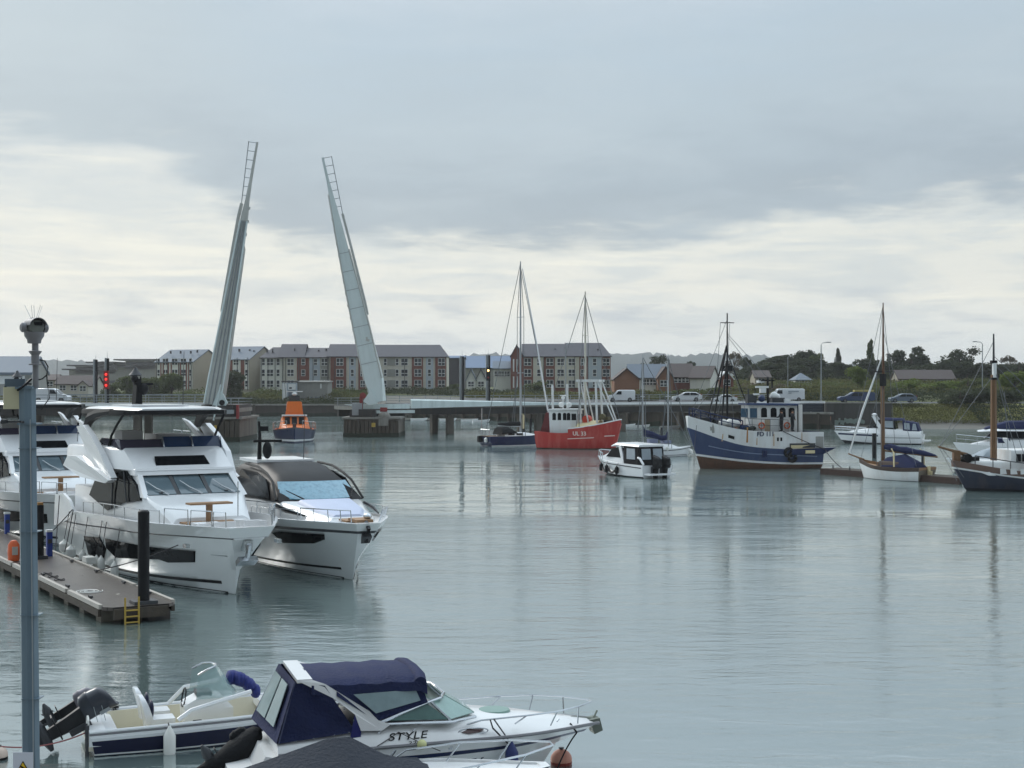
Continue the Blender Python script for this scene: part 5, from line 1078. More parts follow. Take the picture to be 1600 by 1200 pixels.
part(lambda m: Hh.line(m, lambda x: 1.2+.05*x+max(0, x)**2*.025, lambda x: 1.28+.05*x+max(0, x)**2*.025, -4.8, 4.2, t=.03), 'rubbing_strake', mat('pale_blue_strake', (120, 134, 160), .6), r)
for sg in (1, -1):
    part(lambda m: m.prism([(-6.4, 1.75), (-5.2, 1.2), (-2.4, 1.15), (-2.4, 1.62)], 'y', sg*2.0, sg*2.45), 'stern_sponson', M_NAVY, r)
    part(lambda m: m.plate([(-4.6, sg*2.2, 1.72), (-2.3, sg*2.27, 1.72), (-2.3, sg*2.28, 2.1), (-4.6, sg*2.2, 2.1)][::-sg], .06), 'deck_opening', M_DKGREY, r)
    part(lambda m: m.plate([(-4.5, sg*2.2, 1.68), (-2.4, sg*2.27, 1.68), (-2.4, sg*2.28, 1.95), (-4.5, sg*2.2, 1.95)][::-sg], .12), 'inner_bulwark', M_CREAMC, r)
    part(lambda m: m.plate([(-5.35, sg*2.12, 1.65), (-4.65, sg*2.15, 1.65), (-4.65, sg*2.16, 2.65), (-5.35, sg*2.13, 2.65)][::-sg], .1), 'stern_locker', M_GREYP, r)
    for x in (-1.55, -1.25): part(lambda m: m.wrap([(x-.08, 2.3), (x+.08, 2.3), (x+.08, 2.6), (x-.08, 2.6)], lambda a, z: (a, sg*Hh.at(a, z), z), (), (), .03, lambda a, z: (0, sg, 0)), 'freeing_port', M_BLACK, r)
    part(lambda m: m.wrap([(2.45, 2.45), (2.9, 2.6), (2.9, 2.85), (2.45, 2.7)], lambda a, z: (a, sg*Hh.at(a, z), z), (), (), .03, lambda a, z: (0, sg, 0)), 'hawse_hole', M_BLACK, r)
    part(lambda m: m.wrap([(3.9, 3.0), (4.05, 2.95), (4.12, 3.2), (4.2, 3.15), (4.25, 3.5), (4.1, 3.45), (4.05, 3.75), (3.95, 3.4)], lambda a, z: (a, sg*Hh.at(a, z), z), (), (), .025, lambda a, z: (0, sg, 0)), 'bow_emblem', M_GREYP, r)
    part(lambda m: m.wrap([(1.35, 2.2), (1.5, 2.2), (1.48, 3.45), (1.38, 3.45)], lambda a, z: (a, sg*Hh.at(a, z), z), (), (2.6, 3.0), .012, lambda a, z: (0, sg, 0)), 'rust_streak', mat('rust_stain', (168, 120, 72), .8, var=.3, scale=4), r)
    part(lambda m: m.box((-.1, sg*2.25, 1.25), (.35, .22, .5)), 'tyre_bracket', M_NAVY, r)
    for x, z in ((-2.2, 1.35), (-2.5, .95)): part(lambda m: m.tube([V((x+.33*math.cos(a), sg*2.32, z+.33*math.sin(a))) for a in [i*math.pi/8 for i in range(17)]], .13, 0, 7), 'tyre_fender', M_TYRE, r)
    for x, z0_, z1_ in ((3.3, 2.3, 2.9), (-.9, 1.9, 2.9), (-3.4, 2.2, 3.0), (.6, 2.0, 2.6)): part(lambda m: m.wrap([(x-.05, z0_), (x+.06, z0_), (x+.03, z1_), (x-.03, z1_)], lambda a, z: (a, sg*Hh.at(a, z), z), (), (z0_+.3,), .01, lambda a, z: (0, sg, 0)), 'rust_streak', mat('faint_rust', (186, 158, 128), .8, var=.3, scale=4), r)
    part(lambda m: m.box((-4.0, sg*2.5, 1.4), (.8, .1, .25)), 'name_board', M_CREAMC, r)
hull_name(r, Hh, 'FD 111', -.15, 2.72, .52, M_LETB, 1, 'registration_number')
W = [(-3.4, -3.4, 1.25, 1.2, 3.0, 5.2, .06), (.1, .1, 1.3, 1.25, 3.0, 5.25, .06), (.75, .75, .85, .8, 3.0, 5.25, .06)]
part(lambda m: cabin(m, W), 'wheelhouse', M_TRAWW, r)
part(lambda m: cabin(m, [(-3.6, -3.6, 1.4, 1.4, 5.2, 5.38, .04), (.2, .2, 1.45, 1.45, 5.25, 5.42, .04), (.95, .95, .95, .95, 5.25, 5.42, .04)]), 'wheelhouse_roof', M_TRAWB, r)
M_BGL = mat('pale_blue_glass', (52, 84, 108), .08, var=.3)
for sg in (1, -1):
    part(lambda m: m.plate([(.17, sg*1.27, 4.2), (.65, sg*.93, 4.2), (.65, sg*.9, 5.0), (.17, sg*1.24, 5.0)][::-sg], .05), 'window', M_BGL, r)
    for x in (-.45, -1.3, -2.1, -2.9): part(lambda m: m.plate([(x-.26, sg*1.28, 4.25), (x+.26, sg*1.29, 4.25), (x+.26, sg*1.27, 4.9), (x+.14, sg*1.27, 5.03), (x-.14, sg*1.27, 5.03), (x-.26, sg*1.26, 4.9)][::-sg], .05), 'window', M_WGLASS, r)
    part(lambda m: m.plate([(-.95, sg*1.3, 3.05), (-.5, sg*1.3, 3.05), (-.5, sg*1.29, 4.1), (-.95, sg*1.29, 4.1)][::-sg], .05), 'door', mat('stained_door', (170, 152, 128), .7, var=.2, streak=.5, streak_col=(120, 90, 60)), r)
    part(lambda m: m.box((-3.55, sg*1.55, 4.1), (.28, .2, 2.4)), 'gallows_post', M_TRAWW, r)
    part(lambda m: rail(m, [V((x, sg*(Hh.sheer(x).y-.1), Hh.sheer(x).z)) for x in (-2.2, -1.4, -.6, .2, 1.0, 1.6)], 1.0, .025, 0, 1, mid=True), 'guard_rail', M_DKGREY, r)
    part(lambda m: rail(m, [V((x, sg*max(.05, Hh.sheer(x).y-.08), Hh.sheer(x).z)) for x in (1.8, 2.6, 3.4, 4.2, 4.9, 5.5)], .75, .06, 0, 1, mid=True), 'bow_bulwark_rail', M_NAVY, r)
for y in (-.5, 0, .5): part(lambda m: m.box((.78, y, 4.6), (.08, .38, .75)), 'window', M_BGL, r)
part(lambda m: (m.tube([(2.3, 0, 3.0), (2.3, 0, 12.9)], [.11, .05]), m.tube([(2.3, -.65, 12.1), (2.3, .65, 12.1)], .04), m.tube([(2.9, 0, 12.1), (1.7, 0, 12.1)], .04)), 'mast', M_BLACK, r)
for a in ((3.9, .8, 3.5), (3.9, -.8, 3.5), (3.3, 1.2, 3.3)): part(lambda m: m.tube([a, (2.35, 0, 10.2 if a[0] > 3.5 else 8.9)], .07), 'mast_leg', M_BLACK, r)
part(lambda m: m.tube([(.6, .0, 5.4), (2.3, 0, 9.6)], .05), 'mast_leg', M_BLACK, r)
part(lambda m: (m.tube([(2.9, 0, 12.1), (3.2, 0, 7.5), (3.9, 0, 4)], .02), m.tube([(2.3, 0, 11.0), (-.6, 0, 7.4)], .02), m.tube([(2.3, .6, 12.0), (2.4, .4, 9)], .02)), 'rigging', M_WIRE, r)
for y in (-.55, .55): part(lambda m: (m.box((2.35, y, 8.3), (.4, .5, .45)), m.box((2.3, y*.5, 8.6), (.1, .5, .08))), 'flood_light', M_BLACK, r)
for p_, s_ in (((3.0, .9, 3.75), .42), ((2.3, 1.0, 3.75), .5), ((1.8, .8, 3.7), .36)): part(lambda m: m.ball(p_, (s_, s_, s_*.85)), 'mooring_buoy', M_BUOYW, r)
part(lambda m: (m.box((4.2, 0, 3.9), (1.2, .9, .7)), m.lathe([(.05, -.6), (.4, -.6), (.4, .6), (.05, .6)], (3.6, 0, 3.7), 'y', 10)), 'anchor_windlass', M_DKGREY, r)
part(lambda m: (m.tube([(-1.3, 0, 5.4), (-1.3, 0, 7.6)], .09), m.box((-1.3, 0, 7.3), (1.2, .12, .12)), m.box((-1.6, .2, 7.05), (.1, .1, .8))), 'radar_mast', M_BLACK, r)
part(lambda m: (m.box((-.75, .1, 6.75), (1.15, .18, .16)), m.box((-.8, .1, 6.45), (.45, .4, .4))), 'radar', M_WHITEP, r); part(lambda m: m.box((-.75, -.3, 7.2), (.5, .5, .2)), 'gps_dome', M_WHITEP, r)
for p_, s_ in (((-.5, .6, 5.8), .3), ((-1.7, .4, 6.0), .36), ((-2.2, -.2, 5.9), .3)): part(lambda m: m.ball(p_, s_), 'satellite_dome', M_TRAWB if p_[0] > -1 else M_WHITEP, r)
part(lambda m: (m.box((.4, .5, 5.8), (.7, .8, .7)), m.tube([(.75, .8, 5.4), (.75, .8, 6.6)], .07), m.tube([(.2, .9, 5.4), (.2, .9, 6.4)], .05), m.box((-1.9, .3, 5.65), (1.1, 1.2, .4))), 'roof_gear', M_DKGREY, r)
part(lambda m: (m.box((.1, .9, 6.15), (.5, .2, .15)), m.box((-2.6, .9, 5.6), (.5, .5, .3))), 'roof_lamp', M_WHITEP, r)
part(lambda m: (m.tube([(5.2, .6, 3.6), (5.9, 2.0, 1.8), (6.0, 2.2, .3)], .02)), 'mooring_line', M_ROPE, r)
for k_, (p_, d_, c_) in enumerate((((1.3, 1.3, 3.35), (.6, .5, .4), (40, 66, 120)), ((1.0, .4, 3.35), (.8, .7, .5), (46, 48, 46)), ((.95, -.6, 3.4), (.7, .5, .5), (150, 84, 44)), ((4.6, -.6, 4.05), (.6, .5, .4), (58, 60, 58)))): part(lambda m: m.box(p_, d_, 0, .2*k_), 'fish_box', mat('fish_box_%d' % k_, c_, .7, var=.25, scale=4), r, 20)
part(lambda m: [m.ball((.9+.35*math.sin(i*2.3), 1.5+.25*math.cos(i*1.7), 3.25+.05*(i % 3)), (.32, .26, .2), 0, 8, 5) for i in range(6)], 'net_heap', mat('dark_net', (44, 50, 48), .95, var=.5, scale=14, bump=.8), r, 60)
for x_ in (-.2, -2.45): part(lambda m: m.tube([V((x_+.24*math.cos(a), 1.36, 3.55+.24*math.sin(a))) for a in [i*math.pi/8 for i in range(17)]], .06, 0, 6), 'lifebuoy', mat('lifebuoy_ring_orange', (206, 100, 52), .6), r)
part(lambda m: [m.tube([p_, q_], .02) for p_, q_ in (((2.3, 0, 12.4), (5.5, .1, 4.5)), ((2.3, 0, 8.6), (5.4, .3, 4.4)), ((-1.3, 0, 7.5), (2.3, 0, 11.2)), ((2.3, 0, 9.8), (.9, 1.9, 3.2)), ((2.3, 0, 9.8), (.9, -1.9, 3.2)), ((3.6, .9, 3.8), (2.35, .1, 8.3)))], 'rigging', M_WIRE, r)
R_ = Matrix.Rotation(r.rotation_euler[2], 4, 'Z')
def on_boat(b, p): return b.location+(Matrix.Rotation(b.rotation_euler[2], 3, 'Z') @ V(p))
a_ = r.rotation_euler[2]
person('person in dark waterproofs leaning on the trawler wheelhouse, nearer its bow', on_boat(r, (-1.75, 1.85, 3.08)), a_-.9, {'ell': (.12, .26, 1.2), 'wrl': (.3, .2, 1.18), 'hal': (.38, .17, 1.16), 'elr': (.0, -.28, 1.17), 'wrr': (.1, -.3, .93), 'har': (.12, -.29, .84)}, M_DCLOTH, M_HAIR)
person('person in dark clothes standing beside the stern post of the trawler wheelhouse', on_boat(r, (-2.7, 1.85, 3.08)), a_+2.2, {'elr': (.1, -.26, 1.2), 'wrr': (.28, -.12, 1.2), 'har': (.33, -.05, 1.2)}, M_DCLOTH, M_HAIR)
# --- brown mooring pontoon behind trawler and cutter
a, b = pz(1283, 741), pz(1500, 757); L = (b-a).length; r = empty('mooring_pontoon', a, math.atan2(b.y-a.y, b.x-a.x), 'dark brown mooring pontoon between the trawler stern and the wooden ketch', 'pontoon')
part(lambda m: m.box((L/2, .9, .38), (L, 1.9, .16)), 'deck', M_TIMBER, r, 0); part(lambda m: m.box((L/2, -.04, .2), (L, .12, .5)), 'fascia', mat('dark_brown_fascia', (66, 50, 44), .8, var=.3, scale=1.5, streak=.4, streak_col=(40, 36, 32)), r, 0)
for i in range(4): part(lambda m: m.box((1.2+i*L/4, .9, 0), (1.8, 1.7, .6)), 'float', MATS['dark_brown_fascia'], r, 0)
for x in (1.2, 3.0, 6.2, 8.8): part(lambda m: m.tube([(x, .1, .45), (x, .1, .75)], .05), 'bollard', M_DKGREY, r)
q = empty('mooring_rope', (0, 0, 0), 0, 'black mooring rope from the trawler stern down to the brown pontoon', 'rope'); m = MB()
rope(m, on_boat(TRAW, (-1.7, 2.3, 3.1)), on_boat(TRAW, (-5.3, 2.45, 1.6)), .05, .035); rope(m, on_boat(TRAW, (-5.4, 2.4, 1.5)), a+V((1.6, .1, .5)), .12, .035); m.build('line', M_ROPE, q)
# --- mooring piles standing in the water
def pile(p, y, ytop, rad, label): b = pz(p, y); h = H-(ytop-600)/F*b.y; m = MB(); m.tube([(0, 0, -1), (0, 0, h-.1), (0, 0, h)], [rad, rad, rad*.8], 0, 10); o = m.build('mooring_pile', M_BLACK, None, loc=b); tag(o, label, 'mooring pile', 'dark mooring piles out in the water')
pile(829, 690, 654, .14, 'dark pile between the navy yacht mast and the red boat'); pile(1034, 690, 668, .16, 'short dark pile behind the masts of the small ketch'); pile(1366, 716, 677, .2, 'dark pile just left of the cutter mast'); 
# --- white and blue cruiser
r = boat('motor_cruiser', 'white motor cruiser with dark canopy lying beyond the brown-masted cutter', 'motor cruiser', 1372, 693, -.93, .36)
Hh = Hull([(-4.9, 3.6, [.9, 1.2, .8, 0], [-.5, -.5, -.4, -.2]), (-5.1, 4.3, [1.5, 1.6, 1.2, 0], [.12, .12, .16, .4]), (-5.2, 4.9, [1.65, 1.75, 1.55, .1], [.95, .98, 1.1, 1.25]), (-5.2, 5.1, [1.6, 1.72, 1.58, .1], [1.12, 1.15, 1.3, 1.45])])
Hh.shell([1, 0, 0], 0).build('hull', [M_GEL, M_ANTI], r); Hh.deck(.05, .1).build('deck', M_GEL, r)
part(lambda m: Hh.line(m, lambda x: .88+.03*x, lambda x: 1.08+.03*x, -.2, 4.6), 'hull_stripe', M_NAVY, r); part(lambda m: Hh.line(m, lambda x: .72, lambda x: .78, -5, -.5), 'moulding', M_DKGREY, r)
part(lambda m: cabin(m, [(-5, -5, 1.5, 1.4, 1.1, 1.5, .1), (-2.4, -2.3, 1.5, 1.3, 1.12, 1.75, .15), (.6, .3, 1.4, 1.15, 1.2, 1.95, .2), (3.6, 3.0, .8, .6, 1.38, 1.5, .05)]), 'superstructure', M_GEL, r)
S = [(-2.2, -2.0, 1.25, 1.0, 1.7, 2.9, .2), (.4, -.2, 1.15, .85, 1.9, 2.85, .2), (1.3, .3, .8, .5, 1.85, 2.5, .2)]; part(lambda m: cabin(m, S), 'windscreen', M_WGLASS, r)
part(lambda m: cabin(m, [(-3.0, -2.9, 1.25, 1.05, 2.75, 3.0, .1), (-.4, -.5, 1.1, .9, 2.75, 3.05, .1)]), 'canopy_top', M_NCAN, r)
part(lambda m: cabin(m, [(-4.9, -4.5, 1.35, 1.1, 1.4, 2.5, .15), (-3.0, -2.9, 1.35, 1.1, 1.6, 2.75, .15)]), 'cockpit_canopy', M_NCAN, r)
for sg in (1, -1):
    part(lambda m: m.plate([(-4.6, sg*1.36, 1.65), (-4.0, sg*1.36, 1.65), (-4.1, sg*1.18, 2.4), (-4.4, sg*1.18, 2.4)][::-sg], .05), 'vinyl_window', M_CLEARV, r)
    part(lambda m: m.plate([(-3.8, sg*1.36, 1.7), (-3.15, sg*1.36, 1.75), (-3.1, sg*1.18, 2.5), (-3.7, sg*1.18, 2.45)][::-sg], .05), 'vinyl_window', M_CLEARV, r)
    part(lambda m: m.plate([(-1.9, sg*1.28, 1.9), (-.9, sg*1.25, 1.95), (-.9, sg*1.08, 2.7), (-1.8, sg*1.1, 2.7)][::-sg], .05), 'vinyl_window', M_CLEARV, r)
    part(lambda m: m.plate([(-1.1, sg*1.5, 1.4), (-.4, sg*1.5, 1.45), (.55, sg*1.15, 3.2), (.25, sg*1.15, 3.25)][::-sg], .15), 'radar_arch', M_GEL, r)
    part(lambda m: rail(m, [V((x, sg*Hh.sheer(x).y*.95, Hh.sheer(x).z)) for x in (1.2, 2.2, 3.2, 4.2, 4.9)], .55, .03, 0, 1, (.1, 0, 0), True), 'bow_rail', M_SS, r)
part(lambda m: m.box((.4, 0, 3.22), (.4, 2.3, .14)), 'radar_arch', M_GEL, r); part(lambda m: m.ball((.4, .1, 3.42), (.32, .32, .16)), 'radar', M_GEL, r); part(lambda m: m.box((-5.5, 0, .42), (.8, 2.6, .14)), 'swim_platform', M_GEL, r)
part(lambda m: rope(m, (5.0, 0, 1.3), (7.6, .2, .2), .02, .035), 'anchor_line', M_ROPE, r)
# --- brown-masted cutter
r = boat('sailing_cutter', 'small white wooden cutter with tall brown mast and furled dark sail', 'sailing boat', 1396, 749, -.66, .75)
Hh = Hull([(-2.6, 1.9, [.4, .8, .6, 0], [-.5]*4), (-2.7, 2.6, [.9, 1.15, .9, 0], [.02]*4), (-2.85, 2.95, [1.1, 1.3, 1.15, .04], [.72, .66, .78, 1.1]), (-2.9, 3.0, [1.12, 1.34, 1.2, .05], [1.0, .92, 1.05, 1.4])])
Hh.shell([2, 0, 1], 3).build('hull', [M_TRAWW, mat('brown_bulwark', (74, 60, 52), .7, var=.2), M_ANTI, mat('weathered_transom', (128, 120, 108), .8, var=.2)], r); Hh.deck(.2, .08, 0, 1).build('deck', [MATS['brown_bulwark'], M_TEAK], r)
part(lambda m: cabin(m, [(-1.0, -.9, .8, .7, .8, 1.35, .1), (1.0, .9, .65, .55, .9, 1.35, .1)]), 'coachroof', MATS['brown_bulwark'], r); part(lambda m: cabin(m, [(-2.3, -2.2, .85, .5, .9, 1.3, .2), (-1.0, -1.0, .85, .4, .95, 1.9, .3), (.6, .5, .7, .3, .95, 1.6, .2)]), 'cockpit_cover', M_NCAN, r)
m = MB(); m.tube([(.9, 0, .8), (.95, 0, 6.8), (.97, 0, 7.2)], [.16, .14, .11]); m.build('mast', M_WOODM, r); m = MB(); m.tube([(.85, .05, 6.6), (.86, .05, 13.0)], [.11, .04]); m.build('topmast', mat('dark_spar', (88, 58, 38), .5, var=.2), r)
part(lambda m: (m.tube([(.9, -.9, 7.9), (.9, .9, 7.9)], .05), m.box((.9, 0, 7.3), (.3, .4, .9))), 'crosstree', M_BLACK, r)
part(lambda m: m.loft([[V((x, w*math.cos(a), z+w*1.2*math.sin(a))) for a in [i*math.pi/4 for i in range(8)]] for x, z, w in ((.75, 2.35, .14), (.2, 2.35, .22), (-.5, 2.22, .17), (-1.1, 2.16, .22), (-2.0, 2.08, .15), (-2.6, 2.0, .17), (-3.2, 1.92, .1), (-3.6, 1.86, .05))]), 'furled_mainsail', M_NCAN, r); part(lambda m: m.tube([(.8, 0, 2.08), (-3.7, 0, 1.78)], .07), 'boom', M_WOODM, r)
part(lambda m: m.tube([(2.6, 0, 1.35), (4.0, 0, 1.75)], [.09, .05]), 'bowsprit', M_WOODM, r); part(lambda m: m.tube([(3.9, 0, 1.8), (2.7, 0, 5.0), (1.0, 0, 9.0)], [.05, .09, .05]), 'furled_jib', M_GEL, r)
part(lambda m: [m.tube([p_, q_], .018) for p_, q_ in (((3.9, 0, 1.75), (.9, 0, 12.8)), ((2.9, 0, 1.3), (.9, 0, 7.6)), ((.6, 1.25, 1.0), (.9, .85, 7.9)), ((.9, .85, 7.9), (.9, 0, 12.8)), ((.6, -1.25, 1.0), (.9, -.85, 7.9)), ((.9, -.85, 7.9), (.9, 0, 12.8)), ((-2.6, 1.0, 1.1), (.9, 0, 11)), ((.2, 1.28, 1.0), (.9, 0, 7.5)))], 'rigging', M_WIRE, r)
part(lambda m: (m.box((-3.0, 0, .35), (.12, .22, 1.5)), m.box((-3.15, 0, .2), (.2, .1, 1.1))), 'rudder', M_CREAMC, r)
for p_ in ((-.9, 1.25, 1.0), (-2.0, -.9, 1.1)): part(lambda m: m.tube([V(p_), V(p_)+V((.05, -.05, 1.0)), V((p_[0]+.3, p_[1]*.9, 2.3))], .06), 'boom_gallows', M_CREAMC, r)
part(lambda m: (m.tube([(-2.0, -.7, 1), (-2.0, -.7, 2.0)], .09), m.box((-2.0, -.7, 2.0), (.2, .5, .2))), 'winch_post', M_DKGREY, r)
hull_name(r, Hh, 'BETSY', 2.0, .5, .22, M_LETB, 1, 'lettering') if False else None
# --- motor yacht with navy canopy behind the ketch
r = boat('motor_yacht', 'white motor yacht with long navy canopy behind the brown ketch mast at the right edge', 'motor yacht', 1572, 716, -.97, .22)
Hh = Hull([(-5.2, 3.4, [.9, 1.3, .9, 0], [-.5]*4), (-5.4, 4.0, [1.7, 1.8, 1.4, 0], [.1, .1, .15, .3]), (-5.5, 4.8, [1.85, 1.95, 1.75, .1], [1.0, 1.05, 1.2, 1.45])])
Hh.shell([1, 0], 0).build('hull', [M_GEL, M_ANTI], r); Hh.deck(.1, .1).build('deck', M_GEL, r)
part(lambda m: cabin(m, [(-4, -4, 1.6, 1.5, 1.0, 1.9, .1), (.9, .6, 1.5, 1.2, 1.15, 1.95, .2), (3.2, 2.6, .9, .7, 1.3, 1.5, .1)]), 'superstructure', M_GEL, r)
part(lambda m: cabin(m, [(-3.8, -3.6, 1.5, 1.3, 1.9, 2.7, .1), (1.2, .7, 1.35, 1.1, 1.95, 2.65, .1), (2.0, 1.3, .9, .7, 1.9, 2.5, .1)]), 'saloon_windows', M_WGLASS, r)
part(lambda m: cabin(m, [(-4.2, -4.2, 1.6, 1.4, 2.6, 2.8, .08), (1.2, 1.4, 1.5, 1.2, 2.6, 2.8, .08), (2.6, 2.6, .7, .5, 2.5, 2.62, .05)]), 'flybridge', M_GEL, r)
part(lambda m: cabin(m, [(-3.8, -3.6, 1.4, 1.2, 2.8, 3.6, .15), (.0, -.1, 1.35, 1.1, 2.8, 3.5, .15), (2.0, 1.8, .9, .6, 2.75, 2.95, .1)]), 'flybridge_cover', M_NCAN, r)
part(lambda m: m.box((-3.2, 0, 3.75), (3.0, 2.3, .3)), 'bimini', M_NCAN, r); part(lambda m: m.box((-4.6, 0, 2.2), (1.0, 2.8, 1.9)), 'aft_canopy', M_BCAN, r)
part(lambda m: (m.box((-2.2, 0, 5.2), (.9, 1.3, .3)), m.tube([(-2.4, 0, 3.9), (-2.4, 0, 6.0)], .06), m.ball((-2.9, .5, 5.6), (.4, .4, .15))), 'radar', M_WHITEP, r)
part(lambda m: rail(m, [V((x, sg*Hh.sheer(x).y*.95, Hh.sheer(x).z)) for sg in (1,) for x in (.5, 1.6, 2.7, 3.7, 4.5)], .8, .025, 0, 1, mid=True), 'bow_rail', M_SS, r)
# --- small cruiser with a raked white arch between ketch bow and motor yacht
r = boat('sports_cruiser', 'low white sports cruiser with a raked white arch hidden behind the ketch foredeck', 'motor boat', 1548, 737, -.95, .3)
Hh = Hull([(-3.4, 2.4, [.6, .9, .6, 0], [-.4]*4), (-3.5, 2.9, [1.2, 1.3, 1.0, 0], [.1, .1, .14, .3]), (-3.6, 3.4, [1.3, 1.4, 1.25, .1], [.85, .88, .95, 1.05])])
Hh.shell([1, 0], 0).build('hull', [M_GEL, M_ANTI], r); Hh.deck(.05, .1).build('deck', M_GEL, r); part(lambda m: cabin(m, [(-2.8, -2.8, 1.15, 1.0, .9, 1.15, .1), (.6, .4, 1.1, .9, .95, 1.3, .1), (2.4, 2.0, .6, .4, 1.0, 1.1, .05)]), 'superstructure', M_GEL, r)
part(lambda m: cabin(m, [(-.6, -.7, 1.05, .85, 1.2, 1.95, .1), (.6, .0, 1.0, .75, 1.25, 1.9, .1), (1.6, .6, .6, .4, 1.2, 1.75, .1)]), 'windscreen', M_CLEARV, r)
for sg in (1, -1): part(lambda m: m.plate([(-2.6, sg*1.2, 1.0), (-1.9, sg*1.2, 1.05), (-.9, sg*1.0, 2.6), (-1.3, sg*1.0, 2.65)][::-sg], .12), 'arch_leg', M_GEL, r)
part(lambda m: m.box((-1.1, 0, 2.62), (.4, 2.0, .14)), 'arch_top', M_GEL, r); part(lambda m: m.box((-1.0, .2, 2.5), (.9, 1.2, .35)), 'folded_canopy', M_NCAN, r)
# --- dark wooden ketch at the right edge
r = boat('wooden_ketch', 'dark blue wooden ketch with bowsprit, stub brown mast and pale deckhouse at the right edge', 'fishing ketch', 1640, 768, -.955, -.14); r.location.y += 1.5
Hh = Hull([(-6, 4.6, [.8, 1.4, 1.0, 0], [-.8]*4), (-6.2, 5.4, [1.7, 1.9, 1.5, 0], [.05, .05, .1, .2]), (-6.3, 6.1, [1.9, 2.05, 1.85, .12], [.9, .75, .85, 1.45]), (-6.3, 6.2, [1.92, 2.08, 1.9, .15], [1.0, .85, .96, 1.58]), (-6.3, 6.25, [1.92, 2.08, 1.92, .18], [1.35, 1.2, 1.32, 2.0])])
M_KET = mat('dark_blue_planking', (44, 50, 66), .6, var=.2, scale=1, streak=.4, streak_col=(96, 84, 78), sscale=1.2); M_KBR = mat('worn_brown_bulwark', (110, 90, 82), .8, var=.25, scale=2)
Hh.shell([0, 1, 2, 3], 1).build('hull', [M_ANTI, M_KET, M_TRAWW, M_KBR], r); Hh.deck(.3, .1, 0, 1).build('deck', [M_KBR, M_TEAK], r)
part(lambda m: (m.tube([(5.2, 0, 2.35), (7.2, 0, 2.9)], [.14, .07]), m.box((5.95, 0, 2.2), (.45, .28, .9))), 'bowsprit', M_WOODM, r)
part(lambda m: cabin(m, [(2.5, 2.5, 1.3, 1.15, 1.0, 1.95, .15), (4.2, 4.1, 1.15, .95, 1.05, 2.0, .15), (5.3, 5.1, .5, .4, 1.5, 1.95, .1)]), 'fore_cabin', M_TRAWW, r)
part(lambda m: cabin(m, [(-4.5, -4.5, 1.45, 1.35, .9, 2.75, .1), (2.9, 2.75, 1.4, 1.25, .9, 2.7, .1)]), 'deckhouse', M_TRAWW, r)
for x in (2.3, 1.9, 1.1, .3): part(lambda m: m.box((x, 1.37, 2.2), (.26 if x > 1.5 else .45, .14, .5)), 'window', M_WGLASS, r)
for i in range(9): x = 3.4-i*.6; part(lambda m: m.box((x, Hh.sheer(x).y+.02, 1.34), (.46, .06, .36)), 'rail_board', M_TRAWW, r)
part(lambda m: rail(m, [V((x, Hh.sheer(x).y, Hh.sheer(x).z)) for x in (-4, -2.5, -1, .5, 2, 3, 4, 5)], .55, .035, 0, 1), 'guard_rail', M_DKGREY, r)
part(lambda m: m.tube([(3.35, 0, 1.2), (3.35, 0, 7.6)], [.22, .19]), 'mast', M_WOODM, r); part(lambda m: m.tube([(3.35, 0, 7.5), (3.35, 0, 10.3)], [.09, .05]), 'topmast', M_DKGREY, r)
part(lambda m: (m.box((3.35, .1, 7.9), (.22, .22, .95))), 'masthead_board', M_WHITEP, r); part(lambda m: (m.box((3.35, 0, 8.45), (.35, .35, .2)), m.box((3.35, 0, 7.35), (.4, .4, .14))), 'mast_band', M_BLACK, r)
part(lambda m: [m.tube([p_, q_], .018) for p_, q_ in (((7.1, 0, 2.9), (3.35, 0, 9.8)), ((7.1, 0, 2.9), (3.35, 0, 7.6)), ((2.6, 1.9, 1.9), (3.35, 0, 8.3)), ((2.0, 1.9, 1.9), (3.35, 0, 8.2)), ((-2, 1.8, 1.8), (3.35, 0, 8.4)), ((7.0, 0, 2.9), (5.6, .4, .9)), ((7.1, 0, 2.8), (5.7, -.4, .6)), ((-4.5, 0, 2), (3.3, 0, 8.8)), ((2.7, .8, 2), (2.8, .4, 6.5)))], 'rigging', M_WIRE, r)
part(lambda m: (m.lathe([(.05, -.4), (.3, -.4), (.3, .4), (.05, .4)], (5.3, 0, 2.15), 'y', 10), m.box((4.9, .2, 2.1), (.7, .5, .25))), 'windlass', M_BLACK, r)
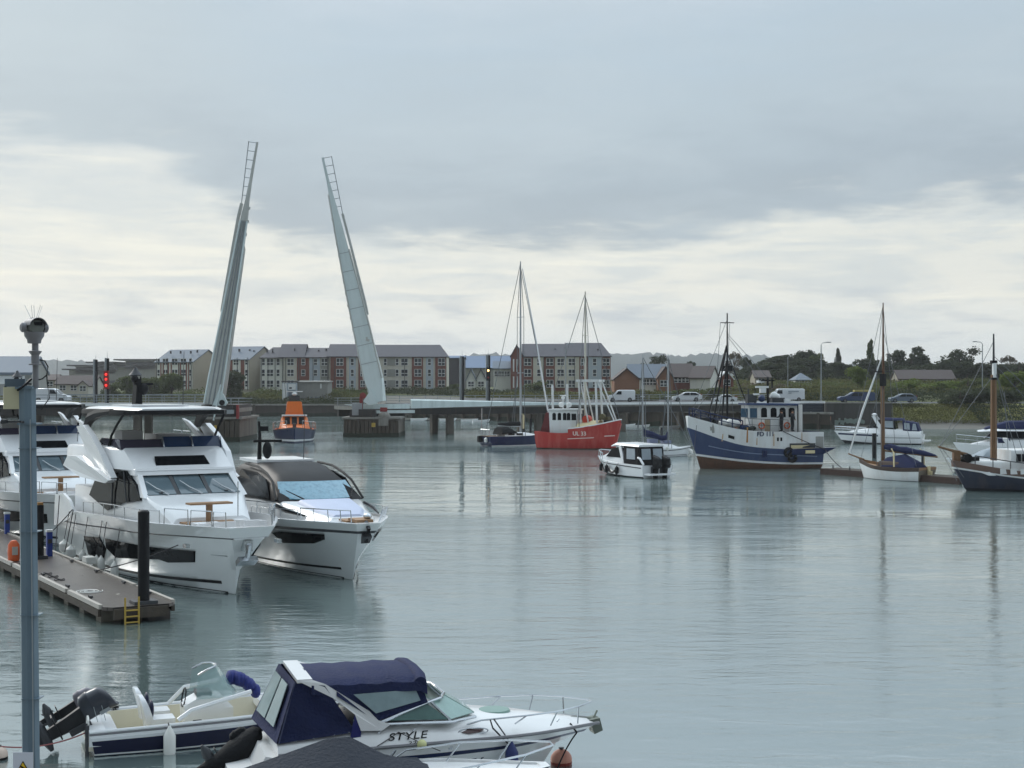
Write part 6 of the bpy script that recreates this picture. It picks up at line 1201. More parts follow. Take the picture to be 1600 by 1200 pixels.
# ------------------------------------------------------------------ the marina: yachts on the left
M_TINT = mat('tinted_flybridge_glass', (66, 62, 76), .05, var=.2); M_TINTB = mat('blue_tinted_glass', (44, 62, 92), .05, var=.3)
M_WSG = mat('grey_green_windscreen', (96, 112, 120), .06, var=.25, scale=1.2)
M_HULLG = mat('yacht_hull_gelcoat', (214, 218, 218), .18, var=.03, scale=.6, coat=.4)
M_DECKT = mat('pale_deck_panel', (196, 194, 192), .6, var=.08)
def make_yacht():
    r = empty('motor_yacht', (-16.846, 62.171, 0), math.atan2(-.857, .515), 'white flybridge motor yacht moored bow-out along the wooden jetty', 'motor yacht', 'white flybridge yachts along the jetty')
    Hh = Hull([(.6, 14.2, [.9, 1.3, 1.2, .7, 0], [-.6, -.6, -.55, -.45, -.2]), (.3, 14.85, [2.0, 2.1, 1.9, 1.2, 0], [0, 0, 0, 0, .02]), (.2, 15.1, [2.1, 2.2, 2.1, 1.6, .06], [.3, .32, .4, .55, .85]),
               (0, 16.0, [2.25, 2.36, 2.36, 2.2, .55], [1.46, 1.56, 1.74, 1.88, 1.95]), (0, 16.15, [2.25, 2.37, 2.38, 2.27, .64], [1.52, 1.62, 1.8, 1.94, 2.01]), (0, 16.35, [2.22, 2.36, 2.44, 2.42, .8], [1.95, 2.05, 2.22, 2.32, 2.36])], 30)
    Hh.shell([0, 0, 0, 1, 0], 0).build('hull', [M_HULLG, M_DKGREY], r, 24)
    part(lambda m: (Hh.line(m, lambda x: .2+.0016*max(0, x-6)**2, lambda x: .3+.0016*max(0, x-6)**2, .5, 14.3), Hh.line(m, lambda x: -.04+.0, lambda x: .06, .5, 14.5)), 'boot_stripe', M_BLACK, r)
    Hh.deck(.42, .14, 0, 1).build('deck', [M_GEL, M_DECKT], r, 24)
    # deckhouse: windscreen band between lower house and brow
    low = [(2.0, 2.0, 1.95, 1.92, 1.6, 3.0, .05), (8.9, 8.9, 1.98, 1.92, 1.8, 3.08, .05), (10.85, 10.8, 1.9, 1.86, 1.85, 3.08, .1), (12.3, 12.1, 1.6, 1.45, 1.85, 2.62, .2), (12.8, 12.5, 1.5, 1.35, 1.85, 2.4, .2)]
    part(lambda m: cabin(m, low), 'deckhouse', M_GEL, r, 28)
    part(lambda m: cabin(m, [(8.7, 8.7, 1.9, 1.78, 3.02, 3.8, .05), (10.72, 9.62, 1.86, 1.74, 3.06, 3.76, .08)]), 'saloon_core', M_WSG, r, 20)
    for y0, y1 in ((-1.78, -.66), (-.5, .5), (.66, 1.78)):
        f = lambda y, t: (10.78-1.1*t, y*(1-.06*t), 3.1+.64*t)
        part(lambda m: m.plate([f(y0, .02), f(y1, .02), f(y1, .96), f(y0, .96)], .03), 'windscreen', M_WSG, r, 0)
        part(lambda m: m.tube([(10.86, (y0+y1)/2+.25, 3.12), (10.55, (y0+y1)/2-.1, 3.32), (10.2, (y0+y1)/2-.36, 3.55)], [.035, .03, .015]), 'wiper', M_SS, r)
    part(lambda m: [m.plate([(10.8, y-.07, 3.06), (10.8, y+.07, 3.06), (9.66, y+.07, 3.8), (9.66, y-.07, 3.8)], .06) for y in (-.58, .58)], 'mullion', M_DKGREY, r, 0)
    for sg in (1, -1):
        part(lambda m: m.plate([(10.3, sg*1.93, 3.02), (10.95, sg*1.9, 3.02), (9.75, sg*1.78, 3.86), (9.2, sg*1.82, 3.86)][::-sg], .2), 'windscreen_pillar', M_GEL, r, 0)
        part(lambda m: m.plate([(4.3, sg*2.0, 2.72), (6.8, sg*2.01, 2.3), (7.9, sg*2.01, 2.5), (8.9, sg*2.01, 2.72), (10.7, sg*1.93, 2.92), (10.1, sg*1.95, 3.45), (9.0, sg*1.98, 3.88), (5.4, sg*1.98, 3.6)][::-sg], .1), 'side_window', M_WGLASS, r, 0)
        part(lambda m: [m.tube([(7.6, sg*2.06, 2.42), (7.75, sg*2.05, 3.75)], .035), m.tube([(9.4, sg*2.04, 2.8), (9.0, sg*2.03, 3.84)], .03)], 'window_mullion', M_DKGREY, r)
        part(lambda m: (Hh.line(m, lambda x: 1.38-.004*x, lambda x: 1.4-.004*x, 1.0, 15.2, t=.006)), "hull_seam", M_STEELG, r) if sg > 0 else None
        part(lambda m: m.wrap([(4.95, 1.2), (5.3, .53), (6.8, .38), (7.5, .95), (7.0, 1.34)], lambda x, z: (x, sg*Hh.at(x, z), z), (5.5, 6, 6.5, 7), (.6, .8, 1.0), .07, lambda x, z: (0, sg, 0)), 'hull_window', M_WGLASS, r, 20)
        part(lambda m: m.wrap([(7.75, 1.36), (7.65, 1.0), (8.5, .72), (12.0, .98), (12.4, .9), (13.6, 1.0), (14.0, 1.42), (10.6, 1.42)], lambda x, z: (x, sg*Hh.at(x, z), z), (8.5, 9.5, 10.5, 11.5, 12, 12.5, 13, 13.5), (.8, 1.0, 1.2), .07, lambda x, z: (.1, sg, 0)), 'hull_window', M_WGLASS, r, 20)
        part(lambda m: m.plate([(x_, sg*y_, z_) for x_, y_, z_ in ((4.5, 2.32, 5.38), (5.3, 2.3, 5.46), (6.4, 2.3, 5.08), (7.65, 2.28, 4.45), (8.6, 2.15, 3.62), (8.1, 2.15, 3.5), (6.2, 2.3, 4.2), (5.2, 2.32, 4.95))][::-sg], .22), 'flybridge_wing', M_GEL, r, 0)
        part(lambda m: m.plate([(x_, sg*y_, z_) for x_, y_, z_ in ((3.2, 2.42, 3.85), (3.84, 2.42, 4.24), (5.04, 2.4, 4.27), (6.9, 2.33, 3.95), (8.65, 2.18, 3.55), (8.2, 2.18, 3.42), (5.5, 2.38, 3.52))][::-sg], .3), 'flybridge_wing', M_GEL, r, 0)
        part(lambda m: m.tube([(4.75, sg*2.2, 5.4), (5.2, sg*2.18, 5.72), (6.0, sg*2.1, 5.9), (7.4, sg*2.0, 6.0)], [.16, .2, .18, .1]), 'hardtop_bracket', M_BLACK, r)
        part(lambda m: m.tube([(7.0, sg*2.02, 4.6), (7.35, sg*2.0, 5.1), (8.0, sg*1.96, 5.55), (8.7, sg*1.9, 5.98)], .05), 'hardtop_strut', M_BLACK, r)
        part(lambda m: m.plate([(x_, sg*2.06, z_) for x_, z_ in ((3.2, 5.6), (3.9, 5.5), (6.3, 4.75), (5.5, 4.72))][::-sg], .12), 'hardtop_leg', M_GEL, r, 0)
        part(lambda m: m.plate([(0.1, sg*2.3, 1.2), (2.4, sg*2.4, 1.6), (3.4, sg*2.38, 2.0), (2.7, sg*2.36, 2.42), (1.6, sg*2.32, 2.62), (.2, sg*2.28, 2.5)][::-sg], .12), 'aft_bulwark', M_GEL, r, 0)
        part(lambda m: (rail(m, [V((x, sg*(Hh.sheer(x).y-.1), Hh.sheer(x).z)) for x in (4.5, 6, 7.5, 9, 10.5, 12, 13.2)], .42, .02, 0, 1)), 'side_rail', M_SS, r)
        part(lambda m: [m.tube([(x0, sg*(Hh.sheer(x0).y-.12), 2.34), (x0+.05, sg*(Hh.sheer(x0).y-.12), 2.85), (x1-.05, sg*max(.3, Hh.sheer(x1).y-.12), 2.85), (x1, sg*max(.3, Hh.sheer(x1).y-.12), 2.36)], .022) for x0, x1 in ((13.4, 14.5), (14.6, 15.5), (15.55, 16.1))], 'bow_rail', M_SS, r)
        part(lambda m: [m.tube([(x0, sg*1.95, 4.72), (x0+.05, sg*1.95, 5.12), (x1-.05, sg*1.95, 5.12), (x1, sg*1.95, 4.72)], .018) for x0, x1 in ((2.4, 3.5), (3.6, 4.6))], 'flybridge_rail', M_SS, r)
        part(lambda m: m.box((10.6, sg*1.2, 3.16), (.25, .12, .05)), 'deck_vent', M_DKGREY, r, 0)
    part(lambda m: cabin(m, [(6.5, 6.5, 2.0, 1.95, 3.74, 4.2, .1), (9.85, 9.75, 1.88, 1.86, 3.74, 3.96, .06)]), 'brow', M_GEL, r, 28)
    part(lambda m: cabin(m, [(2.3, 2.3, 2.35, 2.3, 3.88, 4.62, .12), (6.8, 6.8, 2.38, 2.25, 3.92, 4.72, .15), (8.8, 7.9, 2.05, 1.95, 3.92, 4.7, .15), (9.8, 8.3, 1.8, 1.85, 3.9, 4.66, .1)]), 'flybridge', M_GEL, r, 28)
    part(lambda m: m.plate([(9.36, -1.0, 4.0), (9.36, 1.02, 4.0), (8.93, .95, 4.32), (8.93, -.92, 4.32)], .05), 'skylight', M_WGLASS, r, 0).location = (.13, 0, .06)
    for y0, y1, mm, z in ((-1.9, -.35, M_TINT, 4.96), (-.3, .75, M_TINTB, 5.05), (.8, 1.9, M_TINTB, 5.05)):
        part(lambda m: m.plate([(8.28, y0, 4.62), (8.28, y1, 4.62), (8.02, y1*.99, z), (8.02, y0*.99, z)], .03), 'flybridge_screen', mm, r, 0)
        part(lambda m: m.box((8.2, y1+.02, 4.84), (.1, .05, .42), 0, 0, -.5), 'screen_post', M_SS, r, 0)
    for sg, mm in ((-1, M_TINT), (1, M_TINTB)): part(lambda m: m.plate([(5.6, sg*2.06, 4.68), (8.26, sg*1.92, 4.62), (8.02, sg*1.9, 4.98), (6.2, sg*2.04, 4.98)][::-sg], .03), 'flybridge_screen', mm, r, 0)
    part(lambda m: (m.box((5.8, -.9, 4.95), (1.0, .8, .55)), m.box((5.0, .9, 4.85), (1.4, 1.4, .4))), 'flybridge_seat', M_DECKT, r)
    part(lambda m: cabin(m, [(3.0, 3.0, 1.85, 1.7, 5.98, 6.1, .05), (5, 5, 2.0, 1.85, 6.02, 6.16, .06), (8.3, 8.3, 1.96, 1.8, 6.02, 6.14, .06), (9.1, 9.1, 1.6, 1.4, 6.02, 6.1, .05)]), 'hardtop', M_GEL, r)
    part(lambda m: cabin(m, [(2.95, 2.95, 1.94, 1.92, 5.84, 6.02, .03), (5, 5, 2.1, 2.1, 5.86, 6.06, .03), (8.4, 8.4, 2.06, 2.06, 5.86, 6.06, .03), (9.2, 9.2, 1.67, 1.67, 5.9, 6.04, .03)]), 'hardtop_rim', M_BLACK, r)
    part(lambda m: m.box((5.6, 0, 6.19), (2.6, 2.2, .05)), 'sunroof', M_GEL, r, 0)
    part(lambda m: (m.loft([[V((x+dx, y*w, z)) for x, y in ((3.7, -.16), (4.15, -.14), (4.15, .14), (3.7, .16))] for z, dx, w in ((6.1, 0, 1), (6.8, .05, .8), (7.2, -.02, .5))]), m.box((4.1, .18, 7.0), (.2, .75, .08)), m.ball((4.15, .18, 6.8), (.2, .2, .24)), m.ball((4.0, -.12, 7.2), (.15, .15, .15)), m.tube([(4.05, .1, 7.0), (4.05, .1, 7.3)], .03)), 'radar_mast', M_BLACK, r)
    part(lambda m: m.lathe([(.04, .3), (.1, .18), (.26, .0), (.22, -.04)], (3.85, -.05, 7.36), 'z', 14), 'satellite_dome', M_DKGREY, r)
    part(lambda m: (m.tube([(4.4, 1.7, 6.1), (4.4, 1.75, 8.3)], [.02, .01]),), 'whip_aerial', M_DKGREY, r)
    # foredeck lounge
    part(lambda m: (m.box((13.3, 0, 2.05), (1.6, 2.4, .35)), m.box((14.2, -.75, 2.12), (.7, .9, .5)), m.box((14.2, .8, 2.12), (.7, .9, .5))), 'foredeck_sofa', M_GEL, r, 30)
    part(lambda m: (m.box((13.0, -.25, 2.92), (.55, 1.5, .06)), m.box((13.0, -.25, 2.58), (.18, .18, .62)), m.box((12.9, -.2, 2.26), (.8, 1.9, .05))), 'foredeck_table', M_TEAK, r, 0)
    part(lambda m: m.box((14.75, .05, 2.15), (.1, 1.6, .55)), 'locker_door', M_GEL, r, 0)
    part(lambda m: (m.tube([(15.3, 0, 2.05), (15.3, 0, 2.5)], [.12, .16]), m.lathe([(.02, .06), (.22, .04), (.22, 0)], (15.3, 0, 2.5))), 'windlass', M_GEL, r)
    part(lambda m: m.tube([(12.55, .95, 2.4), (12.55, .95, 3.6)], .02), 'flag_staff', M_SS, r)
    part(lambda m: (m.tube([(16.12, 0, 1.78), (15.9, 0, 1.2)], .09), m.prism([(15.75, 1.05), (16.1, 1.25), (15.95, 1.38), (15.7, 1.2)], 'y', -.32, .32), m.box((15.9, 0, 1.72), (.3, .3, .35))), 'anchor', M_SS, r)
    for y, x in ((-1.2, 14.6), (1.2, 14.6)): part(lambda m: m.box((x, y*1.0, 1.68), (.34, .14, .12)), 'fairlead', M_SS, r).location = (0, (-.05 if y < 0 else .05)*8, 0)
    return r
YA = make_yacht()
YC = copy_tree(YA); YC.location += V((-9.4, 14.2, 0)); YC['label'] = 'second white flybridge yacht, astern of the first and partly behind the camera post'
YD = copy_tree(YA); YD.location += V((-18.4, 28.6, 0)); YD['label'] = 'third white flybridge yacht, just showing at the left edge'
for x, z, kind in ((3.0, .62, 0), (4.0, .5, 0), (5.7, .4, 1), (7.6, .38, 1), (8.2, .42, 1), (9.9, .4, 1)):      # fenders on the jetty side of the first yacht
    o = fender(YA, (x, -2.62, z), .56 if kind else .42, .14 if kind else .2, M_BUOYW, (x, -2.42, 2.0))
def line_thing(label, segs, r_=.02, m_=None, cat='rope'):
    q = empty('mooring_line', segs[0][0], 0, label, cat); b = V(segs[0][0])
    for a, c, sag in segs: m = MB(); rope(m, V(a)-b, V(c)-b, sag, r_); m.build('line', m_ or M_ROPE, q)
    return q
ya = lambda x, y, z: on_boat(YA, (x, y, z))
line_thing('dark mooring lines running from the first yacht down to the jetty', [(ya(1.2, -2.35, 2.5), ya(3.6, -3.1, .6), .05), (ya(3.4, -2.4, 2.1), ya(1.0, -3.1, .6), .05), (ya(3.5, -2.4, 2.1), ya(4.6, -3.0, .6), .04), (ya(14.2, -1.75, 1.68), ya(10.5, -3.4, .55), .08)])
# --- sports yacht with black roof
dB = V((.405, -.914)).normalized(); oB = V((-4.95, 51.4))-dB*15.5
r = empty('sports_yacht', (oB.x, oB.y, 0), math.atan2(dB.y, dB.x), 'sleek white sports yacht with arched black roof and blue windscreen beside the flybridge yacht', 'motor yacht'); YB = r
Hh = Hull([(.6, 13.0, [.9, 1.2, 1.1, .6, 0], [-.6, -.6, -.5, -.4, -.2]), (.3, 13.7, [1.9, 2.0, 1.8, 1.1, 0], [0, 0, 0, 0, .02]), (.2, 14.1, [2.0, 2.1, 1.95, 1.3, .06], [.3, .32, .4, .55, .8]),
           (0, 15.2, [2.1, 2.25, 2.22, 1.85, .3], [1.25, 1.35, 1.5, 1.68, 1.8]), (0, 15.3, [2.1, 2.26, 2.25, 1.92, .36], [1.36, 1.46, 1.62, 1.8, 1.9]), (0, 15.5, [2.05, 2.22, 2.25, 2.0, .45], [1.7, 1.78, 1.92, 2.08, 2.18])], 30)
Hh.shell([0, 0, 0, 1, 0], 0).build('hull', [M_HULLG, M_DKGREY], r, 24); Hh.deck(.1, .16, 0, 1).build('deck', [M_GEL, M_DECKT], r, 24)
part(lambda m: (Hh.line(m, lambda x: .2+.002*max(0, x-5)**2, lambda x: .28+.002*max(0, x-5)**2, .5, 13.2), Hh.line(m, lambda x: -.04, lambda x: .06, .5, 13.2)), 'boot_stripe', M_BLACK, r)
low = [(1.5, 1.5, 1.85, 1.8, 1.6, 2.3, .1), (7.5, 7.4, 1.85, 1.75, 1.8, 2.55, .1), (9.7, 9.6, 1.75, 1.65, 1.85, 2.58, .12), (12.2, 12.0, 1.35, 1.1, 2.0, 2.36, .15), (13.6, 13.3, .9, .7, 2.0, 2.2, .1)]
part(lambda m: cabin(m, low), 'deckhouse', M_GEL, r, 28)
roof = [(1.8, 2.2, 1.75, 1.4, 2.3, 3.68, .35), (4.0, 4.2, 1.8, 1.46, 2.4, 3.8, .35), (6.2, 6.0, 1.8, 1.46, 2.5, 3.78, .4), (8.4, 7.6, 1.74, 1.42, 2.52, 3.5, .4), (9.75, 8.6, 1.66, 1.36, 2.56, 3.2, .3)]
M_BROOF = mat('black_gloss_roof', (20, 20, 23), .4, var=.3, scale=.8, spec=.1)
part(lambda m: cabin(m, roof), 'roof', M_BROOF, r, 40)
M_BLUEW = mat('blue_sunscreen_glass', (98, 150, 172), .06, var=.2, scale=1.6, coat=.5, streak=.75, streak_col=(40, 96, 122), sscale=6)
f = lambda y, t: (9.85-1.15*t-.35*abs(y/1.6)**2*(1-t*.3), y*(1-.12*t), 2.6+.62*t+.02)
part(lambda m: [m.plate([f(y0, .03), f(y1, .03), f(y1, 1), f(y0, 1)], .03) for y0, y1 in ((-1.55, -.9), (-.9, -.3), (-.3, .3), (.3, .9), (.9, 1.55))], 'windscreen', M_BLUEW, r, 60)
part(lambda m: [m.tube([(9.98-.1*abs(y), y, 2.64), (9.4-.1*abs(y), y-.55, 2.95)], [.03, .015]) for y in (-.7,)], 'wiper', M_BLACK, r)
part(lambda m: m.tube([(9.75, 1.2, 2.66), (9.2, 1.45, 3.0)], [.03, .015]), 'wiper', M_BLACK, r)
for sg in (1, -1):
    part(lambda m: m.tube([(9.6, sg*1.72, 2.6), (8.6, sg*1.58, 3.25), (7.6, sg*1.53, 3.5), (6.2, sg*1.53, 3.7), (4.2, sg*1.52, 3.74)], .05), 'roof_rail', M_BLACK, r)
    part(lambda m: m.plate([(2.6, sg*1.84, 2.5), (8.7, sg*1.78, 2.6), (7.7, sg*1.62, 3.3), (6.2, sg*1.58, 3.5), (3.6, sg*1.58, 3.5)][::-sg], .05), 'side_window', M_WGLASS, r, 0)
    part(lambda m: m.wrap([(10.6, 1.1), (12.6, 1.25), (13.3, 1.45), (13.5, 1.66), (10.9, 1.56), (10.2, 1.45)], lambda x, z: (x, sg*Hh.at(x, z), z), (10.8, 11.3, 11.8, 12.3, 12.8, 13.2), (1.3, 1.45), .07, lambda x, z: (.15, sg, 0)), 'hull_window', M_WGLASS, r, 20)
    part(lambda m: rail(m, [V((x, sg*(Hh.sheer(x).y-.12), Hh.sheer(x).z)) for x in (7.5, 8.8, 10, 11.2, 12.4)], .36, .018, 0, 1, (0, 0, 0)), 'side_rail', M_SS, r)
    part(lambda m: rail(m, [V((x, sg*(Hh.sheer(x).y-.12), Hh.sheer(x).z)) for x in (12.6, 13.3, 14.0, 14.6, 15.1)], .45, .02, 0, 1, (.15, sg*.08, 0)), 'pulpit', M_SS, r)
    part(lambda m: m.tube([(9.7, sg*1.75, 2.42), (11.0, sg*1.68, 2.32), (12.4, sg*1.4, 2.24)], [.07, .08, .03]), 'deck_trim', M_WGLASS, r)
part(lambda m: cabin(m, [(10.3, 10.3, 1.1, 1.0, 2.5, 2.66, .06), (12.2, 12.1, .95, .85, 2.3, 2.46, .06), (13.2, 13.1, .6, .5, 2.15, 2.3, .06)]), 'sunpad_cover', mat('silver_blue_cover', (186, 194, 216), .5, var=.12, scale=1.5, bump=.2), r)
part(lambda m: (m.box((14.6, 0, 2.22), (1.0, .6, .1)), m.box((13.9, 0, 2.16), (.9, .9, .06))), 'bow_platform', M_TEAK, r, 0)
part(lambda m: (m.tube([(15.2, 0, 2.2), (15.5, 0, 2.0), (15.2, 0, 1.5)], .08), m.prism([(15.1, 1.45), (15.4, 1.7), (15.2, 1.8)], 'y', -.16, .16)), 'anchor', M_DKGREY, r)
part(lambda m: m.ball((14.75, .2, 2.36), (.2, .15, .12)), 'anchor_roller', M_SS, r)
part(lambda m: (m.box((3.2, 0, 3.82), (3.0, 2.4, .12)),), 'hardtop', M_GEL, r, 0)
part(lambda m: (m.tube([(3.9, -.9, 3.8), (3.95, -.9, 4.9), (3.9, -.92, 5.45)], [.1, .07, .05]), m.box((4.05, -.6, 4.64), (.12, 1.2, .1)), m.ball((4.1, -.62, 4.26), (.2, .2, .36)), m.box((3.95, -.75, 5.15), (.15, .4, .2))), 'radar_mast', M_BLACK, r)
part(lambda m: m.tube([(4.2, .9, 3.8), (4.2, .95, 5.8)], [.018, .01]), 'whip_aerial', M_DKGREY, r)
fender(r, (8.5, -2.6, 1.0), .9, .2, mat('navy_fender', (34, 46, 96), .5), (8.5, -2.3, 1.9))
# --- jetty
a = V((-11.8, 43.1, 0)); dj = V((-.505, .863, 0)).normalized(); nj = V((dj.y, -dj.x, 0))   # nj points to the right
r = empty('jetty', a, math.atan2(dj.y, dj.x), 'floating timber jetty with wet grey deck beside the white yachts', 'jetty'); JL, JW = 40, 2.1
part(lambda m: m.prism([(0, -.0), (.25, -JW+.2), (.0, -JW+.0), (JL, -JW), (JL, 0)] if False else [(.25, 0), (JL, 0), (JL, -JW), (.2, -JW), (0, -JW+.2), (0, -.25)], 'z', .40, .5), 'deck', mat('wet_deck_boards', (92, 84, 79), .3, var=.3, scale=2.5, bump=.3, streak=.4, streak_col=(70, 64, 62), sscale=1.2, planks=2.2), r, 0)
M_EDGE = mat('pale_edge_batten', (164, 158, 150), .6, var=.25, scale=5)
for y in (.03, -JW-.03):
    for i in range(10): part(lambda m: m.box((i*4+2.2, y, .49), (3.7, .12, .13)), 'edge_batten', M_EDGE, r, 0)
    part(lambda m: m.box((JL/2+.2, y*1.0-(.02 if y < 0 else -.02), .3), (JL-.4, .1, .2)), 'side_beam', M_TIMBER, r, 0)
part(lambda m: m.box((-.03, -JW/2, .3), (.12, JW-.5, .3)), 'end_beam', M_TIMBER, r, 0)
for i in range(20):
    part(lambda m: m.box((.9+i*1.95, -.35, .0), (.55, .6, .75)), 'float', mat('float_concrete', (112, 106, 96), .9, var=.3, scale=1.5), r, 0)
    part(lambda m: m.box((.9+i*1.95, -JW+.35, .0), (.55, .6, .75)), 'float', MATS['float_concrete'], r, 0)
part(lambda m: m.box((1.0, -JW/2-.5, .05), (1.6, .9, .5)), 'float', M_DARKM, r, 0)
part(lambda m: [m.tube([(x, y, .0), (x, y, .78)], .03) for x, y in ((-.14, -.55), (-.14, -.95))]+[m.tube([(-.14, -.55, z), (-.14, -.95, z)], .025) for z in (.05, .22, .4)], 'ladder', M_YEL, r)
for i, x in enumerate((2.2, 5.0, 8.4, 11.8)):
    for y in (-.15, -JW+.15): part(lambda m: (m.box((x, y, .56), (.3, .08, .06)), m.box((x, y, .53), (.1, .06, .08))), 'cleat', M_DKGREY, r, 0)
part(lambda m: m.box((2.6, -1.1, .505), (.12, .1, .02)), 'leaf', M_EDGE, r, 0)
M_SPOT = mat('pale_droppings', (176, 174, 164), .8)
rs = random.Random(21)
for i in range(14): part(lambda m: m.lathe([(.0, .506), (rs.uniform(.02, .05), .505), (.0, .504)], (rs.uniform(.5, 9), -rs.uniform(.3, 1.8), 0), 'z', 7), 'dropping', M_SPOT, r)
part(lambda m: m.tube([V((3.6+(.1+.012*i)*math.cos(i*.6), -.45+(.1+.012*i)*math.sin(i*.6), .53)) for i in range(30)], .014, 0, 5), 'coiled_line', M_BUOYW, r)
for i in range(3): part(lambda m: m.tube([V((6.9+.9*i+.22*math.cos(a), -.35, .52+.02*math.sin(3*a))) + V((0, .16*math.sin(a), 0)) for a in [k_*math.pi/8 for k_ in range(17)]], .018, 0, 5), 'coiled_line', M_ROPE, r)
jt = lambda x, y, z=.5: a+dj*x-nj*y*(-1)*(-1) if False else a+dj*x+V((-dj.y, dj.x, 0))*y+V((0, 0, z))
def jet_thing(name, label, cat, p, y, build, grp=None):
    Y = (H-.5)*F/(y-600); q = empty(name, ((p-800)/F*Y, Y, .5), math.atan2(dj.y, dj.x), label, cat, grp); build(q); return q
jet_thing('mooring_pile', 'thick black mooring pile at the outer end of the jetty', 'mooring pile', 224.5, 943, lambda q: (part(lambda m: m.tube([(0, 0, -1.6), (0, 0, 2.72), (0, 0, 2.76)], [.17, .17, .12], 0, 14), 'post', M_BLACK, q), part(lambda m: m.box((0, 0, .05), (.55, .7, .1)), 'collar', M_DKGREY, q, 0)))
jet_thing('mooring_pile', 'black mooring pile on the jetty close behind the camera post', 'mooring pile', 62.5, 873, lambda q: (part(lambda m: m.tube([(0, 0, -1.6), (0, 0, 1.98), (0, 0, 2.02)], [.14, .14, .1], 0, 12), 'post', M_BLACK, q), part(lambda m: m.box((0, 0, .06), (.45, .5, .12)), 'collar', M_DKGREY, q, 0), part(lambda m: m.box((0, 0, 2.05), (.2, .2, .1)), 'cap', mat('brass_cap', (150, 110, 60), .5), q, 0)))
M_BLUEB = mat('blue_service_bollard', (38, 66, 150), .45, var=.1)
for p, y, h, t in ((77, 869, .92, 'blue service bollard standing by the stern of the first yacht'), (11, 834, .86, 'blue service bollard at the left edge of the picture')):
    jet_thing('service_bollard', t, 'power pedestal', p, y, lambda q: (part(lambda m: m.box((0, 0, h/2), (.2, .2, h)), 'column', M_BLUEB, q, 0), part(lambda m: m.box((0, 0, h+.04), (.24, .24, .08)), 'lamp_cap', M_WHITEP, q, 0), part(lambda m: m.box((-.11, 0, h*.62), (.03, .14, .16)), 'socket_panel', M_DKGREY, q, 0)), 'blue service bollards on the jetty')
jet_thing('lifebuoy_stand', 'orange lifebuoy housing on the jetty left of the camera post', 'lifebuoy', 21.5, 877, lambda q: (part(lambda m: m.lathe([(.05, 0), (.2, .02), (.22, .3), (.2, .62), (.1, .76), (.02, .78)], (0, 0, 0), 'z', 14), 'housing', mat('lifebuoy_orange', (206, 92, 46), .5), q), part(lambda m: m.box((-.2, .0, .4), (.04, .2, .3)), 'label_plate', M_EDGE, q, 0)))
q = jet_thing('hose_reel', 'small white hose box lying beside the fenders on the jetty', 'box', 139, 880, lambda q: (part(lambda m: m.box((0, 0, .12), (.6, .35, .24)), 'box', M_BUOYW, q, 20), part(lambda m: rope(m, (.3, .1, .1), (1.1, .3, .03), .02, .025), 'hose', M_BLACK, q)))
# ------------------------------------------------------------------ near: quay edge, camera post, small boats
m = MB(); m.box((0, -20, .2), (160, 72.4, 4.2)); tag(m.build('quay', [M_CONC], smooth=0), kind='structure')
M_POST = mat('blue_grey_post_paint', (96, 116, 130), .45, var=.12, scale=3, streak=.5, streak_col=(122, 140, 150), sscale=9, coat=.2)
M_GREYH = mat('grey_camera_housing', (122, 122, 126), .5, var=.15, scale=8)
PY = 15.5; b = px(49.5, 1200, PY); b.z = 2.3; k = PY/F
r = empty('camera_post', b, 0, 'blue-grey steel post carrying a security camera and cream junction box', 'camera post')
P = lambda x, y, dy=0: px(x, y, PY)-b+V((0, dy, 0))
top = P(42.5, 603)
m = MB(); m.tube([(.0, 0, -.0), (0, 0, .02), (0, 0, .02), top], [.093, .093, .093, .09], 0, 8); m.build('column', M_POST, r, 20)
m = MB(); m.tube([P(56, 606), P(55.5, 569)], 4.6*k, 0, 14); m.build('pipe', M_GREYH, r)
m = MB(); m.lathe([(10*k, 0), (10*k, 2*k), (6*k, 2.5*k), (6.2*k, 16*k), (9.5*k, 20*k), (10*k, 22*k), (5*k, 23*k), (5*k, 34*k)], P(55, 570.5), 'z', 18); m.build('flange', M_GREYH, r)
part(lambda m: m.tube([P(52, 655, -.1), P(53.5, 800, -.1), P(55.3, 1000, -.1), P(57, 1200, -.1)], .006, 0, 6), 'conduit', M_STEELG, r)
for y_ in (700, 830, 960, 1090): part(lambda m: m.box(P(46.5+(y_-660)*.011, y_), (27.2*k, .183, 1.4*k)), 'strap', M_POST, r, 0)
h = P(53.5, 537)
cm = empty('camera_head', h); cm.parent = r; cm.rotation_euler = (0, 0, math.radians(38))
part(lambda m: m.lathe([(5*k, 0), (10*k, .5*k), (11*k, 6*k), (15*k, 12*k), (15.5*k, 18*k), (12*k, 19*k)], (0, 0, 0), 'z', 20), 'cradle', M_GREYH, cm)
part(lambda m: (m.lathe([(3*k, -15*k), (11*k, -13.5*k), (12.5*k, -8*k), (12.8*k, 0), (12*k, 10*k), (6*k, 14*k)], (0, 0, 26*k), 'y', 20)), 'camera_body', mat('grey_green_camera', (104, 108, 104), .5, var=.1, scale=10), cm)
part(lambda m: m.box((1*k, -15.2*k, 31*k), (12*k, 2.5*k, 5*k)), 'lens_window', M_BLACK, cm, 0)
def hood(m):
    R = []
    for y in (-19*k, -10*k, 0, 11*k):
        R.append([V((rr*math.cos(a), y, 26*k+rr*math.sin(a))) for rr in (14.4*k, 13.4*k) for a in ([math.radians(10+16*i) for i in range(11)] if rr > 14*k else [math.radians(170-16*i) for i in range(11)])])
    m.loft(R)
part(hood, 'sun_hood', M_GREYH, cm)
for sg in (1, -1): part(lambda m: m.lathe([(2*k, 0), (7.5*k, sg*1*k), (7.5*k, sg*6*k), (5*k, sg*8*k), (.5*k, sg*8*k)], (sg*13.5*k, 0, 25*k), 'x', 16), 'side_pod', M_GREYH, cm)
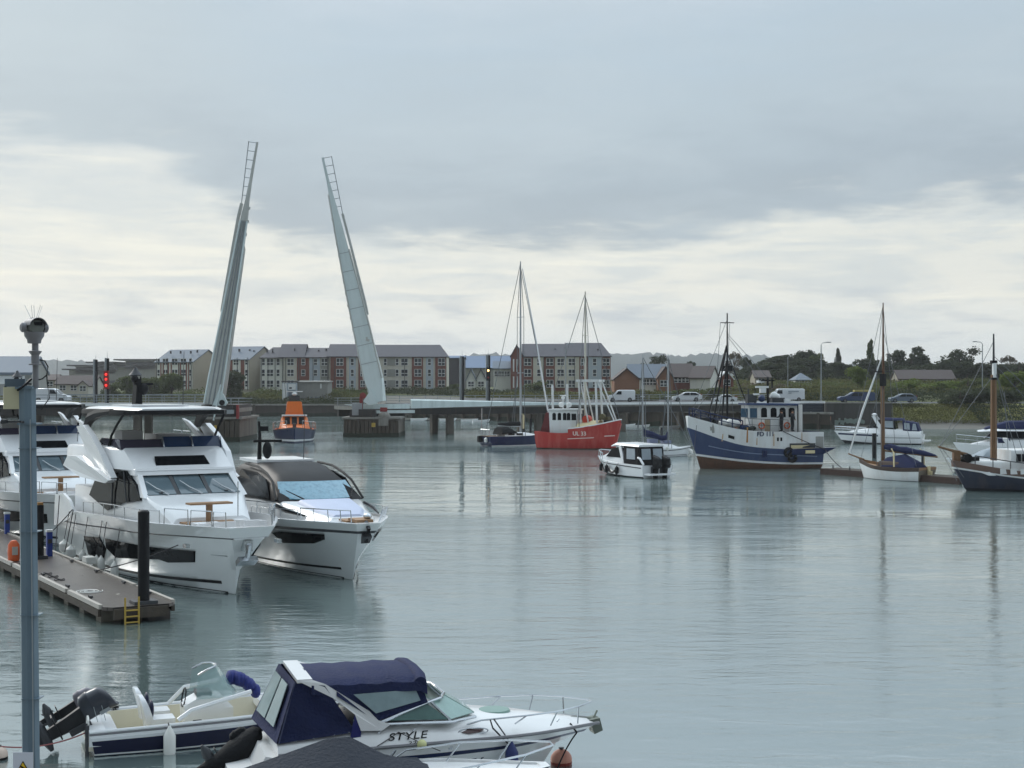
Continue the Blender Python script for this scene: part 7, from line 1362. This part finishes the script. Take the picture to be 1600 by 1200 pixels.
part(lambda m: [m.tube([(x*k, 0, 39*k), (x*2.6*k, y*k, 60*k)], .0022, 0, 4) for x, y in ((-5, 6), (-2.5, -5), (0.5, 5), (3, -6), (5.5, 4))]+[m.box((0, 0, 39.5*k), (12*k, 3*k, 2*k))], 'bird_spikes', M_SS, cm)
part(lambda m: m.tube([P(62, 562), P(70, 564), P(75, 573), P(73, 586), P(66, 592), P(58, 594)], .007, 0, 6), 'cable', M_BLACK, r)
part(lambda m: m.tube([P(73, 585), P(74, 600), P(75, 622, .05), P(60, 640, .1)], .006, 0, 6), 'cable', M_BLACK, r)
part(lambda m: m.box(P(20, 622, -.02), (26*k, .13, 34*k), 0, .35), 'junction_box', mat('cream_junction_box', (186, 182, 152), .55, var=.1, scale=6), r, 0)
part(lambda m: m.box(P(23, 598, .02), (30*k, .1, 12*k), 0, .2), 'upper_box', mat('slate_grey_box', (82, 96, 108), .5), r, 0)
part(lambda m: (m.tube([P(32, 610, -.1), P(42, 603, -.1), P(50, 592, -.02)], .012, 0, 6), m.tube([P(20, 640), P(22, 650), P(27, 648), P(30, 655)], .011, 0, 6), m.tube([P(10, 596), P(8, 608), P(9, 622)], .012, 0, 6)), 'cable', M_BLACK, r)
part(lambda m: (m.box(P(24, 658.5, -.06), (34*k, .03, 3*k)), m.box(P(10, 658.5, -.06), (9*k, .06, 6*k)), m.tube([P(40, 659, -.1), P(42, 659, -.12)], .014)), 'bracket_arm', M_DKGREY, r, 0)
part(lambda m: m.box(P(46.5, 662), (30*k, .2, 2.6*k)), 'band_clamp', M_POST, r, 0)
part(lambda m: m.box(P(41.5, 606), (27*k, .19, 3*k)), 'cap', M_POST, r, 0)
sg_ = empty('warning_sign', P(42, 1200, -.12)); sg_.parent = r
part(lambda m: m.box((0, 0, 0), (31*k, .006, 58*k)), 'plate', mat('white_sign_plate', (206, 210, 222), .4, var=.03), sg_, 0)
tri = lambda s, y: [(-13.5*k*s, y, (-4-10*(s-1)*0)*k-9*k*(s)+6*k), (13.5*k*s, y, -4*k-9*k*s+6*k), (0, y, -4*k+14*k*s+6*k)]
part(lambda m: m.plate(tri(1.0, -.006), .002), 'triangle_border', M_BLACK, sg_, 0); part(lambda m: m.plate(tri(.82, -.009), .002), 'triangle', mat('warning_yellow', (226, 186, 44), .4, var=.04), sg_, 0)
part(lambda m: (m.plate([(-3*k, -.011, 9*k), (6*k, -.011, 3.5*k), (6.5*k, -.011, 1.5*k), (4*k, -.011, 1.5*k), (-4*k, -.011, 6.5*k)], .002), m.plate([(-9*k, -.011, -1.5*k), (-2*k, -.011, -1.5*k), (-2*k, -.011, -.4*k), (-9*k, -.011, -.4*k)], .002)), 'pictogram', M_BLACK, sg_, 0)
# --- small navy boat with a tilted outboard
ang = math.atan2(.8, 2.1)
r = empty('motor_boat', (-8.14, 28.7, 0), ang, 'small open boat with navy hull, cream cockpit and tilted outboard', 'motor boat'); NB = r
M_CREAMG = mat('cream_gelcoat', (222, 216, 196), .3, var=.06, scale=2, coat=.2)
M_DNAVY = mat('dark_navy_gelcoat', (20, 25, 54), .3, var=.15, scale=1, spec=.25)
Hh = Hull([(.0, 4.0, [.5, .6, .5, 0], [-.25, -.25, -.2, 0]), (.0, 4.6, [.85, .88, .72, 0], [.02, .02, .05, .2]), (0, 4.66, [.86, .89, .73, 0], [.05, .05, .08, .23]), (-.05, 5.0, [.92, .96, .86, .06], [.3, .33, .39, .5]), (-.08, 5.1, [.95, .99, .9, .08], [.36, .39, .45, .56]), (-.1, 5.2, [.93, .97, .9, .1], [.46, .5, .56, .66])])
Hh.shell([0, 1, 0, 2, 2], None).build('hull', [M_DNAVY, M_WHITEP, M_GEL], r, 28); Hh.deck(.36, .11, 0, 1).build('cockpit', [M_GEL, M_CREAMG], r, 28)
Hh.belt(MB(), -.03, .022).build('rubbing_strake', M_GREYH, r)
Hh.belt(MB(), .02, .03).build('gunwale', M_GEL, r)
part(lambda m: cabin(m, [(3.3, 3.3, .8, .7, .45, .62, .06), (4.6, 4.5, .4, .3, .55, .68, .05)]), 'foredeck', M_GEL, r)
part(lambda m: (m.prism([(-.1, .2), (.45, .2), (.45, .42), (.2, .5), (-.1, .5)], 'y', -.9, .9),), 'stern_bench', M_GEL, r, 0)
part(lambda m: m.loft([[V((x, y, z)) for y, z in ((-.3, .35), (-.33, .62), (-.28, z1), (.28, z1), (.33, .62), (.3, .35))] for x, z1 in ((1.75, .7), (2.1, .88), (2.5, .84), (2.7, .6))]), 'console', M_GEL, r)
M_PERSP = mat('clear_windscreen', (150, 178, 178), .05, var=.1, alpha=.5); WS = ((-.44, 1.95, 2.0, 1.3), (-.42, 2.4, 2.2, 1.4), (-.25, 2.72, 2.36, 1.42), (0, 2.84, 2.42, 1.42), (.25, 2.72, 2.36, 1.42), (.42, 2.4, 2.2, 1.4), (.44, 1.95, 2.0, 1.3))
part(lambda m: m.loft([[V((2.12+dx, y, .84)), V((2.12+dx*.5+.0, y*.86, 1.36))] for y, dx in ((-.42, .0),)] if False else [[V((a_, y, .84)), V((b_, y*.84, z_))] for y, a_, b_, z_ in WS], closed=False, caps=False), 'windscreen', M_PERSP, r)
part(lambda m: m.tube([V((b_, y*.84, z_+.01)) for y, a_, b_, z_ in WS], .02), 'windscreen_rim', M_SS, r)
part(lambda m: m.tube([(1.78+.03*math.sin(a), .19*math.cos(a), .82+.18*math.sin(a)) for a in [i*math.pi/8 for i in range(17)]], .016), 'steering_wheel', M_BLACK, r)
part(lambda m: m.box((2.15, -.02, .9), (.3, .4, .08)), 'instrument_panel', M_DKGREY, r, 0)
for y in (-.4, .32):
    def seat(m):
        R = []
        for z, hw, x, d in ((.42, .2, 1.06, .16), (.62, .25, 1.03, .14), (.82, .27, .97, .12), (.95, .22, .92, .1), (1.02, .12, .89, .07)):
            R.append([V((x-d/2, y-hw, z)), V((x-d/2-.03, y, z)), V((x-d/2, y+hw, z)), V((x+d/2, y+hw*.94, z)), V((x+d/2, y, z)), V((x+d/2, y-hw*.94, z))])
        m.loft(R)
    part(seat, 'seat_back', M_GEL, r, 60); part(lambda m: m.ball((1.1, y, .72), (.05, .2, .19)), 'seat_pad', M_DNAVY, r, 60)
    part(lambda m: (m.box((1.3, y, .5), (.46, .44, .12)), m.box((1.28, y, .3), (.24, .24, .36))), 'seat_base', M_GEL, r, 30)
part(lambda m: m.tube([(1.55, -.82, .56), (1.8, -.8, .72), (3.0, -.6, .96)], .045), 'grab_rail', M_GEL, r); part(lambda m: m.tube([(1.6, .8, .56), (1.9, .78, .86), (2.6, .7, .98)], .045), 'grab_rail', M_GEL, r)
def ruffle(m):
    rnd = random.Random(8)
    for i in range(9):
        a = i/8; m.ball((2.72+.5*a, .12+.05*math.sin(i*2), 1.12-.3*a**2), (.09+.03*rnd.random(), .2, .15), 0, 8, 5)
part(ruffle, 'folded_cover', mat('royal_blue_cover', (36, 48, 120), .7, var=.4, scale=12, bump=.6), r, 60)
for x, y in ((.55, .9), (1.9, -.93), (3.35, -.85)): part(lambda m: (m.box((x, y, .54), (.16, .05, .04)), rope(m, (x, y, .56), (x+.1, y*.96, .3), .02, .012), rope(m, (x, y, .56), (x-.1, y*.96, .3), .02, .012)), 'cleat', M_BLACK, r)
part(lambda m: m.tube([(.35, .55, .5), (.35, .55, .95)], .02), 'light_pole', M_SS, r)
part(lambda m: (rope(m, (3.35, -.86, .56), (.9, -.8, .46), .04, .012)), 'mooring_line', M_ROPE, r)
fender(r, (1.35, -1.12, .18), .5, .115, M_BUOYW, (1.35, -.95, .55)); fender(r, (3.3, -1.0, .2), .3, .09, M_BUOYW, (3.3, -.9, .58))
M_OBK = mat('charcoal_outboard_paint', (44, 48, 58), .3, var=.12, scale=6, coat=.4); M_OBL = mat('matt_black_casting', (32, 33, 37), .55, var=.2, scale=8)
o = outboard(r, (-.12, -.25, .62), tilt=math.radians(64), cowl=M_OBK, leg=M_OBL, sc_=.86)
part(lambda m: [m.box((.0+.05*i, -.19, .2+.14*i), (.3, .012, .012), 0, 0, .2) for i in range(2)]+[m.box((.03, -.178, .38), (.07, .012, .2))], 'decal', M_STEELG, o, 0); part(lambda m: m.box((-.22, -.05, .52), (.1, .14, .05)), 'badge', M_WHITEP, o, 0)
o = outboard(r, (-.2, .55, .66), tilt=math.radians(66), cowl=mat('grey_outboard_paint', (112, 108, 116), .4, var=.2, scale=6), leg=M_OBL, sc_=.58)
part(lambda m: (m.box((-.12, -.6, .28), (.06, .05, .6)), m.box((-.12, -.78, .28), (.06, .05, .6)), m.box((-.12, -.69, .1), (.06, .2, .04)), m.box((-.12, -.69, .35), (.06, .2, .04))), 'boarding_ladder', M_DKGREY, r, 0)
part(lambda m: m.tube([V((-.1, -.6+.16*math.cos(a), .6+.12*math.sin(a))) for a in [i*math.pi/6 for i in range(13)]], .02), 'coiled_rope', M_BUOYW, r)
# --- white and navy cabin cruiser lettered STYLE
dS = V((.96, .28)).normalized(); r = empty('cabin_cruiser', (-4.2, 25.82, 0), math.atan2(dS.y, dS.x), 'white cabin cruiser lettered STYLE with a navy canopy over its cockpit', 'cabin cruiser'); SB = r
M_SGEL = mat('cruiser_gelcoat', (226, 226, 226), .22, var=.04, scale=1.5, coat=.3, streak=.12, streak_col=(180, 176, 168), sscale=2)
Hh = Hull([(.3, 4.3, [.5, .7, .6, .3, 0], [-.3, -.3, -.28, -.2, -.05]), (.1, 4.95, [.95, 1.0, .92, .55, 0], [.0, .0, .0, .02, .05]), (.05, 5.2, [1.0, 1.05, 1.0, .7, .03], [.2, .2, .24, .32, .42]), (0, 5.72, [1.06, 1.12, 1.1, .86, .1], [.56, .58, .6, .62, .62]), (0, 5.78, [1.07, 1.13, 1.11, .88, .12], [.63, .65, .67, .68, .67]), (0, 5.98, [1.08, 1.14, 1.13, .95, .2], [.8, .83, .85, .84, .78])], 30)
Hh.shell([0, 0, 0, 1, 0], None).build('hull', [M_SGEL, M_NAVY], r, 26); part(lambda m: Hh.belt(m, 0, .03), 'rubbing_strake', M_GREYH, r)
part(lambda m: Hh.line(m, lambda x: .46, lambda x: .5, 1.0, 4.9), 'pinstripe', M_NAVY, r)
dk = [(0, 0, 1.07, .98, .8, .98, .08), (1.4, 1.4, 1.12, 1.0, .83, 1.12, .1), (2.2, 2.2, 1.12, .96, .84, 1.14, .12), (3.3, 3.2, 1.06, .82, .85, 1.14, .2), (4.4, 4.3, .88, .55, .84, 1.06, .2), (5.3, 5.2, .55, .25, .81, .93, .1), (5.9, 5.8, .22, .1, .78, .84, .05)]
part(lambda m: cabin(m, dk), 'deck', M_SGEL, r, 35)
part(lambda m: m.lathe([(.02, .02), (.28, .015), (.3, -.02)], (4.05, .05, 1.085), 'z', 16), 'deck_hatch', mat('green_hatch_glass', (120, 150, 140), .1), r)
for sg in (1, -1):
    part(lambda m: m.wrap([(3.18, .96), (3.3, .93), (3.5, .935), (3.6, .965), (3.5, 1.0), (3.3, 1.0)], lambda x, z: (x, sg*(cab_y(dk, x, z)), z), (), (), .02, lambda x, z: (0, sg*.9, .4)), 'porthole', mat('porthole_glass', (70, 44, 44), .1), r)
    part(lambda m: m.tube([V((3.39+.27*math.cos(a), sg*(cab_y(dk, 3.39, .965)+.02), .965+.055*math.sin(a))) for a in [i*math.pi/8 for i in range(17)]], .012), 'porthole_rim', M_SS, r)
    part(lambda m: m.box((2.95, sg*1.1, .74), (.08, .04, .05)), 'vent', M_SS, r, 0)
# windscreen: side panes and raked front
fw = lambda x, y, z: V((x, y, z))
M_WSAQ = mat('pale_green_windscreen', (150, 178, 172), .05, var=.25, scale=3)
for sg in (1, -1):
    part(lambda m: m.plate([fw(1.74, sg*1.0, 1.26), fw(2.95, sg*.96, 1.2), fw(2.6, sg*.86, 1.47)][::-sg], .025), 'side_window', mat('dim_green_glass', (84, 112, 108), .05, var=.3, scale=3), r, 0)
    part(lambda m: m.tube([fw(1.68, sg*1.02, 1.2), fw(3.02, sg*.96, 1.15), fw(3.5, sg*.72, 1.16)], .028), 'windscreen_frame', M_SS, r)
    part(lambda m: m.tube([fw(1.7, sg*1.02, 1.22), fw(2.62, sg*.87, 1.5), fw(2.88, sg*.7, 1.53)], .028), 'windscreen_frame', M_SS, r)
    part(lambda m: m.plate([fw(3.0, sg*.94, 1.2), fw(3.52, sg*.5, 1.19), fw(2.98, sg*.48, 1.52), fw(2.7, sg*.82, 1.48)][::-sg], .025), 'front_window', M_WSAQ, r, 0)
    part(lambda m: m.tube([fw(3.0, sg*.95, 1.16), fw(2.66, sg*.85, 1.5)], .025), 'windscreen_frame', M_SS, r)
part(lambda m: m.plate([fw(3.54, -.48, 1.19), fw(3.54, .48, 1.19), fw(2.99, .46, 1.53), fw(2.99, -.46, 1.53)], .025), 'front_window', M_WSAQ, r, 0)
part(lambda m: m.tube([fw(2.86, -.72, 1.53), fw(2.99, -.46, 1.55), fw(2.99, .46, 1.55), fw(2.86, .72, 1.53)], .028), 'windscreen_frame', M_SS, r)
# white arch and canopy
for sg in (1, -1):
    part(lambda m: m.plate([fw(1.4, sg*1.06, 1.12), fw(1.76, sg*1.06, 1.1), fw(1.92, sg*1.05, 1.2), fw(1.7, sg*1.04, 1.28), fw(1.55, sg*1.03, 1.44), fw(.82, sg*.94, 1.92), fw(.6, sg*.9, 2.0), fw(.34, sg*.9, 2.0), fw(.95, sg*.98, 1.68), fw(1.3, sg*1.03, 1.4)][::-sg], .07), 'arch_leg', M_SGEL, r, 0)
    part(lambda m: (cloth(m, fw(.0, sg*1.0, .98), fw(1.32, sg*1.04, 1.1), fw(.8, sg*.95, 1.9), fw(.3, sg*.87, 1.97), 14, .035, 3) if sg < 0 else cloth(m, fw(1.32, sg*1.04, 1.1), fw(.0, sg*1.0, .98), fw(.3, sg*.87, 1.97), fw(.8, sg*.95, 1.9), 14, .035, 4)), 'canopy_side', M_NCAN, r, 60)
    part(lambda m: m.tube([fw(.02, sg*1.01, .99), fw(.17, sg*.95, 1.5), fw(.31, sg*.88, 1.97)], .012), 'canopy_zip', MATS.get('navy_seam') or mat('navy_seam', (70, 76, 104), .6), r)
    part(lambda m: [m.ball(fw(x, sg*1.03, z), .014, 0, 6, 4) for x, z in ((.3, 1.01), (.6, 1.04), (.95, 1.07), (1.2, 1.1), (1.28, 1.3), (1.12, 1.5))], 'press_studs', M_SS, r)
    part(lambda m: m.plate([fw(1.0, sg*1.0, 1.72), fw(1.68, sg*1.03, 1.26), fw(2.6, sg*.9, 1.5), fw(2.5, sg*.86, 1.8), fw(1.0, sg*.94, 1.84)][::-sg], .02), 'canopy_side', M_NCAN, r, 0)
    part(lambda m: m.plate([fw(1.28, sg*1.025, 1.74), fw(1.66, sg*1.05, 1.4), fw(2.46, sg*.94, 1.55), fw(2.38, sg*.91, 1.74)][::-sg], .02), 'vinyl_window', mat('grey_vinyl_window', (132, 150, 154), .1, var=.3, scale=3), r, 0)
part(lambda m: m.box((.47, 0, 1.985), (.26, 1.8, .06)), 'arch_top', M_SGEL, r, 20)
part(lambda m: m.loft([[fw(x, -.95, z0-.15), fw(x, -.93, z0), fw(x, -.75, z0+.08), fw(x, 0, z0+.11), fw(x, .75, z0+.08), fw(x, .93, z0), fw(x, .95, z0-.15)] for x, z0 in ((.58, 1.91), (.8, 1.885), (1.0, 1.9), (1.2, 1.875), (1.45, 1.895), (1.7, 1.87), (1.95, 1.9), (2.15, 1.875), (2.45, 1.87), (2.58, 1.8))]), 'canopy_top', M_NCAN, r, 50)
part(lambda m: m.tube([fw(2.46, -.93, 1.85), fw(2.5, -.6, 1.89), fw(2.52, 0, 1.9), fw(2.5, .6, 1.89), fw(2.46, .93, 1.85)], [.11, .125, .125, .125, .11], 0, 12), 'canopy_roll', M_NCAN, r)
part(lambda m: m.plate([fw(2.62, -.75, 1.78), fw(2.92, -.68, 1.5), fw(2.92, .68, 1.5), fw(2.62, .75, 1.78)][::-1], .02), 'canopy_front', M_CLEARV, r, 0)
part(lambda m: cloth(m, fw(-.22, .98, 1.0), fw(-.02, -1.0, .98), fw(.3, -.88, 1.98), fw(.26, .86, 1.98), 12, .02, 6), 'canopy_back', M_NCAN, r, 60)
for y0, y1 in ((.82, .12), (.02, -.62)):
    q_ = lambda y, z: fw(-.12-.1*y*(1-(z-1)*.8)+(z-1)*.4-.03, y, z)
    part(lambda m: m.plate([q_(y0, 1.18), q_(y1, 1.18), q_(y1*.9, 1.88), q_(y0*.9, 1.88)], .012), 'vinyl_window', MATS['grey_vinyl_window'], r, 0)
part(lambda m: (m.prism([(-.75, .3), (.1, .3), (.1, .72), (-.2, .78), (-.35, .5), (-.75, .42)], 'y', -1.0, 1.0),), 'stern_platform', M_SGEL, r, 30)
part(lambda m: m.plate([fw(1.22, -1.04, 1.0), fw(1.4, -1.05, 1.02), fw(1.42, -1.04, 1.25), fw(1.3, -1.03, 1.4)], .03), 'canopy_flap', mat('bright_navy_flap', (38, 42, 104), .7), r, 0)
def bowrail(m):
    S = [V((3.3, -.86, 1.06)), V((4.2, -.78, 1.0)), V((4.9, -.66, .9)), V((5.5, -.4, .84)), V((5.88, -.12, .8))]
    T = [V((3.55, -.9, 1.13)), V((4.4, -.85, 1.15)), V((5.0, -.74, 1.16)), V((5.5, -.45, 1.16)), V((5.88, -.08, 1.15))]
    m.tube([S[0]]+T+[mirror(p) for p in reversed(T)]+[mirror(S[0])], .016, 0, 6)
    for i in (1, 2, 3): m.tube([S[i], T[i]], .014, 0, 5); m.tube([mirror(S[i]), mirror(T[i])], .014, 0, 5)
part(bowrail, 'bow_rail', M_SS, r)
part(lambda m: (m.tube([(5.5, 0, .86), (5.98, 0, .8)], .035), m.prism([(5.82, .82), (6.02, .85), (6.08, .62), (5.92, .56)], 'y', -.14, .14), m.tube([(5.95, .0, .84), (6.04, .08, .94)], .02)), 'anchor', mat('weathered_galvanised', (110, 116, 108), .6, .4, var=.2), r)
text_mesh('name_lettering', 'STYLE', .26, M_BLACK, r, lambda u, v, w: V((2.2+u*1.0+v*.25, -(cab_y(dk, 2.2+u, .94+v*.6)+.018+w), .93+v*.62)), .004)
text_mesh('name_lettering', '220', .12, M_BLACK, r, lambda u, v, w: V((2.3+u*1.3+v*.25, -(1.135+.012+w), .855+v*.62)), .004)
part(lambda m: [m.tube([(x, -1.03, 1.05), (x+.05, -1.0, 1.09)], .012) for x in (1.7, 2.3, 4.9)], 'cleat', M_SS, r)
fender(r, (4.05, -1.1, .42), .5, .12, mat('navy_fender', (34, 46, 96), .5), (3.78, -.9, 1.14)); 
part(lambda m: m.tube([(3.72, -.88, 1.13), (3.74, -.98, 1.0), (4.0, -1.1, .72)], .014), 'fender_rope', M_BLACK, r)
part(lambda m: m.ball((2.42, -1.22, .86), .085), 'ball_fender', mat('cream_ball_fender', (206, 206, 150), .5), r)
part(lambda m: (rope(m, (1.5, -1.14, .78), (2.05, -1.06, 1.06), .01, .008), rope(m, (2.05, -1.06, 1.06), (2.75, -1.2, .72), .01, .008)), 'tether', M_ROPE, r)
part(lambda m: (rope(m, (5.35, -.42, .86), (5.45, -.5, .7), 0, .018), rope(m, (5.45, -.5, .7), (5.0, -.7, .1), -.06, .014)), 'mooring_line', M_BLACK, r)
# black hooded outboard hung on the stern
q = outboard(r, (-.55, .5, .62), tilt=math.radians(58), cowl=M_BCAN, leg=M_BLACK, sc_=.5, name='outboard_motor')
part(lambda m: m.loft([[V((x+.25*w*math.sin(a_), .42+w*math.cos(a_), z+w*1.0*math.sin(a_))) for a_ in [i*math.pi/6 for i in range(12)]] for x, z, w in ((-1.25, .26, .05), (-.98, .36, .13), (-.74, .48, .25), (-.52, .58, .32), (-.32, .66, .32), (-.16, .72, .22), (-.1, .74, .07))]), 'motor_hood', M_BCAN, r, 60)
# --- boat under a grey cover at the bottom edge
dG = V((.97, .24)).normalized(); r = empty('covered_boat', (-4.75, 22.95, 0), math.atan2(dG.y, dG.x), 'white boat under a dark grey pitched cover at the bottom edge', 'motor boat'); GB = r
Hh = Hull([(.2, 4.6, [.5, .7, .6, 0], [-.3]*4), (.0, 4.9, [.9, 1.0, .85, 0], [.02, .02, .04, .1]), (0, 5.35, [1.0, 1.1, 1.0, .1], [.55, .55, .6, .66]), (0, 5.5, [1.0, 1.1, 1.02, .14], [.7, .7, .75, .8])])
Hh.shell([0, 1, 0], 0).build('hull', [M_NAVY, M_SGEL], r); Hh.deck(.03, .1).build('deck', M_SGEL, r)
M_GCOV = mat('charcoal_boat_cover', (50, 54, 63), .75, var=.2, scale=3, bump=.6, spec=.3)
part(lambda m: m.loft([[V((x, -w, z0)), V((x, -w*.98, z0+.1)), V((x, -w*.45, z0+(z1-z0)*.62)), V((x, 0, z1)), V((x, w*.45, z0+(z1-z0)*.62)), V((x, w*.98, z0+.1)), V((x, w, z0))] for x, w, z0, z1 in ((0, .98, .62, .86), (.9, 1.08, .62, 1.12), (1.9, 1.13, .64, 1.42), (2.25, 1.13, .64, 1.43), (2.8, 1.1, .66, 1.12), (3.5, .96, .7, .92))]), 'cover', M_GCOV, r, 25)
def rail2(m):
    T = [V((3.3, -.86, .95)), V((4.2, -.75, 1.05)), V((5.0, -.5, 1.1)), V((5.55, -.12, 1.13))]
    m.tube([V((3.0, -.9, .75))]+T+[mirror(p) for p in reversed(T)]+[V((3.0, .9, .75))], .018, 0, 6)
    for p in T[1:3]: m.tube([V((p.x-.25, p.y*.95, .76)), p], .014, 0, 5); m.tube([V((p.x-.25, -p.y*.95, .76)), mirror(p)], .014, 0, 5)
part(rail2, 'bow_rail', M_SS, r); part(lambda m: (m.box((2.95, .75, .82), (.18, .05, .05)), m.tube([(2.95, .75, .78), (3.1, .7, 1.0)], .025)), 'cleat', M_SS, r)
# --- buoys
def buoy(p, y, rad, mm, label, base=None):
    q = empty('mooring_buoy', pz(p, y), 0, label, 'buoy'); part(lambda m: m.ball((0, 0, rad*.45), (rad, rad, rad*.95)), 'float', mm, q)
    part(lambda m: m.lathe([(rad*.97, 0), (rad*1.0, rad*.25), (rad*.9, rad*.3), (rad*.2, rad*.3)], (0, 0, 0), 'z', 16), 'weed_band', base or M_RUST, q); part(lambda m: m.lathe([(.02, rad*1.35), (.05, rad*1.45), (.05, rad*1.55), (.01, rad*1.58)], (0, 0, 0), 'z', 8), 'ring', M_DKGREY, q); return q
buoy(877, 1194, .2, mat('faded_pink_buoy', (196, 140, 122), .6, var=.2, scale=4, streak=.4, streak_col=(150, 70, 56)), 'faded pink mooring buoy under the bow of the white cruiser', mat('red_weed_band', (120, 50, 42), .7))
b_ = buoy(-2, 1186, .17, mat('dirty_white_buoy', (206, 186, 172), .6, var=.2, scale=4), 'dirty white mooring buoy at the lower left edge', M_BLACK)
line_thing('thin red mooring rope leading from the white buoy past the post', [(b_.location+V((0, 0, .24)), on_boat(NB, (-.1, -.5, .4)), .12)], .014, mat('faded_red_rope', (150, 90, 90), .8))

# ------------------------------------------------------------------ damp air
def haze():
    m = MB(); m.box((0, 3700, 53), (11000, 7800, 114)); hm = bpy.data.materials.new('haze_air'); hm.use_nodes = True; t = hm.node_tree
    t.nodes.remove(t.nodes['Principled BSDF']); v = nd(t, 'ShaderNodeVolumePrincipled'); v.inputs['Density'].default_value = HAZE; v.inputs['Color'].default_value = (.95, .97, .99, 1); v.inputs['Anisotropy'].default_value = .4
    t.links.new(v.outputs[0], t.nodes['Material Output'].inputs['Volume'])
    tag(m.build('haze', hm, smooth=0), kind='stuff')
HAZE = .00015
haze()
